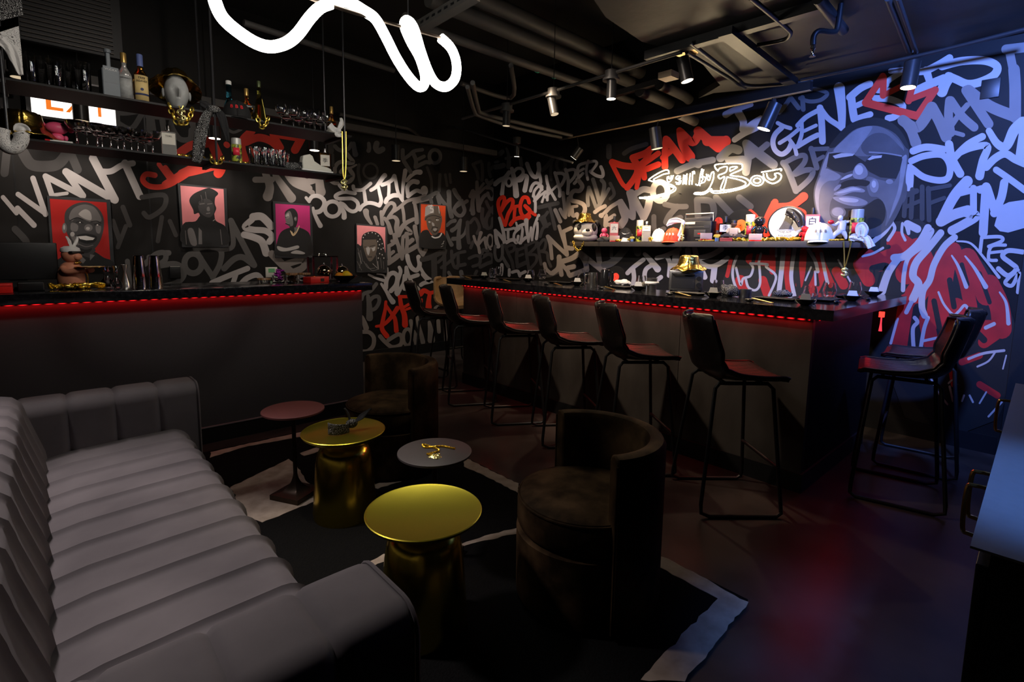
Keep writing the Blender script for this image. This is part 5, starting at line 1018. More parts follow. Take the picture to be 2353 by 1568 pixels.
# ---- cloth, hats, caps, chains
def strip(b, path, widths, up=None, ripple=0.004, nu=24, nv=8):
    P = catmull([tuple(p) for p in path], 8); n = len(P)
    def fn(u, v):
        i = u*(n-1); k = min(int(i), n-2); p = P[k].lerp(P[k+1], i-k); t = (P[k+1]-P[k]).normalized()
        side = up.cross(t).normalized() if up is not None else Vector((0, 1, 0)).cross(t).normalized()
        j = u*(len(widths)-1); q = min(int(j), len(widths)-2); w = widths[q]+(widths[q+1]-widths[q])*(j-q)
        nn = t.cross(side); f = v-0.5
        return tuple(p+side*(f*w)+nn*(ripple*math.sin(f*9+u*6)))
    b.grid(fn, nu, nv)
SOL = [('SOLIDIFY', dict(thickness=0.003, offset=0))]
CAMH = lambda p: Vector((-p.x, -p.y, 0)).normalized()
def px_strip(px_pts, y, o): return [on_y(x, yy, y)-o for x, yy in pts(px_pts)]
yb = YF-0.022
o = on_y(487, 250, yb)
bd = thing('black_bandana', 'black paisley bandana knotted on the middle shelf rod', 'bandana', o)
UPY = Vector((0, -1, 0))
part('long_tail', BAND, bd, lambda b: strip(b, px_strip("487,250 474,268 462,305 456,345 451,374", yb, o), [0.03, 0.055, 0.072, 0.07, 0.05], UPY, 0.007), mods=SOL)
part('short_tail', BANDPL, bd, lambda b: strip(b, px_strip("497,250 508,265 516,292 524,326", yb, o), [0.03, 0.055, 0.05, 0.02], UPY, 0.005), mods=SOL)
part('knot', BAND, bd, lambda b: b.ball((0.01, 0, 0), (0.045, 0.02, 0.024), 14))
part('wing', BANDPL, bd, lambda b: strip(b, px_strip("487,252 474,242 460,238", yb, o), [0.03, 0.05, 0.03], UPY), mods=SOL)
o = on_y(778, 300, yb)
bw = thing('white_bandana', 'white bandana tied in a bow at the right shelf rod', 'bandana', o)
part('knot', WHITECL, bw, lambda b: b.ball((0, 0, 0), (0.022, 0.016, 0.02), 12))
for s_, w_ in (("778,298 785,284 783,271", [0.02, 0.045, 0.012]), ("776,299 766,296 757,287", [0.02, 0.05, 0.045]), ("778,302 776,308 784,311", [0.02, 0.05, 0.03])):
    part('loop', WHITECL, bw, lambda b: strip(b, px_strip(s_, yb, o), w_, UPY, 0.006), mods=SOL)
o = on_y(28, 335, yb)
br = thing('white_bandana', 'white paisley bandana looped round the left end of the lower shelf', 'bandana', o)
part('loop', BANDW, br, lambda b: b.tube(catmull(px_strip("6,296 4,318 14,336 28,341 42,334 50,316 44,304", yb, o), 5), 0.034, 12))
part('bow', WHITECL, br, lambda b: strip(b, px_strip("42,312 48,298 58,302 58,314", yb, o), [0.03, 0.07, 0.05, 0.02], UPY, 0.008), mods=SOL)
# hanging pennants top left
o = on_y(30, 60, YF-0.03)
ban = thing('black_bandana', 'black paisley bandana hanging at the top left corner of the room', 'bandana', on_y(22, 10, YF-0.03))
oo = Vector(ban.location)
part('cloth', BAND, ban, lambda b: b.prism([(p.x, p.z) for p in [on_y(x, y, YF-0.03)-oo for x, y in ((-60, -60), (40, -60), (54, 34), (-60, 64))]], 'y', -0.002, 0.002))
part('border', WHITECL, ban, lambda b: b.prism([(p.x, p.z) for p in [on_y(x, y, YF-0.033)-oo for x, y in ((-60, 50), (50, 24), (51, 26), (-60, 52))]], 'y', -0.001, 0.001))
wb = thing('white_bandana', 'white paisley bandana hanging in a point below the black one, top left', 'bandana', on_y(40, 66, YF-0.03))
oo = Vector(wb.location)
part('cloth', BANDW, wb, lambda b: b.prism([(p.x, p.z) for p in [on_y(x, y, YF-0.03)-oo for x, y in ((-60, 95), (0, 74), (43, 60), (48, 105), (54, 170), (50, 174), (42, 172), (33, 160), (30, 135), (24, 118), (0, 100), (-60, 60))]], 'y', -0.002, 0.002))
part('fold', WHITECL, wb, lambda b: strip(b, [on_y(x, y, YF-0.038)-oo for x, y in ((0, 92), (20, 108), (34, 136), (48, 172))], [0.05, 0.05, 0.05, 0.02], UPY, 0.006), mods=SOL)
def bucket_hat(loc, label, R=0.10, tiltm=None, sc=1.0):
    t = thing('gold_bucket_hat', label, 'hat', loc, head_of(loc))
    def fn(u, v):
        a = 2*PI*v; prof = [(0.0, 0.105), (0.045, 0.107), (0.070, 0.100), (0.082, 0.05), (0.088, 0.035), (0.115, 0.012), (0.140, -0.004)]
        x = u*(len(prof)-1); i = min(int(x), len(prof)-2); k = x-i; r = prof[i][0]*(1-k)+prof[i+1][0]*k; z = prof[i][1]*(1-k)+prof[i+1][1]*k
        z += (0.006*math.sin(5*a)+0.004*math.sin(11*a+2))*(r/0.14)**2 + 0.003*math.sin(9*a+u*20); r *= 1+0.03*math.sin(3*a+1)
        return tuple(sc*q for q in (r*math.cos(a), r*math.sin(a), z))
    c = part('crown_and_brim', FOILG, t, lambda b: b.grid(fn, 26, 48), mods=[('SOLIDIFY', dict(thickness=0.003, offset=-1))])
    if tiltm: 
        for ch in t.children: ch.matrix_local = tiltm
    return t
bucket_hat(sh(52, 4.24, ZL+0.028), 'gold foil bucket hat at the left end of the lower hanging shelf', sc=1.30)
def cap_hat(loc, label, m, R=0.09, H=0.11, text=None, inkm=None, brim_dir=0.0, name='baseball_cap', brim=0.10):
    t = thing(name, label, 'cap', loc, head_of(loc)+brim_dir)
    part('crown', m, t, lambda b: b.grid(lambda u, v: (R*math.cos(u*PI/2)**0.75*math.cos(2*PI*v)*1.06, R*math.cos(u*PI/2)**0.75*math.sin(2*PI*v), H*math.sin(u*PI/2)), 14, 32), mods=[('SOLIDIFY', dict(thickness=0.003))])
    part('brim', m, t, lambda b: b.grid(lambda u, v: ((R*0.9+u*brim)*math.cos((v-0.5)*2.0)*(1.0), (R*0.9+u*brim*0.2)*math.sin((v-0.5)*2.0), 0.006-0.012*u*u-0.03*u*(v-0.5)**2), 6, 18), mods=[('SOLIDIFY', dict(thickness=0.004))])
    part('button', m, t, lambda b: b.ball((0, 0, H+0.002), (0.009, 0.009, 0.005), 10))
    if text:
        for i, ch in enumerate(text):
            a = (i-(len(text)-1)/2)*0.36
            r = R*1.05*math.cos(math.asin(0.52))**0.75; part('logo_letter', inkm, t, lambda b: add_text(b, ch, 0.034, facing((r*math.cos(a)*1.06+0.004, r*math.sin(a), H*0.52), a) @ Matrix.Rotation(-0.25, 4, 'X')))
    return t
REDINK = mat('red_logo', (0.85, 0.02, 0.03), 0.5)
cap_hat(sh(545, 4.19, ZU), 'black cap with three red letters on the upper hanging shelf', mat('black_wool', (0.010, 0.010, 0.011), 0.85, 0, 0.2, 60), 0.095, 0.125, 'BBB', REDINK, 0.0, brim=0.03)
_link = {}
def chain(path, label, R=0.016, r=0.0045, name='gold_chain', n=None, loc=None, group=None):
    P = catmull([tuple(p) for p in path], 14); d = [0]
    for a, b in zip(P, P[1:]): d.append(d[-1]+(b-a).length)
    L = d[-1]; k = n or max(3, int(L/(R*1.45))); o = P[0]
    t = thing(name, label, 'chain', o, 0, group)
    key = (R, r)
    for i in range(k):
        s = L*(i+0.5)/k; j = max(q for q in range(len(d)) if d[q] <= s); j = min(j, len(P)-2)
        p = P[j].lerp(P[j+1], (s-d[j])/max(1e-9, d[j+1]-d[j])); tg = (P[j+1]-P[j]).normalized()
        if key not in _link:
            mb = MB(); mb.torus((0, 0, 0), R*0.72, r, None, 12, 6, sx=1.35); ob = mb.build('link', GOLDCHAIN); _link[key] = ob
        else:
            ob = _link[key].copy(); COL.objects.link(ob)
        q = tg.to_track_quat('X', 'Z').to_matrix() @ Matrix.Rotation(PI/2*(i % 2)+0.5, 3, 'X')
        ob.parent = t; ob.matrix_local = Matrix.Translation(p-o) @ q.to_4x4()
    return t
def rope(path, label, r, parent=None, name='gold_chain', amp=0.45):
    P = catmull([tuple(p) for p in path], 22); o = P[0]
    mb = MB(); mb.tube([p-o for p in P], [r*(1-amp*abs(math.sin(i*1.1))) for i in range(len(P))], 7)
    if parent: 
        ob = mb.build(name, GOLDCHAIN, parent); ob.location = o-Vector(parent.location); return ob
    ob = mb.build(name, GOLDCHAIN); ob.location = o; return tag(ob, label, 'chain')
def dollar(par, c, size, ang):
    def g(b):
        v, f = text_mesh('$', size, 0.004)
        M = facing(c, ang); b.add([tuple(M @ Vector(p)) for p in v], f)
    return part('dollar_pendant', mat('jewelled_gold', (1.0, 0.80, 0.35), 0.25, 0.9, 0.2, 150), par, g, mods=[('SOLIDIFY', dict(thickness=0.004, offset=1))])
yc = YF-0.018
# head sculpture with hat and chain
hp = sh(408, 4.26, ZU)
hd = thing('head_sculpture', 'pale grey sculpted bearded head under a gold bucket hat', 'sculpture', hp, head_of(hp)+0.12)
STONEG = mat('pale_plaster', (0.42, 0.43, 0.43), 0.7, 0, 0.08, 30)
def face_ball(b, rx, ry, rz, cz, nose=0.30):
    m_ = MB(); m_.ball((0, 0, 0), 1.0, 56)
    out = []
    g = lambda a, s: math.exp(-(a/s)**2)
    for x, y, z in m_.v:
        d = 0
        if x > 0:
            d += nose*g(y, 0.13)*g(z+0.08, 0.20)+0.10*g(y, 0.22)*g(z+0.20, 0.07)
            d -= 0.20*(g(y-0.36, 0.16)+g(y+0.36, 0.16))*g(z-0.12, 0.12)
            d += 0.05*(g(y-0.36, 0.13)+g(y+0.36, 0.13))*g(z-0.10, 0.06)
            d += 0.13*g(z-0.28, 0.07)*g(abs(y)-0.36, 0.22)
            d += 0.17*g(y, 0.26)*g(z+0.45, 0.055)+0.18*g(y, 0.24)*g(z+0.58, 0.055)
            d += 0.22*g(y, 0.30)*g(z+0.82, 0.14)
            d += 0.04*(g(y-0.5, 0.2)+g(y+0.5, 0.2))*g(z+0.18, 0.18)
        nar = 1-0.20*max(0, -z)
        out.append((rx*(x*(1-0.10*max(0, -z))+d*max(0, x)**0.5), ry*y*nar, cz+rz*z))
    b.add(out, m_.f)
part('head', STONEG, hd, lambda b: face_ball(b, 0.090, 0.073, 0.122, 0.118, 0.46))
for s_ in (1, -1): part('ear', STONEG, hd, lambda b: (b.ball((-0.002, s_*0.077, 0.112), (0.018, 0.009, 0.030), 12),))
ht = bucket_hat(hp+Vector((0.0, 0.02, 0.190)), 'gold foil bucket hat on the grey sculpted head', tiltm=Matrix.Rotation(-0.42, 4, 'Y') @ Matrix.Translation((-0.035, 0, -0.02)), sc=1.12)
ch1 = chain([on_y(x, y, yc) for x, y in ((388, 238), (394, 256), (402, 275), (414, 286), (428, 280), (438, 262), (442, 248))], 'thick gold chain draped off the shelf under the sculpted head', 0.020, 0.006)
dd = thing('dollar_necklace', 'gold dollar pendant hanging within the thick chain under the head', 'necklace', on_y(417, 266, yc-0.012))
dollar(dd, (0, 0, 0), 0.105, -PI/2-0.3)
part('chain', GOLDCHAIN, dd, lambda b: b.tube(catmull([q-Vector(dd.location) for q in (on_y(411, 243, yc-0.012), on_y(416, 251, yc-0.012), on_y(421, 243, yc-0.012))], 5), 0.004, 6))
chain([on_y(x, y, yc) for x, y in ((590, 262), (594, 277), (602, 292), (611, 285), (617, 270))], 'gold chain looped off the shelf under the cone-shaped bottle', 0.018, 0.005)
chain([sh(x, 4.14, ZL+0.008) for x in (408, 425, 440, 455, 470)], 'gold chain lying along the lower hanging shelf by the square bottle', 0.013, 0.004)
chain([on_y(x, y, yc) for x, y in ((484, 356), (487, 368), (496, 376), (506, 372), (512, 360))], 'gold chain looped off the lower hanging shelf at the middle rod', 0.018, 0.005)
chain([sh(x, 4.13, ZL+0.006) for x in (550, 560, 572)], 'short bit of gold chain beside the spray can dish', 0.010, 0.003)
nk = thing('dollar_necklace', 'long gold necklace with dollar pendant hanging from the right shelf end', 'necklace', on_y(790, 400, yc-0.006))
nw = Vector(nk.location)
part('chain', GOLDCHAIN, nk, lambda b: b.tube(catmull([q-nw for q in (on_y(786, 302, yc-0.006), on_y(787, 350, yc-0.006), on_y(788, 395, yc-0.006), on_y(791, 412, yc-0.006), on_y(794, 395, yc-0.006), on_y(795, 350, yc-0.006), on_y(795, 302, yc-0.006))], 8), 0.0055, 6))
dollar(nk, on_y(791, 425, yc-0.006)-nw, 0.105, -PI/2-0.3)
# generic pink toy on a base, brush
PINK = mat('pink_vinyl', (0.80, 0.10, 0.22), 0.4)
pk = sh(133, 4.24, ZL)
pt = thing('toy_figure', 'plain pink rounded toy figure on a black base, lower hanging shelf', 'figurine', pk, head_of(pk))
part('base', CAPB, pt, lambda b: b.box((-0.04, -0.075, 0), (0.04, 0.075, 0.020), bev=0.003))
part('body', PINK, pt, lambda b: b.ball((0, 0, 0.042), (0.028, 0.036, 0.028), 18))
part('head', PINK, pt, lambda b: b.ball((0, 0, 0.098), (0.04, 0.055, 0.036), 20))
for s_ in (1, -1):
    part('ear', PINK, pt, lambda b: b.ball((0, s_*0.066, 0.105), (0.018, 0.020, 0.026), 14)); part('arm', PINK, pt, lambda b: b.ball((0.01, s_*0.04, 0.042), (0.012, 0.012, 0.016), 10))
o = sh(103, 4.13, ZL+0.007); o2 = sh(167, 4.13, ZL+0.007)
mk = thing('marker_stick', 'thin white stick with red end lying before the pink toy', 'stick', o)
part('shaft', CAPW, mk, lambda b: b.cyl((o2-o)*0.18, o2-o, 0.006, 8)); part('tip', REDINK, mk, lambda b: b.cyl((0, 0, 0), (o2-o)*0.18, 0.0062, 8))
# folded black bandana and white high-top sneaker
o = sh(672, 4.17, ZL)
def lump(name, label, loc, r, m, seed=0, cat='bandana', group=None, knotm=None, par=None):
    rnd = random.Random(seed); ph = [rnd.uniform(0, 6) for _ in range(6)]
    m_ = MB(); m_.ball((0, 0, 0), 1.0, 32); v = []
    for x, y, z in m_.v:
        d = 1+0.16*math.sin(4*x+ph[0]+3*y)+0.13*math.sin(6*y+ph[1]+2*z)+0.09*math.sin(9*x-5*y+ph[2])
        v.append((r[0]*x*d, r[1]*y*d, max(0.0, r[2]*(z*d*0.9+0.72))))
    mb = MB(); mb.add(v, m_.f); t = thing(name, label, cat, loc, head_of(loc), group)
    mb.build('cloth', m, t)
    if knotm:
        part('tail', knotm, t, lambda b: strip(b, [(0, r[1]*0.4, r[2]*1.0), (0, r[1]*0.9, r[2]*1.3), (-0.01, r[1]*1.5, r[2]*1.7)], [r[1]*0.3, r[1]*0.7, r[1]*0.1], Vector((1, 0, 0))), mods=SOL)
        part('tail', knotm, t, lambda b: strip(b, [(0, 0, r[2]*1.0), (-0.01, -r[1]*0.2, r[2]*1.5), (-0.02, -r[1]*0.3, r[2]*1.9)], [r[1]*0.3, r[1]*0.6, r[1]*0.1], Vector((1, 0, 0))), mods=SOL)
    return t
lump('black_bandana', 'crumpled black paisley bandana right of the tumblers on the lower shelf', o, (0.035, 0.065, 0.032), BAND, 3, knotm=BANDPL)
o = sh(727, 4.17, ZL); a = 0.05
sn = thing('sneaker', 'plain white high-top sneaker on the lower hanging shelf', 'shoe', o, 0)
SNK = mat('white_canvas', (0.70, 0.69, 0.62), 0.75, 0, 0.05, 60)
k_ = 0.001*0.98
sil = [(-120, 2), (-122, 60), (-115, 105), (-60, 122), (-38, 108), (-25, 72), (30, 42), (85, 34), (112, 22), (116, 2)]
part('upper', SNK, sn, lambda b: b.prism([(x*k_, z*k_+0.012) for x, z in sil], 'y', -0.036, 0.036), mods=[('BEVEL', dict(width=0.012, segments=4, limit_method='ANGLE', angle_limit=math.radians(50)))])
part('sole', mat('off_white_rubber', (0.75, 0.75, 0.72), 0.6), sn, lambda b: b.prism([(x*k_*1.02, z) for x, z in ((-124, 0), (-124, 0.016), (118, 0.016), (122, 0.008), (116, 0))], 'y', -0.040, 0.040))
# ================================================================== ON THE LEFT BAR
ZB = 1.115
TINTM = mat('gunmetal_shaker', (0.72, 0.66, 0.58), 0.10, 1.0, 0.1, 8)
def onb(px, y, z=ZB): return sh(px, y, z)
# point-of-sale terminal, red box
o = onb(45, 4.42); ps = thing('till_terminal', 'dark till terminal standing at the left end of the left bar', 'terminal', o)
DKP = mat('black_plastic', (0.010, 0.010, 0.011), 0.4)
part('screen', DKP, ps, lambda b: b.box((-0.30, -0.02, 0.06), (0.19, 0.02, 0.29), bev=0.006))
part('base', DKP, ps, lambda b: b.box((-0.10, -0.10, 0), (0.10, 0.08, 0.02), bev=0.004)); part('stand', DKP, ps, lambda b: b.box((-0.04, -0.01, 0.02), (0.04, 0.02, 0.07)))
o = onb(70, 4.28); pr_ = thing('receipt_printer', 'low black box in front of the till terminal', 'printer', o)
part('body', DKP, pr_, lambda b: b.box((-0.055, -0.06, 0), (0.065, 0.06, 0.055), bev=0.008)); part('slot', mat('grey_slot', (0.10, 0.10, 0.10), 0.4), pr_, lambda b: b.box((-0.05, -0.061, 0.048), (0.06, -0.058, 0.052)))
o = onb(0, 4.16); rx = thing('red_box', 'red box cut off by the left edge of the photo, on the bar', 'box', o)
part('body', REDP, rx, lambda b: b.box((-0.20, -0.05, 0), (0.055, 0.05, 0.055), bev=0.004)); part('lid_seam', DKP, rx, lambda b: b.box((-0.2005, -0.0505, 0.040), (0.0555, 0.0505, 0.0415)))
# pig-like chef statue
o = onb(166, 4.38); pg = thing('chef_statue', 'peach-coloured chubby figure statue holding out a gold tray', 'statue', o, -0.75); pg.scale = (0.82, 0.82, 0.82)
PEACH = mat('peach_ceramic', (0.62, 0.25, 0.15), 0.45, 0, 0.1, 12)
part('body', PEACH, pg, lambda b: b.lathe([(0, 0), (0.075, 0), (0.085, 0.02), (0.088, 0.08), (0.078, 0.14), (0.058, 0.185), (0.035, 0.205), (0, 0.21)], 28))
part('head', PEACH, pg, lambda b: b.ball((0.012, 0, 0.262), (0.062, 0.060, 0.062), 24))
part('snout', PEACH, pg, lambda b: b.ball((0.062, 0, 0.250), (0.026, 0.034, 0.028), 18))
for s_ in (1, -1):
    part('arm', PEACH, pg, lambda b: b.tube(catmull([(0, s_*0.075, 0.165), (0.04, s_*0.085, 0.135), (0.10, s_*0.06, 0.142), (0.14, s_*0.03, 0.148)], 5), [0.026]*8+[0.020]*8, 12) if False else b.tube(catmull([(0, s_*0.07, 0.165), (0.04, s_*0.085, 0.135), (0.10, s_*0.06, 0.142), (0.14, s_*0.03, 0.146)], 5), 0.021, 12))
    part('foot', PEACH, pg, lambda b: b.ball((0.07, s_*0.05, 0.022), (0.045, 0.03, 0.022), 14))
part('tray', GOLD, pg, lambda b: b.lathe([(0, 0), (0.082, 0), (0.095, 0.004), (0.096, 0.009), (0.08, 0.005), (0, 0.004)], 28, (0.155, 0, 0.166)))
part('sunglasses', DKP, pg, lambda b: (b.box((0.040, -0.058, 0.272), (0.074, 0.058, 0.292), bev=0.006)))
part('bow_tie', GOLD, pg, lambda b: (b.ball((0.062, 0, 0.203), (0.010, 0.034, 0.012), 10)))
part('watch_chain', GOLDCHAIN, pg, lambda b: b.tube(catmull([(0.06, 0.055, 0.165), (0.088, 0.05, 0.09), (0.086, 0.05, 0.02)], 6), 0.005, 6))
bn = part('headscarf', WHITECL, pg, lambda b: b.lathe([(0.060, 0.285), (0.063, 0.295), (0.058, 0.315), (0.035, 0.330), (0, 0.334)], 24, (0.008, 0, 0)))
for s_, w_ in ((1, 0.5), (-1, -0.5)):
    part('scarf_ear', WHITECL, bn, lambda b: strip(b, [(0.03, s_*0.008, 0.325), (0.035, s_*0.03, 0.362), (0.03, s_*0.052, 0.405)], [0.012, 0.040, 0.008], Vector((1, 0, 0))), mods=SOL)
def pile(label, px0, px1, y, z, n=9, r=0.007, dy=0.03, hz=0.018, seed=1, xw=None):
    rnd = random.Random(seed); P = []
    for i in range(n*3):
        t = (i % n)/(n-1); t = t if (i//n) % 2 == 0 else 1-t
        px = px0+(px1-px0)*t
        q = sh(px, y, z) if xw is None else sh_r(px, y, z)
        if xw is None: P.append(q+Vector((rnd.uniform(-0.01, 0.01), rnd.uniform(-dy, dy), r+rnd.uniform(0, hz))))
        else: P.append(q+Vector((rnd.uniform(-dy, dy), rnd.uniform(-0.01, 0.01), r+rnd.uniform(0, hz))))
    return rope(P, label, r*1.35)
pile('heap of chunky gold chain around the feet of the peach statue', 120, 236, 4.27, ZB, 12, 0.009, 0.03, 0.028)
# decanters and jiggers
CRY = tint('cut_crystal', (0.95, 0.97, 0.98))
o = onb(247, 4.40); t = thing('mixing_decanter', 'flared crystal cruet with two metal spouts, left of the jiggers', 'decanter', o)
part('body', CRY, t, lambda b: b.lathe([(0, 0), (0.046, 0.0), (0.050, 0.010), (0.036, 0.035), (0.018, 0.065), (0.014, 0.105), (0, 0.105)], 16))
part('collar', CHROME, t, lambda b: b.lathe([(0.015, 0.104), (0.020, 0.106), (0.020, 0.114), (0.0, 0.116)], 16))
for s_ in (1, -1): part('spout', CHROME, t, lambda b: b.tube([(s_*0.007, 0, 0.115), (s_*0.008, 0, 0.128), (s_*0.010, 0, 0.142)], [0.005, 0.005, 0.003], 8))
o = onb(268, 4.38); t = thing('bitters_bottle', 'waisted crystal bottle with a cup-shaped metal mouth', 'decanter', o)
part('body', CRY, t, lambda b: b.lathe([(0, 0), (0.032, 0.0), (0.036, 0.012), (0.030, 0.032), (0.014, 0.06), (0.012, 0.10), (0, 0.10)], 16))
part('mouth', CHROME, t, lambda b: b.lathe([(0.013, 0.099), (0.013, 0.118), (0.023, 0.143), (0.0215, 0.143), (0.011, 0.119), (0, 0.118)], 16))
o = onb(289, 4.42); t = thing('jigger', 'tall double-ended steel jigger beside the first shaker stack', 'jigger', o)
part('body', STEEL, t, lambda b: b.lathe([(0.0, 0.001), (0.030, 0.0), (0.028, 0.02), (0.009, 0.100), (0.021, 0.150), (0.0195, 0.150), (0.007, 0.102), (0, 0.101)], 24))
shk = None
for k_, px in enumerate((322, 357)):
    o = onb(px, 4.43); t = thing('shaker_tin_stack', ('stack of polished cocktail shaker tins, left of the pair', 'stack of polished cocktail shaker tins, right of the pair')[k_], 'shaker', o, 0, 'stacked shaker tins on the left bar')
    for i in range(5):
        z0 = 0.012*i; h = 0.165-0.0
        part('shaker_tin', TINTM, t, lambda b: b.lathe([(0.046-0.0006*i, z0), (0.0465-0.0006*i, z0+0.004), (0.031, z0+0.145), (0.0, z0+0.147)][:4], 28, cap=False))
    part('top_rim', CHROME, t, lambda b: [b.cyl((0.018*math.cos(a), 0.018*math.sin(a), 0.19), (0.018*math.cos(a), 0.018*math.sin(a), 0.212), 0.012, 12) for a in (0.3, 2.4, 4.5)] if False else b.lathe([(0.030, 0.19), (0.030, 0.208), (0.026, 0.213), (0, 0.213)], 24))
# garnish jars
WOOD = ramp_mat('walnut_lid', 'WAVE', (0.16, 0.075, 0.03), (0.30, 0.15, 0.06), 0.3, 0.7, 18, 0.45)
def jar(px, y, label, fill, R=0.045, H=0.055, lid=True):
    o = onb(px, y); t = thing('garnish_jar', label, 'jar', o, 0)
    part('glass', GLASS, t, lambda b: b.lathe([(0, 0), (R*0.97, 0), (R, 0.004), (R, H), (R*0.95, H), (R*0.95, 0.005), (0, 0.004)], 26, cap=False))
    if lid: part('lid', WOOD, t, lambda b: b.lathe([(0, H), (R*1.08, H), (R*1.1, H+0.003), (R*1.1, H+0.014), (R*1.05, H+0.017), (0, H+0.017)], 28))
    fill(t, R, H); return t
ORCH = mat('purple_orchid', (0.36, 0.02, 0.34), 0.55, 0, 0.4, 60); ORG = mat('dried_orange', (0.75, 0.30, 0.02), 0.55, 0, 0.3, 40); LEAF = mat('green_leaf', (0.05, 0.16, 0.035), 0.55, 0, 0.3, 40)
o = onb(607, 4.45); t = thing('wooden_coaster', 'low round wood-lidded glass dish at the left of the garnish jars', 'dish', o)
part('lid', WOOD, t, lambda b: b.lathe([(0, 0.020), (0.052, 0.020), (0.054, 0.024), (0.050, 0.035), (0, 0.036)], 28)); part('glass', GLASS, t, lambda b: b.lathe([(0, 0), (0.045, 0), (0.046, 0.020), (0, 0.020)], 24))
def petals(t, R, H):
    rnd = random.Random(5)
    for i in range(15):
        a = rnd.uniform(0, 6.28); r = rnd.uniform(0, R*0.78); z = 0.012+i*0.0058
        part('orchid_bloom', ORCH, t, lambda b: b.grid(lambda u, v: (r*math.cos(a)+0.019*(0.5+0.5*abs(math.cos(2.5*2*PI*v)))*u*math.cos(2*PI*v), r*math.sin(a)+0.019*(0.5+0.5*abs(math.cos(2.5*2*PI*v)))*u*math.sin(2*PI*v), z+0.012*u*u), 4, 20), mods=SOL)
jar(640, 4.42, 'open jar heaped with purple orchid blooms on the left bar', petals, 0.047, 0.058, False)
def rings(t, R, H):
    for i in range(6):
        a = i*1.05; part('orange_slice', ORG, t, lambda b: b.torus((R*0.25*math.cos(a), R*0.25*math.sin(a), 0.014+0.005*i), R*0.5, 0.0045, Matrix.Rotation(0.5, 3, 'X') @ Matrix.Rotation(a, 3, 'Z'), 18, 6))
jar(671, 4.45, 'wood-lidded jar of orange peel slices, between orchids and herbs', rings)
def herbs(t, R, H):
    for i in range(8):
        a = i*0.8; part('herb_leaf', LEAF, t, lambda b: b.ball((R*0.5*math.cos(a), R*0.5*math.sin(a), 0.012+0.004*i), (0.014, 0.010, 0.004), 8))
jar(700, 4.46, 'wood-lidded jar of green herbs behind the red box', herbs)
o = onb(727, 4.24); t = thing('red_presentation_box', 'bright red box with a black square clasp before the glass lantern', 'box', o, 0.35)
part('body', REDP, t, lambda b: b.box((-0.095, -0.045, 0), (0.095, 0.045, 0.050), bev=0.003)); part('clasp', DKP, t, lambda b: b.box((0.005, -0.048, 0.010), (0.040, -0.045, 0.035))); part('tab', GOLD, t, lambda b: b.box((-0.045, -0.02, 0.050), (-0.030, 0.01, 0.056)))
# glass display case with two mirror balls
DICH = mat('iridescent_metal_edge', (0.55, 0.35, 0.50), 0.15, 1.0, 0.3, 14)
o = onb(742, 4.52); t = thing('glass_lantern', 'square metal-edged glass lantern holding a polished ball, end of the left bar', 'lantern', o)
w, h = 0.105, 0.205
for x in (-w, w):
    for y in (-0.06, 0.06): part('upright', DICH, t, lambda b: b.box((x-0.008, y-0.008, 0), (x+0.008, y+0.008, h)))
part('top_frame', CHROME, t, lambda b: (b.box((-w-0.008, -0.068, h), (w+0.008, 0.068, h+0.010))))
part('base_plate', DKP, t, lambda b: b.box((-w-0.008, -0.068, 0), (w+0.008, 0.068, 0.008)))
part('top_handle', CHROME, t, lambda b: b.tube(catmull([(-0.035, 0, h+0.01), (-0.025, 0, h+0.03), (0.0, 0, h+0.036), (0.025, 0, h+0.03), (0.035, 0, h+0.01)], 4), 0.005, 8))
for k_, (px, y, lab) in enumerate(((745, 4.50, 'polished metal ball inside the metal-edged glass lantern'), (786, 4.47, 'polished metal ball right of the lantern, behind the fruit bowl'))):
    o = onb(px, y, ZB+(0.0085 if k_ == 0 else 0)); bl = thing('mirror_ball', lab, 'ornament', o, 0, 'polished metal balls')
    part('globe', mat('smoked_gold_mirror', (0.55, 0.42, 0.24), 0.06, 1.0, 0.05), bl, lambda b: b.ball((0, 0, 0.068), 0.060, 28)); part('finial', CHROME, bl, lambda b: (b.cyl((0, 0, 0.126), (0, 0, 0.138), 0.009, 12), b.ball((0, 0, 0.142), 0.006, 10)))
    part('foot', CHROME, bl, lambda b: b.lathe([(0.030, 0), (0.026, 0.006), (0.014, 0.013), (0, 0.014)], 18))
o = onb(792, 4.30); t = thing('fruit_bowl', 'shallow black bowl of citrus fruit at the right end of the left bar', 'bowl', o)
part('bowl', CERAM, t, lambda b: b.lathe([(0, 0), (0.04, 0), (0.075, 0.02), (0.105, 0.052), (0.102, 0.053), (0.072, 0.024), (0, 0.006)], 32, cap=False))
for i, (x, y, z, m_, lab) in enumerate(((0.012, -0.01, 0.058, mat('lemon_peel', (0.85, 0.55, 0.01), 0.5, 0, 0.1, 60, 0.2), 'yellow lemon, topmost in the black fruit bowl'), (-0.048, 0.0, 0.044, mat('orange_peel', (0.85, 0.28, 0.01), 0.5, 0, 0.1, 60, 0.2), 'orange fruit at the left of the black fruit bowl'), (0.05, 0.03, 0.042, mat('orange_peel', (0.85, 0.28, 0.01), 0.5, 0, 0.1, 60, 0.2), 'orange fruit at the right of the black fruit bowl'))):
    fo = MB().ball((0, 0, 0), (0.036, 0.036, 0.034), 20).build('citrus_fruit', m_); fo.location = o+Vector((x, y, z)); tag(fo, lab, 'fruit', 'citrus in the black bowl')
o = onb(818, 4.12); mn = thing('menu_cone', 'black pointed folded cloth with a white mark beside the fruit bowl', 'cloth', o)
part('cloth', BANDPL, mn, lambda b: b.prism([(-0.06, 0), (0.02, 0), (0.045, 0.048), (0.03, 0.052), (-0.03, 0.02)], 'y', -0.03, 0.03), mods=[('BEVEL', dict(width=0.004, segments=2))])
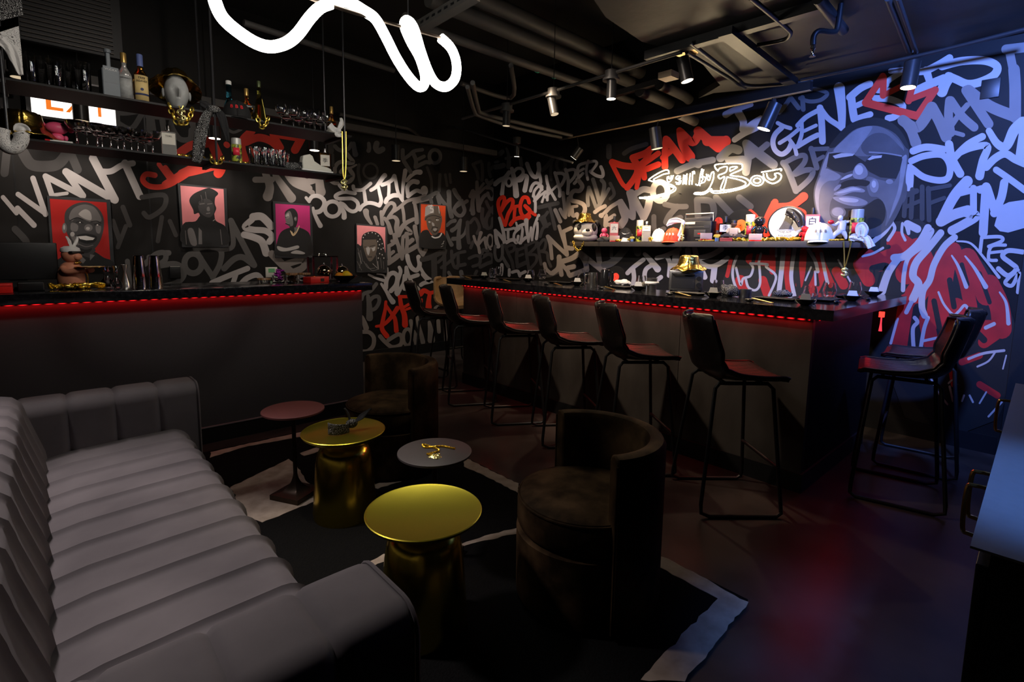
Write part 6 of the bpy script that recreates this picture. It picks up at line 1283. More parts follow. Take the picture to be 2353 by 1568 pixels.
# wall plates
for nm, lab, px, py, w, h, m_ in (('thermostat', 'white wall thermostat with a green screen above the garnish jars', 623, 626, 0.06, 0.055, mat('white_plastic', (0.62, 0.60, 0.55), 0.5)), ('wall_socket', 'black wall socket plate right of the shaker stacks', 402, 626, 0.045, 0.06, DKP)):
    p = on_y(px, py, YW); t = thing(nm, lab, nm.replace('_', ' '), p)
    part('plate', m_, t, lambda b: b.box((-w, -0.018, -h), (w, -0.001, h), bev=0.003))
    if nm == 'thermostat': part('screen', mat('green_lcd', (0.05, 0.12, 0.05), 0.3, emit=(0.1, 0.3, 0.12), strength=0.25), t, lambda b: b.box((-w*0.55, -0.0195, 0.0), (w*0.55, -0.018, h*0.75)))
    else: part('indicator', mat('white_plastic', (0.62, 0.60, 0.55), 0.5), t, lambda b: b.box((-w*0.9, -0.0195, h-0.006), (w*0.9, -0.018, h-0.003)))
p = on_x(2276, 204, XW); t = thing('wall_plate', 'black blank cover plate beside the word man, upper right', 'wall plate', p)
part('plate', DKP, t, lambda b: b.box((-0.012, -0.05, -0.065), (-0.001, 0.05, 0.065), bev=0.002))
# ================================================================== MURAL SHELF
ZS, XF = 1.517, 4.70
ms = thing('wall_shelf', 'long thick black wall shelf across the mural holding the bright clutter', 'shelf', (4.84, 2.7, ZS))
part('board', mat('charcoal_shelf', (0.045, 0.040, 0.037), 0.55, 0, 0.15, 20), ms, lambda b: b.box((XF-4.84, 1.187-2.7, -0.052), (XW-0.001-4.84, 4.16-2.7, 0.0), bev=0.002))
def sh_r(px, x, z):
    lo, hi = 0, 1568
    for _i in range(40):
        m_ = (lo+hi)/2
        if on_x(px, m_, x).z > z: lo = m_
        else: hi = m_
    q = on_x(px, lo, x); return Vector((x, q.y, z))
def S_(px, x=4.80): return sh_r(px, x, ZS)
def hgt(px, py, x=4.80): return on_x(px, py, x).z-ZS
# panda head
o = S_(1345, 4.84); pd = thing('panda_head', 'large white and black panda mask head at the left end of the mural shelf', 'mask', o, head_of(o)+0.05)
FURW = mat('white_plush', (0.72, 0.68, 0.64), 0.85, 0, 0.08, 30, 0.3); FURB = mat('black_plush', (0.012, 0.011, 0.011), 0.75)
part('head', FURW, pd, lambda b: b.ball((0, 0, 0.135), (0.125, 0.142, 0.135), 32))
part('jaw', FURW, pd, lambda b: b.ball((0.02, 0, 0.055), (0.11, 0.145, 0.055), 24))
part('muzzle', FURW, pd, lambda b: b.ball((0.105, 0.012, 0.108), (0.055, 0.062, 0.05), 22))
part('nose', FURB, pd, lambda b: b.ball((0.150, 0.016, 0.135), (0.018, 0.026, 0.018), 14))
for s_ in (1, -1):
    part('eye_patch', FURB, pd, lambda b: b.ball((0.083, s_*0.078+0.008, 0.165), (0.028, 0.036, 0.046), 16)); part('ear', FURB, pd, lambda b: b.ball((-0.02, s_*0.125, 0.225), (0.025, 0.038, 0.038), 14))
bucket_hat(o+Vector((-0.02, 0.0, 0.235)), 'gold foil bucket hat on top of the panda mask', sc=0.95)
xc = XF-0.016
chain([on_x(x, y, xc) for x, y in ((1317, 555), (1321, 568), (1328, 576), (1335, 571), (1341, 556))], 'gold chain drooping off the mural shelf under the panda mask', 0.016, 0.005)
# generic pink toy figures, black bandana
def toyfig(o, H, m_, label, ears=False, wide=1.0):
    t = thing('toy_figure', label, 'figurine', o, head_of(o))
    for s_ in (1, -1):
        part('leg', m_, t, lambda b: b.tube([(0, s_*H*0.10, 0), (0, s_*H*0.09, H*0.30)], [H*0.085, H*0.07], 10)); part('arm', m_, t, lambda b: b.tube(catmull([(0, s_*H*0.16, H*0.58), (0.01, s_*H*0.26, H*0.46), (0.02, s_*H*0.24, H*0.34)], 4), H*0.05, 10))
    part('torso', m_, t, lambda b: b.ball((0, 0, H*0.45), (H*0.15, H*0.18, H*0.21), 16)); part('head', m_, t, lambda b: b.ball((0, 0, H*0.80), (H*0.18, H*0.21*wide, H*0.19), 18))
    return t
lump('black_bandana', 'folded black bandana lying right of the panda mask', S_(1392, 4.76), (0.045, 0.085, 0.035), mat('charcoal_cloth', (0.04, 0.038, 0.037), 0.7), 9)
toyfig(S_(1388, 4.88), 0.165, PINK, 'plain glossy pink toy figure right of the panda mask')
bottle(S_(1410, 4.86), hgt(1410, 497, 4.86), 0.052, 'square pink-tinted bottle with dark stopper left of the cassettes', PNK, CAPB, 'box', LABW, 0.35, 0.70, (("六", 0.52, 0.05),), 0.24, 0.72, 0.80, 1.1)
def cassette(o, label, rot=0.0, m_=None):
    t = thing('cassette_tape', label, 'cassette', o, head_of(o)+rot)
    part('shell', m_ or mat('clear_smoke_case', (0.45, 0.32, 0.27), 0.25), t, lambda b: b.box((-0.008, -0.054, 0), (0.008, 0.054, 0.068), bev=0.002))
    part('window', DKP, t, lambda b: b.box((0.008, -0.032, 0.022), (0.0088, 0.032, 0.046)))
    for s_ in (1, -1): part('reel', CAPW, t, lambda b: b.lathe([(0.009, 0), (0.009, 0.001), (0.004, 0.0012), (0, 0.0012)], 14)); t.children[-1].matrix_local = Matrix.Translation((0.0089, s_*0.021, 0.034)) @ Matrix.Rotation(PI/2, 4, 'Y')
    part('label_strip', REDP, t, lambda b: b.box((0.008, -0.050, 0.002), (0.0086, 0.050, 0.012)))
    return t
cassette(S_(1412, 4.76), 'clear cassette tape standing before the square pink bottle', 0.1)
pile('gold chain heaped on the mural shelf between cassette and white card', 1418, 1450, 4.76, ZS, 7, 0.008, 0.02, 0.02, 3, True)
o = S_(1436, 4.90); cp = cap_hat(o, 'black cap with a white curved mark behind the small figure on the mural shelf', mat('black_wool', (0.010, 0.010, 0.011), 0.85, 0, 0.2, 60), 0.085, 0.16)
part('curved_mark', WHTINK, cp, lambda b: b.tube(catmull([(0.088, -0.04, 0.105), (0.094, -0.01, 0.085), (0.084, 0.045, 0.10)], 5), [0.001]*3+[0.005]*4+[0.001]*4, 6))
o = S_(1437, 4.74); t = thing('folded_card', 'small folded white card lying left of the small figure', 'card', o, head_of(o)+0.3); part('card', mat('white_paper', (0.70, 0.69, 0.66), 0.8), t, lambda b: b.prism([(-0.05, 0), (0.04, 0), (0.05, 0.03), (-0.03, 0.045)], 'x', -0.015, 0.015))
def minifig(o, H, label, shirt, trous, skin=(0.10, 0.05, 0.03)):
    t = thing('small_figure', label, 'figurine', o, head_of(o)); mS, mT = mat('shirt_'+shirt[0], shirt[1], 0.4), mat('trousers_'+trous[0], trous[1], 0.4); mk_ = mat('dark_toy_skin', skin, 0.4)
    for s_ in (1, -1):
        part('leg', mT, t, lambda b: b.box((-H*0.09, s_*H*0.01, 0), (H*0.09, s_*H*0.17, H*0.33), bev=H*0.02)); part('arm', mS, t, lambda b: b.tube([(0, s_*H*0.20, H*0.60), (H*0.10, s_*H*0.27, H*0.40)], H*0.055, 8))
    part('torso', mS, t, lambda b: b.box((-H*0.10, -H*0.19, H*0.33), (H*0.10, H*0.19, H*0.64), bev=H*0.03)); part('head', mk_, t, lambda b: b.ball((0, 0, H*0.82), (H*0.14, H*0.14, H*0.16), 14)); part('hat', DKP, t, lambda b: b.lathe([(H*0.15, H*0.88), (H*0.14, H*0.97), (H*0.06, H), (0, H)], 14))
    return t
minifig(S_(1452, 4.74), 0.085, 'tiny toy man in olive top and blue trousers right of the white card', ('olive', (0.30, 0.26, 0.05)), ('blue', (0.06, 0.12, 0.30)))
spray(S_(1469, 4.88), 'spray can with pale cap left of the square clear bottle on the mural shelf', 0.235, 0.040)
bottle(S_(1484, 4.80), hgt(1484, 509, 4.80), 0.050, 'square clear bottle with pale label left of the white cap', CLEAR, STEEL, 'box', LABW, 0.52, 0.74, (("TOKI", 0.64, 0.018),), 0.28, 0.76, 0.86, 1.15)
pile('gold chain heaped right of the square clear bottle', 1490, 1505, 4.77, ZS, 5, 0.008, 0.02, 0.035, 5, True)
cap_hat(S_(1513, 4.83), 'plain white cap left of the red cap on the mural shelf', WHITECL, 0.075, 0.135, brim=0.03)
cap_hat(S_(1546, 4.81), 'red cap with three white letters on the mural shelf', mat('red_orange_wool', (0.72, 0.06, 0.015), 0.7, 0, 0.1, 60), 0.095, 0.14, 'BBB', mat('white_stitch', (0.8, 0.8, 0.8), 0.6), -0.35, brim=0.08)
o = S_(1560, 4.83); wbn = thing('white_bandana', 'white bandana arching over the red cap toward the boombox', 'bandana', o)
part('ear', WHITECL, wbn, lambda b: strip(b, [on_x(x, y, 4.78)-o for x, y in ((1532, 519), (1540, 511), (1556, 507), (1572, 510))], [0.02, 0.06, 0.055, 0.02], Vector((-1, 0, 0)), 0.008), mods=SOL)
part('tail', WHITECL, wbn, lambda b: strip(b, [on_x(x, y, 4.77)-o for x, y in ((1571, 509), (1567, 525), (1562, 540), (1556, 552))], [0.03, 0.05, 0.05, 0.06], Vector((-1, 0, 0)), 0.006), mods=SOL)
o = on_x(1570, 540, 4.745); dl = thing('dollar_necklace', 'gold dollar necklace hanging before the boombox left edge', 'necklace', o)
part('chain', GOLDCHAIN, dl, lambda b: b.tube(catmull([on_x(x, y, 4.745)-o for x, y in ((1567, 515), (1568, 530), (1569, 540), (1571, 530), (1573, 515))], 5), 0.005, 6)); dollar(dl, on_x(1568, 546, 4.745)-o, 0.075, PI)
# boombox
o = S_(1604, 4.87); bx = thing('boombox', 'black vintage boombox with tape deck and handle on the mural shelf', 'radio', o, PI)
W2, HB = 0.5*(S_(1570, 4.87).y-S_(1637, 4.87).y), 0.20
part('body', DKP, bx, lambda b: b.box((-0.05, -W2, 0), (0.05, W2, HB), bev=0.005))
part('handle', STEEL, bx, lambda b: b.tube([(0, -W2+0.01, HB*0.95), (0, -W2+0.01, HB+0.075), (0, W2-0.01, HB+0.075), (0, W2-0.01, HB*0.95)], 0.007, 8))
part('top_panel', mat('boombox_grey', (0.05, 0.048, 0.045), 0.4), bx, lambda b: b.box((-0.03, -W2+0.02, HB), (0.04, W2-0.02, HB+0.035), bev=0.003))
part('tuner_window', mat('tuner_glow', (0.8, 0.7, 0.5), 0.3), bx, lambda b: b.box((0.050, -W2+0.03, HB*0.86), (0.0515, -W2+0.14, HB*0.97)))
part('tuner_bar', STEEL, bx, lambda b: b.box((0.050, -W2+0.04, HB*0.70), (0.0515, W2-0.05, HB*0.74)))
for y in (-W2+0.045, W2-0.045): part('knob_panel', mat('boombox_grey', (0.05, 0.048, 0.045), 0.4), bx, lambda b: b.box((0.050, y-0.03, HB*0.66), (0.053, y+0.03, HB*0.80)))
part('tape_deck', mat('boombox_grey', (0.05, 0.048, 0.045), 0.4), bx, lambda b: b.box((0.050, -0.02, HB*0.22), (0.054, 0.10, HB*0.58), bev=0.002))
part('tape_mark', REDP, bx, lambda b: b.box((0.054, 0.02, HB*0.36), (0.055, 0.06, HB*0.42)))
part('key_row', STEEL, bx, lambda b: b.box((0.050, 0.0, HB*0.08), (0.056, 0.09, HB*0.14)))
cassette(S_(1622, 4.745)+Vector((0, 0, 0.012)), 'clear cassette tape on a chain before the boombox', -0.05)
pile('gold chain heaped before the boombox', 1608, 1640, 4.725, ZS, 7, 0.006, 0.012, 0.004, 8, True)
minifig(S_(1647, 4.76), 0.105, 'tiny toy man in yellow top right of the boombox', ('yellow', (0.65, 0.45, 0.04)), ('denim', (0.10, 0.18, 0.34)))
bottle(S_(1665, 4.87), hgt(1665, 497, 4.87), 0.062, 'square whisky bottle with white label and red base glow beside the vinyl record', DRK, CAPB, 'box', LABW, 0.38, 0.66, (("季", 0.52, 0.055),), 0.22, 0.68, 0.76, 1.1)
def toycar(o, label, rot=0.4):
    t = thing('toy_car', label, 'toy car', o, rot); m_ = mat('grey_diecast', (0.08, 0.07, 0.07), 0.3, 0.4)
    part('body', m_, t, lambda b: b.prism([(-0.055, 0.010), (-0.055, 0.024), (-0.030, 0.028), (-0.018, 0.042), (0.018, 0.042), (0.032, 0.028), (0.055, 0.024), (0.056, 0.010)], 'y', -0.022, 0.022), mods=[('BEVEL', dict(width=0.003, segments=2))])
    for x in (-0.034, 0.034):
        for s_ in (1, -1): part('wheel', DKP, t, lambda b: b.cyl((x, s_*0.016, 0.0105), (x, s_*0.0235, 0.0105), 0.0105, 14))
    return t
o = S_(1669, 4.75); t = thing('cassette_case_stack', 'two flat red cassette cases under the toy car', 'cassette', o, 0.3)
for k_ in range(2): part('case', mat('maroon_case', (0.25, 0.03, 0.03), 0.35), t, lambda b: b.box((-0.035, -0.055, 0.017*k_), (0.035, 0.055, 0.017*k_+0.016), bev=0.002))
toycar(o+Vector((0, 0, 0.0335)), 'grey toy car on the flat cassette cases', 1.9)
toycar(S_(1700, 4.77)+Vector((0, 0, 0.028)), 'grey toy car draped with gold chain before the vinyl record', 1.7)
pile('gold chain heaped over the toy car before the vinyl record', 1681, 1712, 4.77, ZS, 8, 0.010, 0.02, 0.02, 11, True)
minifig(S_(1684, 4.83)+Vector((0, 0, 0)), 0.20, 'small pale toy figure in front of the vinyl record left side', ('pale', (0.45, 0.36, 0.26)), ('brown', (0.20, 0.13, 0.08)), (0.35, 0.24, 0.16))
def record(c, R, heading, label, lm):
    t = thing('vinyl_record', label, 'record', c, heading)
    m3 = Matrix.Rotation(PI/2-0.10, 4, 'Y')
    o1 = part('disc', mat('black_vinyl', (0.010, 0.010, 0.010), 0.22), t, lambda b: b.lathe([(0, 0), (R, 0), (R, 0.003), (0, 0.003)], 56)); o1.matrix_local = m3
    o2 = part('label', lm, t, lambda b: b.lathe([(0, 0.0031), (R*0.37, 0.0031), (R*0.37, 0.0038), (0, 0.0038)], 36)); o2.matrix_local = m3
    o3 = part('spindle_hole', DKP, t, lambda b: b.lathe([(0, 0.0038), (R*0.03, 0.0038), (R*0.03, 0.0043), (0, 0.0043)], 12)); o3.matrix_local = m3
    return t
ORL = mat('orange_record_label', (0.80, 0.16, 0.02), 0.5)
c = S_(1699, 4.93); record(c+Vector((0, 0, 0.153)), 0.152, PI, 'vinyl record with orange label leaning on the mural above the shelf', ORL)
spray(S_(1721, 4.84), 'spray can with pale cap right of the vinyl record', 0.245, 0.042)
cassette(S_(1735, 4.745), 'clear cassette tape with red strip under the black toy figure', 0.0)
toyfig(S_(1743, 4.80)+Vector((0, 0, 0.0)), 0.225, mat('black_gloss_vinyl', (0.012, 0.012, 0.013), 0.18), 'plain glossy black toy figure behind the cassette, left of the round plaque')
# round plaque
o = S_(1803, 4.86); R_ = 0.155
pq = thing('round_plaque', 'round white-faced plaque with a drawn sitter, reading the hip to hop', 'plaque', o+Vector((0, 0, R_)), PI)
m3 = Matrix.Rotation(PI/2-0.12, 4, 'Y')
x_ = part('rim', DKP, pq, lambda b: b.lathe([(0, -0.03), (R_, -0.03), (R_, 0.006), (R_*0.95, 0.008), (R_*0.93, 0.002), (0, 0.002)], 48)); x_.matrix_local = m3
x_ = part('face', mat('plaque_white', (0.72, 0.70, 0.66), 0.55), pq, lambda b: b.lathe([(0, 0.0022), (R_*0.925, 0.0022), (R_*0.925, 0.0032), (0, 0.0032)], 48)); x_.matrix_local = m3
TM = m3 @ Matrix.Translation((0, 0, 0.0036)) @ Matrix.Rotation(PI/2, 4, 'Z')
x_ = part('lettering', INK, pq, lambda b: (add_text(b, 'THE HIP', 0.030, Matrix.Translation((0, -0.075, 0))), add_text(b, 'TO HOP', 0.030, Matrix.Translation((0, -0.108, 0))))); x_.matrix_local = TM
def flatp(b, poly, z=0.0008): 
    n = len(poly); b.add([(x, y, 0) for x, y in poly]+[(x, y, z) for x, y in poly], [tuple(range(n)), tuple(range(n, 2*n))]+[(i, (i+1) % n, n+(i+1) % n, n+i) for i in range(n)])
x_ = part('drawn_sitter', mat('sketch_grey', (0.06, 0.06, 0.06), 0.7, 0, 0.6, 80), pq, lambda b: flatp(b, [(-0.055, -0.05), (0.055, -0.05), (0.05, -0.02), (0.062, 0.01), (0.055, 0.035), (0.035, 0.04), (0.03, 0.06), (0.01, 0.055), (0.012, 0.105), (-0.005, 0.11), (-0.012, 0.05), (-0.03, 0.0)])); x_.matrix_local = TM
x_ = part('plinth_line', INK, pq, lambda b: (flatp(b, [(-0.07, -0.055), (0.07, -0.055), (0.07, -0.058), (-0.07, -0.058)]))); x_.matrix_local = TM
o = S_(1824, 4.90); t = thing('studded_strap', 'black strap with silver studs slung over the round plaque', 'strap', o)
pth = [on_x(x, y, 4.80)-o for x, y in ((1806, 486), (1818, 489), (1834, 502), (1842, 520))]
part('strap', LEATHER, t, lambda b: strip(b, pth, [0.06, 0.075, 0.075, 0.05], Vector((-1, 0, 0)), 0.003), mods=SOL)
for x, y in ((1821, 490), (1826, 499), (1834, 508)):
    q = on_x(x, y, 4.794)-o; part('stud', CHROME, t, lambda b: b.ball(q, 0.011, 10))
pile('gold chain heaped along the mural shelf before the round plaque', 1752, 1836, 4.745, ZS, 16, 0.009, 0.018, 0.022, 13, True)
RF = mat('red_gloss', (0.60, 0.015, 0.02), 0.15)
toyfig(S_(1847, 4.80), 0.13, RF, 'small shiny red figure before the pink bottle')
bottle(S_(1863, 4.93), hgt(1863, 478, 4.93), 0.060, 'square pink bottle with white label bearing one brushed character', PNK, CAPB, 'box', LABW, 0.42, 0.74, (("白", 0.58, 0.07),), 0.22, 0.76, 0.80, 1.1)
cap_hat(S_(1881, 4.785), 'white cap with three black letters at the right of the mural shelf', WHITECL, 0.105, 0.150, '8BB', INK, 0.10, brim=0.045)
pile('gold chain lying between the white cap and the white figurine', 1905, 1935, 4.735, ZS, 7, 0.006, 0.012, 0.006, 15, True)
# white striding figurine with red flowers
o = S_(1931, 4.82); wf = thing('white_figurine', 'plain white standing figurine holding something red, arm raised', 'figurine', o, head_of(o)+0.2)
WP = mat('white_resin', (0.68, 0.64, 0.65), 0.6, 0, 0.05)
H = hgt(1928, 497)
def limb(b, P, r0, r1): 
    c_ = catmull(P, 6); b.tube(c_, [r0+(r1-r0)*i/(len(c_)-1) for i in range(len(c_))], 12)
part('leg', WP, wf, lambda b: limb(b, [(0, 0.010, 0.48*H), (0.01, -0.045, 0.26*H), (0.0, -0.062, 0.02*H)], 0.026, 0.012)); part('leg', WP, wf, lambda b: limb(b, [(0, -0.01, 0.48*H), (0.0, 0.030, 0.26*H), (0.0, 0.050, 0.02*H)], 0.026, 0.012))
part('torso', WP, wf, lambda b: limb(b, [(0, 0, 0.44*H), (0, 0.002, 0.58*H), (0, 0.004, 0.72*H), (0, 0.0, 0.82*H)], 0.030, 0.026))
part('head', WP, wf, lambda b: (b.ball((0.004, -0.014, 0.92*H), (0.020, 0.018, 0.024), 16), b.cyl((0, -0.006, 0.80*H), (0, -0.010, 0.90*H), 0.010, 10)))
part('arm', WP, wf, lambda b: limb(b, [(0, 0.022, 0.77*H), (0, 0.060, 0.80*H), (0.005, 0.078, 0.97*H)], 0.012, 0.008)); part('arm', WP, wf, lambda b: limb(b, [(0, -0.022, 0.76*H), (0.02, -0.055, 0.64*H), (0.03, -0.078, 0.70*H)], 0.012, 0.008))
part('red_bouquet', RF, wf, lambda b: b.ball((0.03, -0.082, 0.755*H), (0.018, 0.024, 0.018), 14))
bottle(S_(1952, 4.88), hgt(1952, 484, 4.88), 0.055, 'dark round bottle with a knobbed metal stopper behind the white figurine', DRK, BRONZE, 'round', mat('dark_label', (0.05, 0.04, 0.035), 0.6), 0.25, 0.5, (("GIN", 0.36, 0.03),), 0.36, 0.60, 0.78, 1.35)
spray(S_(1965, 4.82), 'spray can with silver cap beside the white bandana', 0.25, 0.046)
o = S_(1978, 4.76); wbn = thing('white_bandana', 'white bandana with paisley trim drooping off the right end of the mural shelf', 'bandana', o)
xk = XF-0.014
part('upright_loop', WHITECL, wbn, lambda b: strip(b, [on_x(x, y, xk)-o for x, y in ((1975, 545), (1974, 528), (1980, 519), (1987, 528), (1984, 544))], [0.04, 0.055, 0.06, 0.055, 0.03], Vector((-1, 0, 0)), 0.008), mods=SOL)
part('tail', WHITECL, wbn, lambda b: strip(b, [on_x(x, y, xk)-o for x, y in ((1978, 543), (1990, 550), (1998, 560), (2003, 569))], [0.04, 0.06, 0.055, 0.05], Vector((-1, 0, 0)), 0.008), mods=SOL)
part('flat_part', BANDW, wbn, lambda b: strip(b, [on_x(x, y, xk)-o for x, y in ((1952, 549), (1962, 546), (1978, 548), (1986, 551))], [0.03, 0.06, 0.05, 0.03], Vector((-1, 0, 0)), 0.008), mods=SOL)
o = on_x(1940, 625, xk); dl = thing('dollar_necklace', 'gold dollar necklace hanging off the mural shelf by the painted jersey', 'necklace', o)
part('chain', GOLDCHAIN, dl, lambda b: b.tube(catmull([on_x(x, y, xk)-o for x, y in ((1939, 554), (1940, 590), (1941, 614), (1948, 592), (1957, 554))], 8), 0.0045, 6)); dollar(dl, on_x(1941, 627, xk)-o, 0.095, PI+0.1)
# ================================================================== PLACE SETTINGS ON THE DINING BAR
ZC = 1.10
NAP = mat('white_napkin', (0.72, 0.70, 0.68), 0.8, 0, 0.05, 40)
PLT = mat('matte_black_plate', (0.016, 0.015, 0.015), 0.35); STICK = mat('brass_chopstick', (0.85, 0.58, 0.20), 0.3, 1.0, 0.1)
DB = 'place settings on the dining bar'
_pf = {}
def stamp(key, make, loc, rz, label, group):
    if key not in _pf: r_ = make(loc, rz, label); _pf[key] = r_
    else: r_ = dup(_pf[key], loc, rz, label)
    r_['label'] = label; r_['group'] = group; r_.location = loc; r_.rotation_euler.z = rz
    return r_
def mk_bowl(loc, rz, label):
    t = thing('sauce_bowl', label, 'bowl', loc, rz); part('bowl', CERAM, t, lambda b: b.lathe([(0, 0), (0.024, 0), (0.026, 0.004), (0.048, 0.020), (0.060, 0.038), (0.058, 0.0385), (0.044, 0.022), (0, 0.008)], 28, cap=False)); return t
def mk_nap(loc, rz, label):
    t = thing('folded_napkin', label, 'napkin', loc, rz)
    part('front_fold', NAP, t, lambda b: b.prism([(-0.034, 0), (0.034, 0), (0.024, 0.048), (-0.020, 0.048)], 'y', -0.006, 0.0)); part('side_fold', NAP, t, lambda b: b.add([(0.030, 0.0, 0), (0.042, 0.03, 0), (0.0, 0.04, 0), (-0.034, 0.0, 0), (0.022, 0.002, 0.046), (-0.018, 0.002, 0.046)], [(0, 1, 4), (1, 2, 5, 4), (2, 3, 5), (3, 0, 4, 5), (0, 3, 2, 1)])); return t
def mk_plate(loc, rz, label):
    t = thing('sushi_plate', label, 'plate', loc, rz)
    part('plate', PLT, t, lambda b: b.add([(-0.10, -0.05, 0), (0.10, -0.05, 0), (0.10, 0.05, 0), (-0.10, 0.05, 0), (-0.125, -0.065, 0.016), (0.125, -0.065, 0.016), (0.125, 0.065, 0.016), (-0.125, 0.065, 0.016), (-0.118, -0.058, 0.017), (0.118, -0.058, 0.017), (0.118, 0.058, 0.017), (-0.118, 0.058, 0.017), (-0.095, -0.045, 0.007), (0.095, -0.045, 0.007), (0.095, 0.045, 0.007), (-0.095, 0.045, 0.007)],
         [(3, 2, 1, 0)]+[(a+i, a+(i+1) % 4, a+4+(i+1) % 4, a+4+i) for a in (0, 4, 8) for i in range(4)]+[(12, 13, 14, 15)]), smooth=False)
    return t
def mk_sticks(loc, rz, label):
    t = thing('chopsticks', label, 'chopsticks', loc, rz)
    for y in (-0.006, 0.006): part('stick', STICK, t, lambda b: b.tube([(-0.11, y, 0.014), (0.11, y, 0.006)], [0.0045, 0.003], 8))
    return t
def mk_rest(loc, rz, label):
    t = thing('chopstick_rest', label, 'chopstick rest', loc, rz); part('rest', CERAM, t, lambda b: b.ball((0, 0, 0.009), (0.030, 0.014, 0.010), 16)); return t
SET = [  # bowl, glass, plate, chopsticks (two ends), rest
 ((1112, 641), (1132, 640), (1086, 637), ((1065, 638), (1088, 643)), None, 'at the far left end of the dining bar'),
 ((1213, 648), (1219, 645), (1172, 644), ((1152, 645), (1180, 651)), None, 'second from the far left end of the dining bar'),
 ((1326, 657), (1336, 655), (1290, 652), ((1268, 653), (1298, 660)), (1255, 655), 'before the steel jug'),
 ((1466, 668), (1474, 664), (1420, 662), ((1374, 660), (1431, 671)), (1381, 664), 'left of the toaster oven'),
 ((1638, 684), (1650, 678), (1580, 677), ((1540, 674), (1603, 686)), (1538, 678), 'right of the toaster oven'),
 ((1849, 702), (1860, 698), (1782, 690), ((1712, 688), (1797, 703)), (1721, 693), 'nearest the bar corner'),
 ((1957, 692), (1905, 686), (1897, 692), None, (1922, 697), 'on the short end of the dining bar'),
 ((2006, 681), (1963, 682), (1953, 684), None, (1995, 690), 'beside the mural on the short bar end')]
for i, (bw_, gw, pw_, cw, rw, where) in enumerate(SET):
    zr = PI/2 if i < 6 else PI
    b0 = on_z(*bw_, ZC); q = head_of(b0)
    stamp('bowl', mk_bowl, b0, q, 'small black napkin bowl '+where, DB+': bowls')
    stamp('nap', mk_nap, b0+Vector((0, 0, 0.0215)), q+PI/2, 'white napkin folded in the bowl '+where, DB+': napkins')
    g0 = on_z(*gw, ZC); glassware('stemless', g0, 'stemless glass standing '+where, DB+': glasses', 'stemless_glass')
    stamp('plate', mk_plate, on_z(*pw_, ZC), zr, 'rectangular black plate, '+where, DB+': plates')
    if cw:
        a, b2 = on_z(*cw[0], ZC), on_z(*cw[1], ZC); stamp('sticks', mk_sticks, (a+b2)/2, math.atan2((b2-a).y, (b2-a).x), 'pair of brass chopsticks laid out '+where, DB+': chopsticks')
    if rw: stamp('rest', mk_rest, on_z(*rw, ZC), zr, 'glossy black chopstick rest, '+where, DB+': rests')
glassware('stemless', on_z(1146, 634, ZC), 'second stemless glass close behind the far left place setting', DB+': glasses', 'stemless_glass')
glassware('stemless', on_z(1246, 642.5, ZC), 'stemless glass standing alone between the two far left settings', DB+': glasses', 'stemless_glass')
lump('white_napkin', 'crumpled white napkin lying on the plate left of the toaster oven', on_z(1428, 660, ZC)+Vector((0, 0, 0.017)), (0.035, 0.075, 0.028), NAP, 21, 'napkin')
lump('black_bandana', 'crumpled black paisley bandana on the plate nearest the bar corner', on_z(1800, 688, ZC)+Vector((0, 0, 0.017)), (0.03, 0.06, 0.026), BAND, 25)
o = on_z(1712, 683, ZC); t = thing('metal_tin', 'small shiny metal tin behind the chopsticks near the bar corner', 'tin', o); part('tin', STEEL, t, lambda b: b.lathe([(0, 0), (0.040, 0), (0.041, 0.003), (0.041, 0.055), (0.038, 0.055), (0.038, 0.006), (0, 0.005)], 28, cap=False))
o = on_z(1497, 668, ZC); t = thing('steel_cup', 'steel cup left of the toaster oven wrapped with a white cloth', 'cup', o)
part('cup', STEEL, t, lambda b: b.lathe([(0, 0), (0.036, 0), (0.042, 0.10), (0.040, 0.10), (0.034, 0.004), (0, 0.003)], 26, cap=False)); part('cloth', WHITECL, t, lambda b: b.torus((0, 0, 0.062), 0.046, 0.012, None, 22, 8))
o = on_z(1482, 664, ZC); lump('white_napkin', 'white cloth draped beside the steel cup', o, (0.03, 0.05, 0.035), WHITECL, 31, 'napkin')
o = on_z(1668, 682, ZC); lump('black_bandana', 'dark paisley bandana behind the glass right of the toaster oven', o+Vector((0.05, 0, 0)), (0.04, 0.06, 0.05), BAND, 33)
# toaster oven with hat
a, b2 = on_z(1536, 669, ZC), on_z(1614, 672, ZC)
oc = (a+b2)/2; dv = (b2-a); ov = thing('toaster_oven', 'compact steel toaster oven on the dining bar', 'oven', oc, math.atan2(dv.y, dv.x))
L2 = dv.length/2; HO = 0.165
part('case', STEEL, ov, lambda b: b.box((-L2, 0.0, 0.008), (L2, 0.20, HO), bev=0.006))
part('door_glass', mat('oven_glass', (0.03, 0.03, 0.032), 0.08), ov, lambda b: b.box((-L2+0.018, -0.006, 0.025), (L2*0.52, -0.0005, HO-0.018), bev=0.002))
part('door_handle', CHROME, ov, lambda b: b.tube([(-L2+0.03, -0.006, HO-0.026), (-L2+0.03, -0.024, HO-0.026), (L2*0.50, -0.024, HO-0.026), (L2*0.50, -0.006, HO-0.026)], 0.005, 8))
for z in (0.055, 0.105): part('knob', DKP, ov, lambda b: b.cyl((L2*0.76, 0, z), (L2*0.76, -0.018, z), 0.019, 18))
for x in (-L2+0.02, L2-0.02):
    for y in (0.02, 0.18): part('foot', DKP, ov, lambda b: b.cyl((x, y, 0), (x, y, 0.009), 0.009, 8))
nrm = Vector((-dv.y, dv.x, 0)).normalized()
bucket_hat(oc+nrm*0.10+Vector((0, 0, HO+0.012))+dv*0.06, 'gold foil bucket hat on top of the toaster oven', sc=1.0)
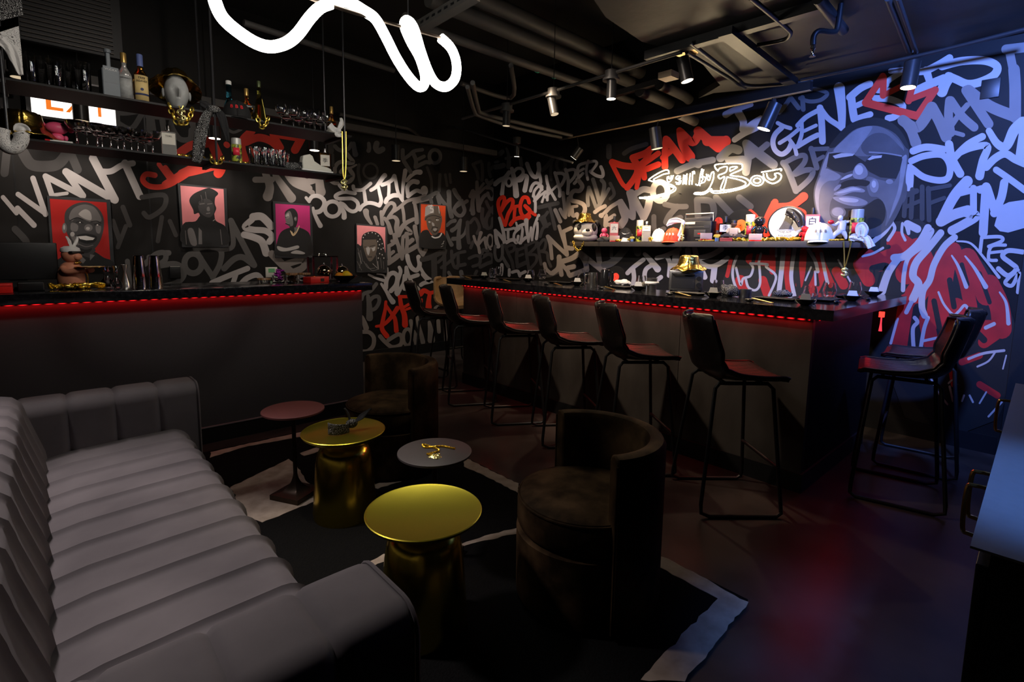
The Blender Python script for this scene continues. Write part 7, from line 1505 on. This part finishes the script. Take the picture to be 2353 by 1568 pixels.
# jug, kettle, second record, far things on the back counter
o = on_z(1361, 660, ZC); t = thing('steel_jug', 'brushed steel jug behind the place setting left of the black kettle', 'jug', o)
part('body', STEEL, t, lambda b: b.lathe([(0, 0), (0.042, 0), (0.044, 0.004), (0.036, 0.125), (0.034, 0.125), (0.040, 0.006), (0, 0.005)], 28, cap=False)); part('handle', STEEL, t, lambda b: b.tube(catmull([(-0.034, 0.02, 0.11), (-0.062, 0.03, 0.10), (-0.065, 0.03, 0.05), (-0.042, 0.02, 0.03)], 5), 0.006, 8))
o = on_z(1390, 661, ZC); t = thing('black_kettle', 'tall glossy black kettle on a steel base right of the steel jug', 'kettle', o)
part('body', mat('gloss_black', (0.008, 0.008, 0.009), 0.12), t, lambda b: b.lathe([(0, 0.012), (0.048, 0.012), (0.040, 0.14), (0.030, 0.155), (0, 0.158)], 28)); part('base', STEEL, t, lambda b: b.lathe([(0, 0), (0.050, 0), (0.050, 0.011), (0, 0.011)], 28)); part('handle', mat('gloss_black', (0.008, 0.008, 0.009), 0.12), t, lambda b: b.tube(catmull([(0.0, -0.036, 0.14), (0.0, -0.075, 0.13), (0.0, -0.075, 0.06), (0.0, -0.044, 0.04)], 5), 0.008, 8))
c = on_x(1415, 637, 4.20); record(c, 0.11, PI, 'vinyl record with a red label propped behind the dining bar', mat('red_record_label', (0.72, 0.05, 0.03), 0.5))
st_ = thing('record_stand', 'small black stand holding the red-labelled record behind the bar', 'stand', (c.x+0.02, c.y, 0.90)); st_.location = (c.x+0.2, c.y, 0.9)
part('easel', DKP, st_, lambda b: (b.box((-0.21, -0.05, 0.0), (0.06, 0.05, 0.012)), b.box((-0.19, -0.03, 0.012), (-0.175, 0.03, (c.z-0.9)))))
# ================================================================== ON THE LOUNGE TABLES
o = Vector((1.11, 2.50, 0.0125+0.4495))
bl_ = thing('black_bandana', 'tied black paisley bandana on the gold drum table', 'bandana', o+Vector((-0.035, -0.01, 0)), -0.5)
part('wrap', BAND, bl_, lambda b: b.grid(lambda u, v: ((0.055+0.004*math.sin(8*v*PI))*math.cos(-2.5+u*3.2), 0.045*math.sin(-2.5+u*3.2), 0.002+0.062*v*(1-0.35*u)), 22, 8), mods=SOL)
part('knot', BAND, bl_, lambda b: b.ball((0.068, 0.012, 0.040), (0.030, 0.020, 0.024), 14))
part('tail', BANDPL, bl_, lambda b: strip(b, [(0.075, 0.01, 0.045), (0.115, 0.02, 0.070), (0.165, 0.04, 0.105)], [0.03, 0.05, 0.008], Vector((0, 0, 1)), 0.004), mods=SOL)
part('tail', BANDPL, bl_, lambda b: strip(b, [(0.06, 0.02, 0.05), (0.05, 0.035, 0.085), (0.03, 0.045, 0.112)], [0.03, 0.05, 0.008], Vector((1, 0, 0)), 0.004), mods=SOL)
zt = 0.0125+0.50
o = on_z(998, 1045, zt); gn = thing('gold_necklace', 'gold chain necklace with jewelled pendant on the dark grey pedestal table', 'necklace', o)
tp = lambda s: [on_z(x, y, zt+0.005)-o for x, y in pts(s)]
YG = mat('yellow_gold', (0.90, 0.55, 0.04), 0.25, 0.8, 0.1, 60)
def ropetube(b, P, r): 
    c_ = catmull(P, 14); b.tube(c_, [r*(1-0.4*abs(math.sin(i*1.1))) for i in range(len(c_))], 7)
part('chain', YG, gn, lambda b: ropetube(b, tp("1046,1031 1038,1030 1020,1026 1005,1026 990,1028 975,1028 972,1022 982,1024 1000,1030 1008,1036 990,1042 982,1044 998,1046"), 0.006))
part('pendant', mat('jewelled_gold', (1.0, 0.80, 0.35), 0.25, 0.9, 0.2, 150), gn, lambda b: b.grid(lambda u, v: tuple(on_z(1000, 1050, zt)-o+Vector((0.030*u*math.cos(2*PI*v)*(1+0.2*math.sin(6*PI*v)), 0.034*u*math.sin(2*PI*v), 0.011*(1-u*u)+0.002*math.sin(30*v)))), 6, 30), mods=[('SOLIDIFY', dict(thickness=0.002))])
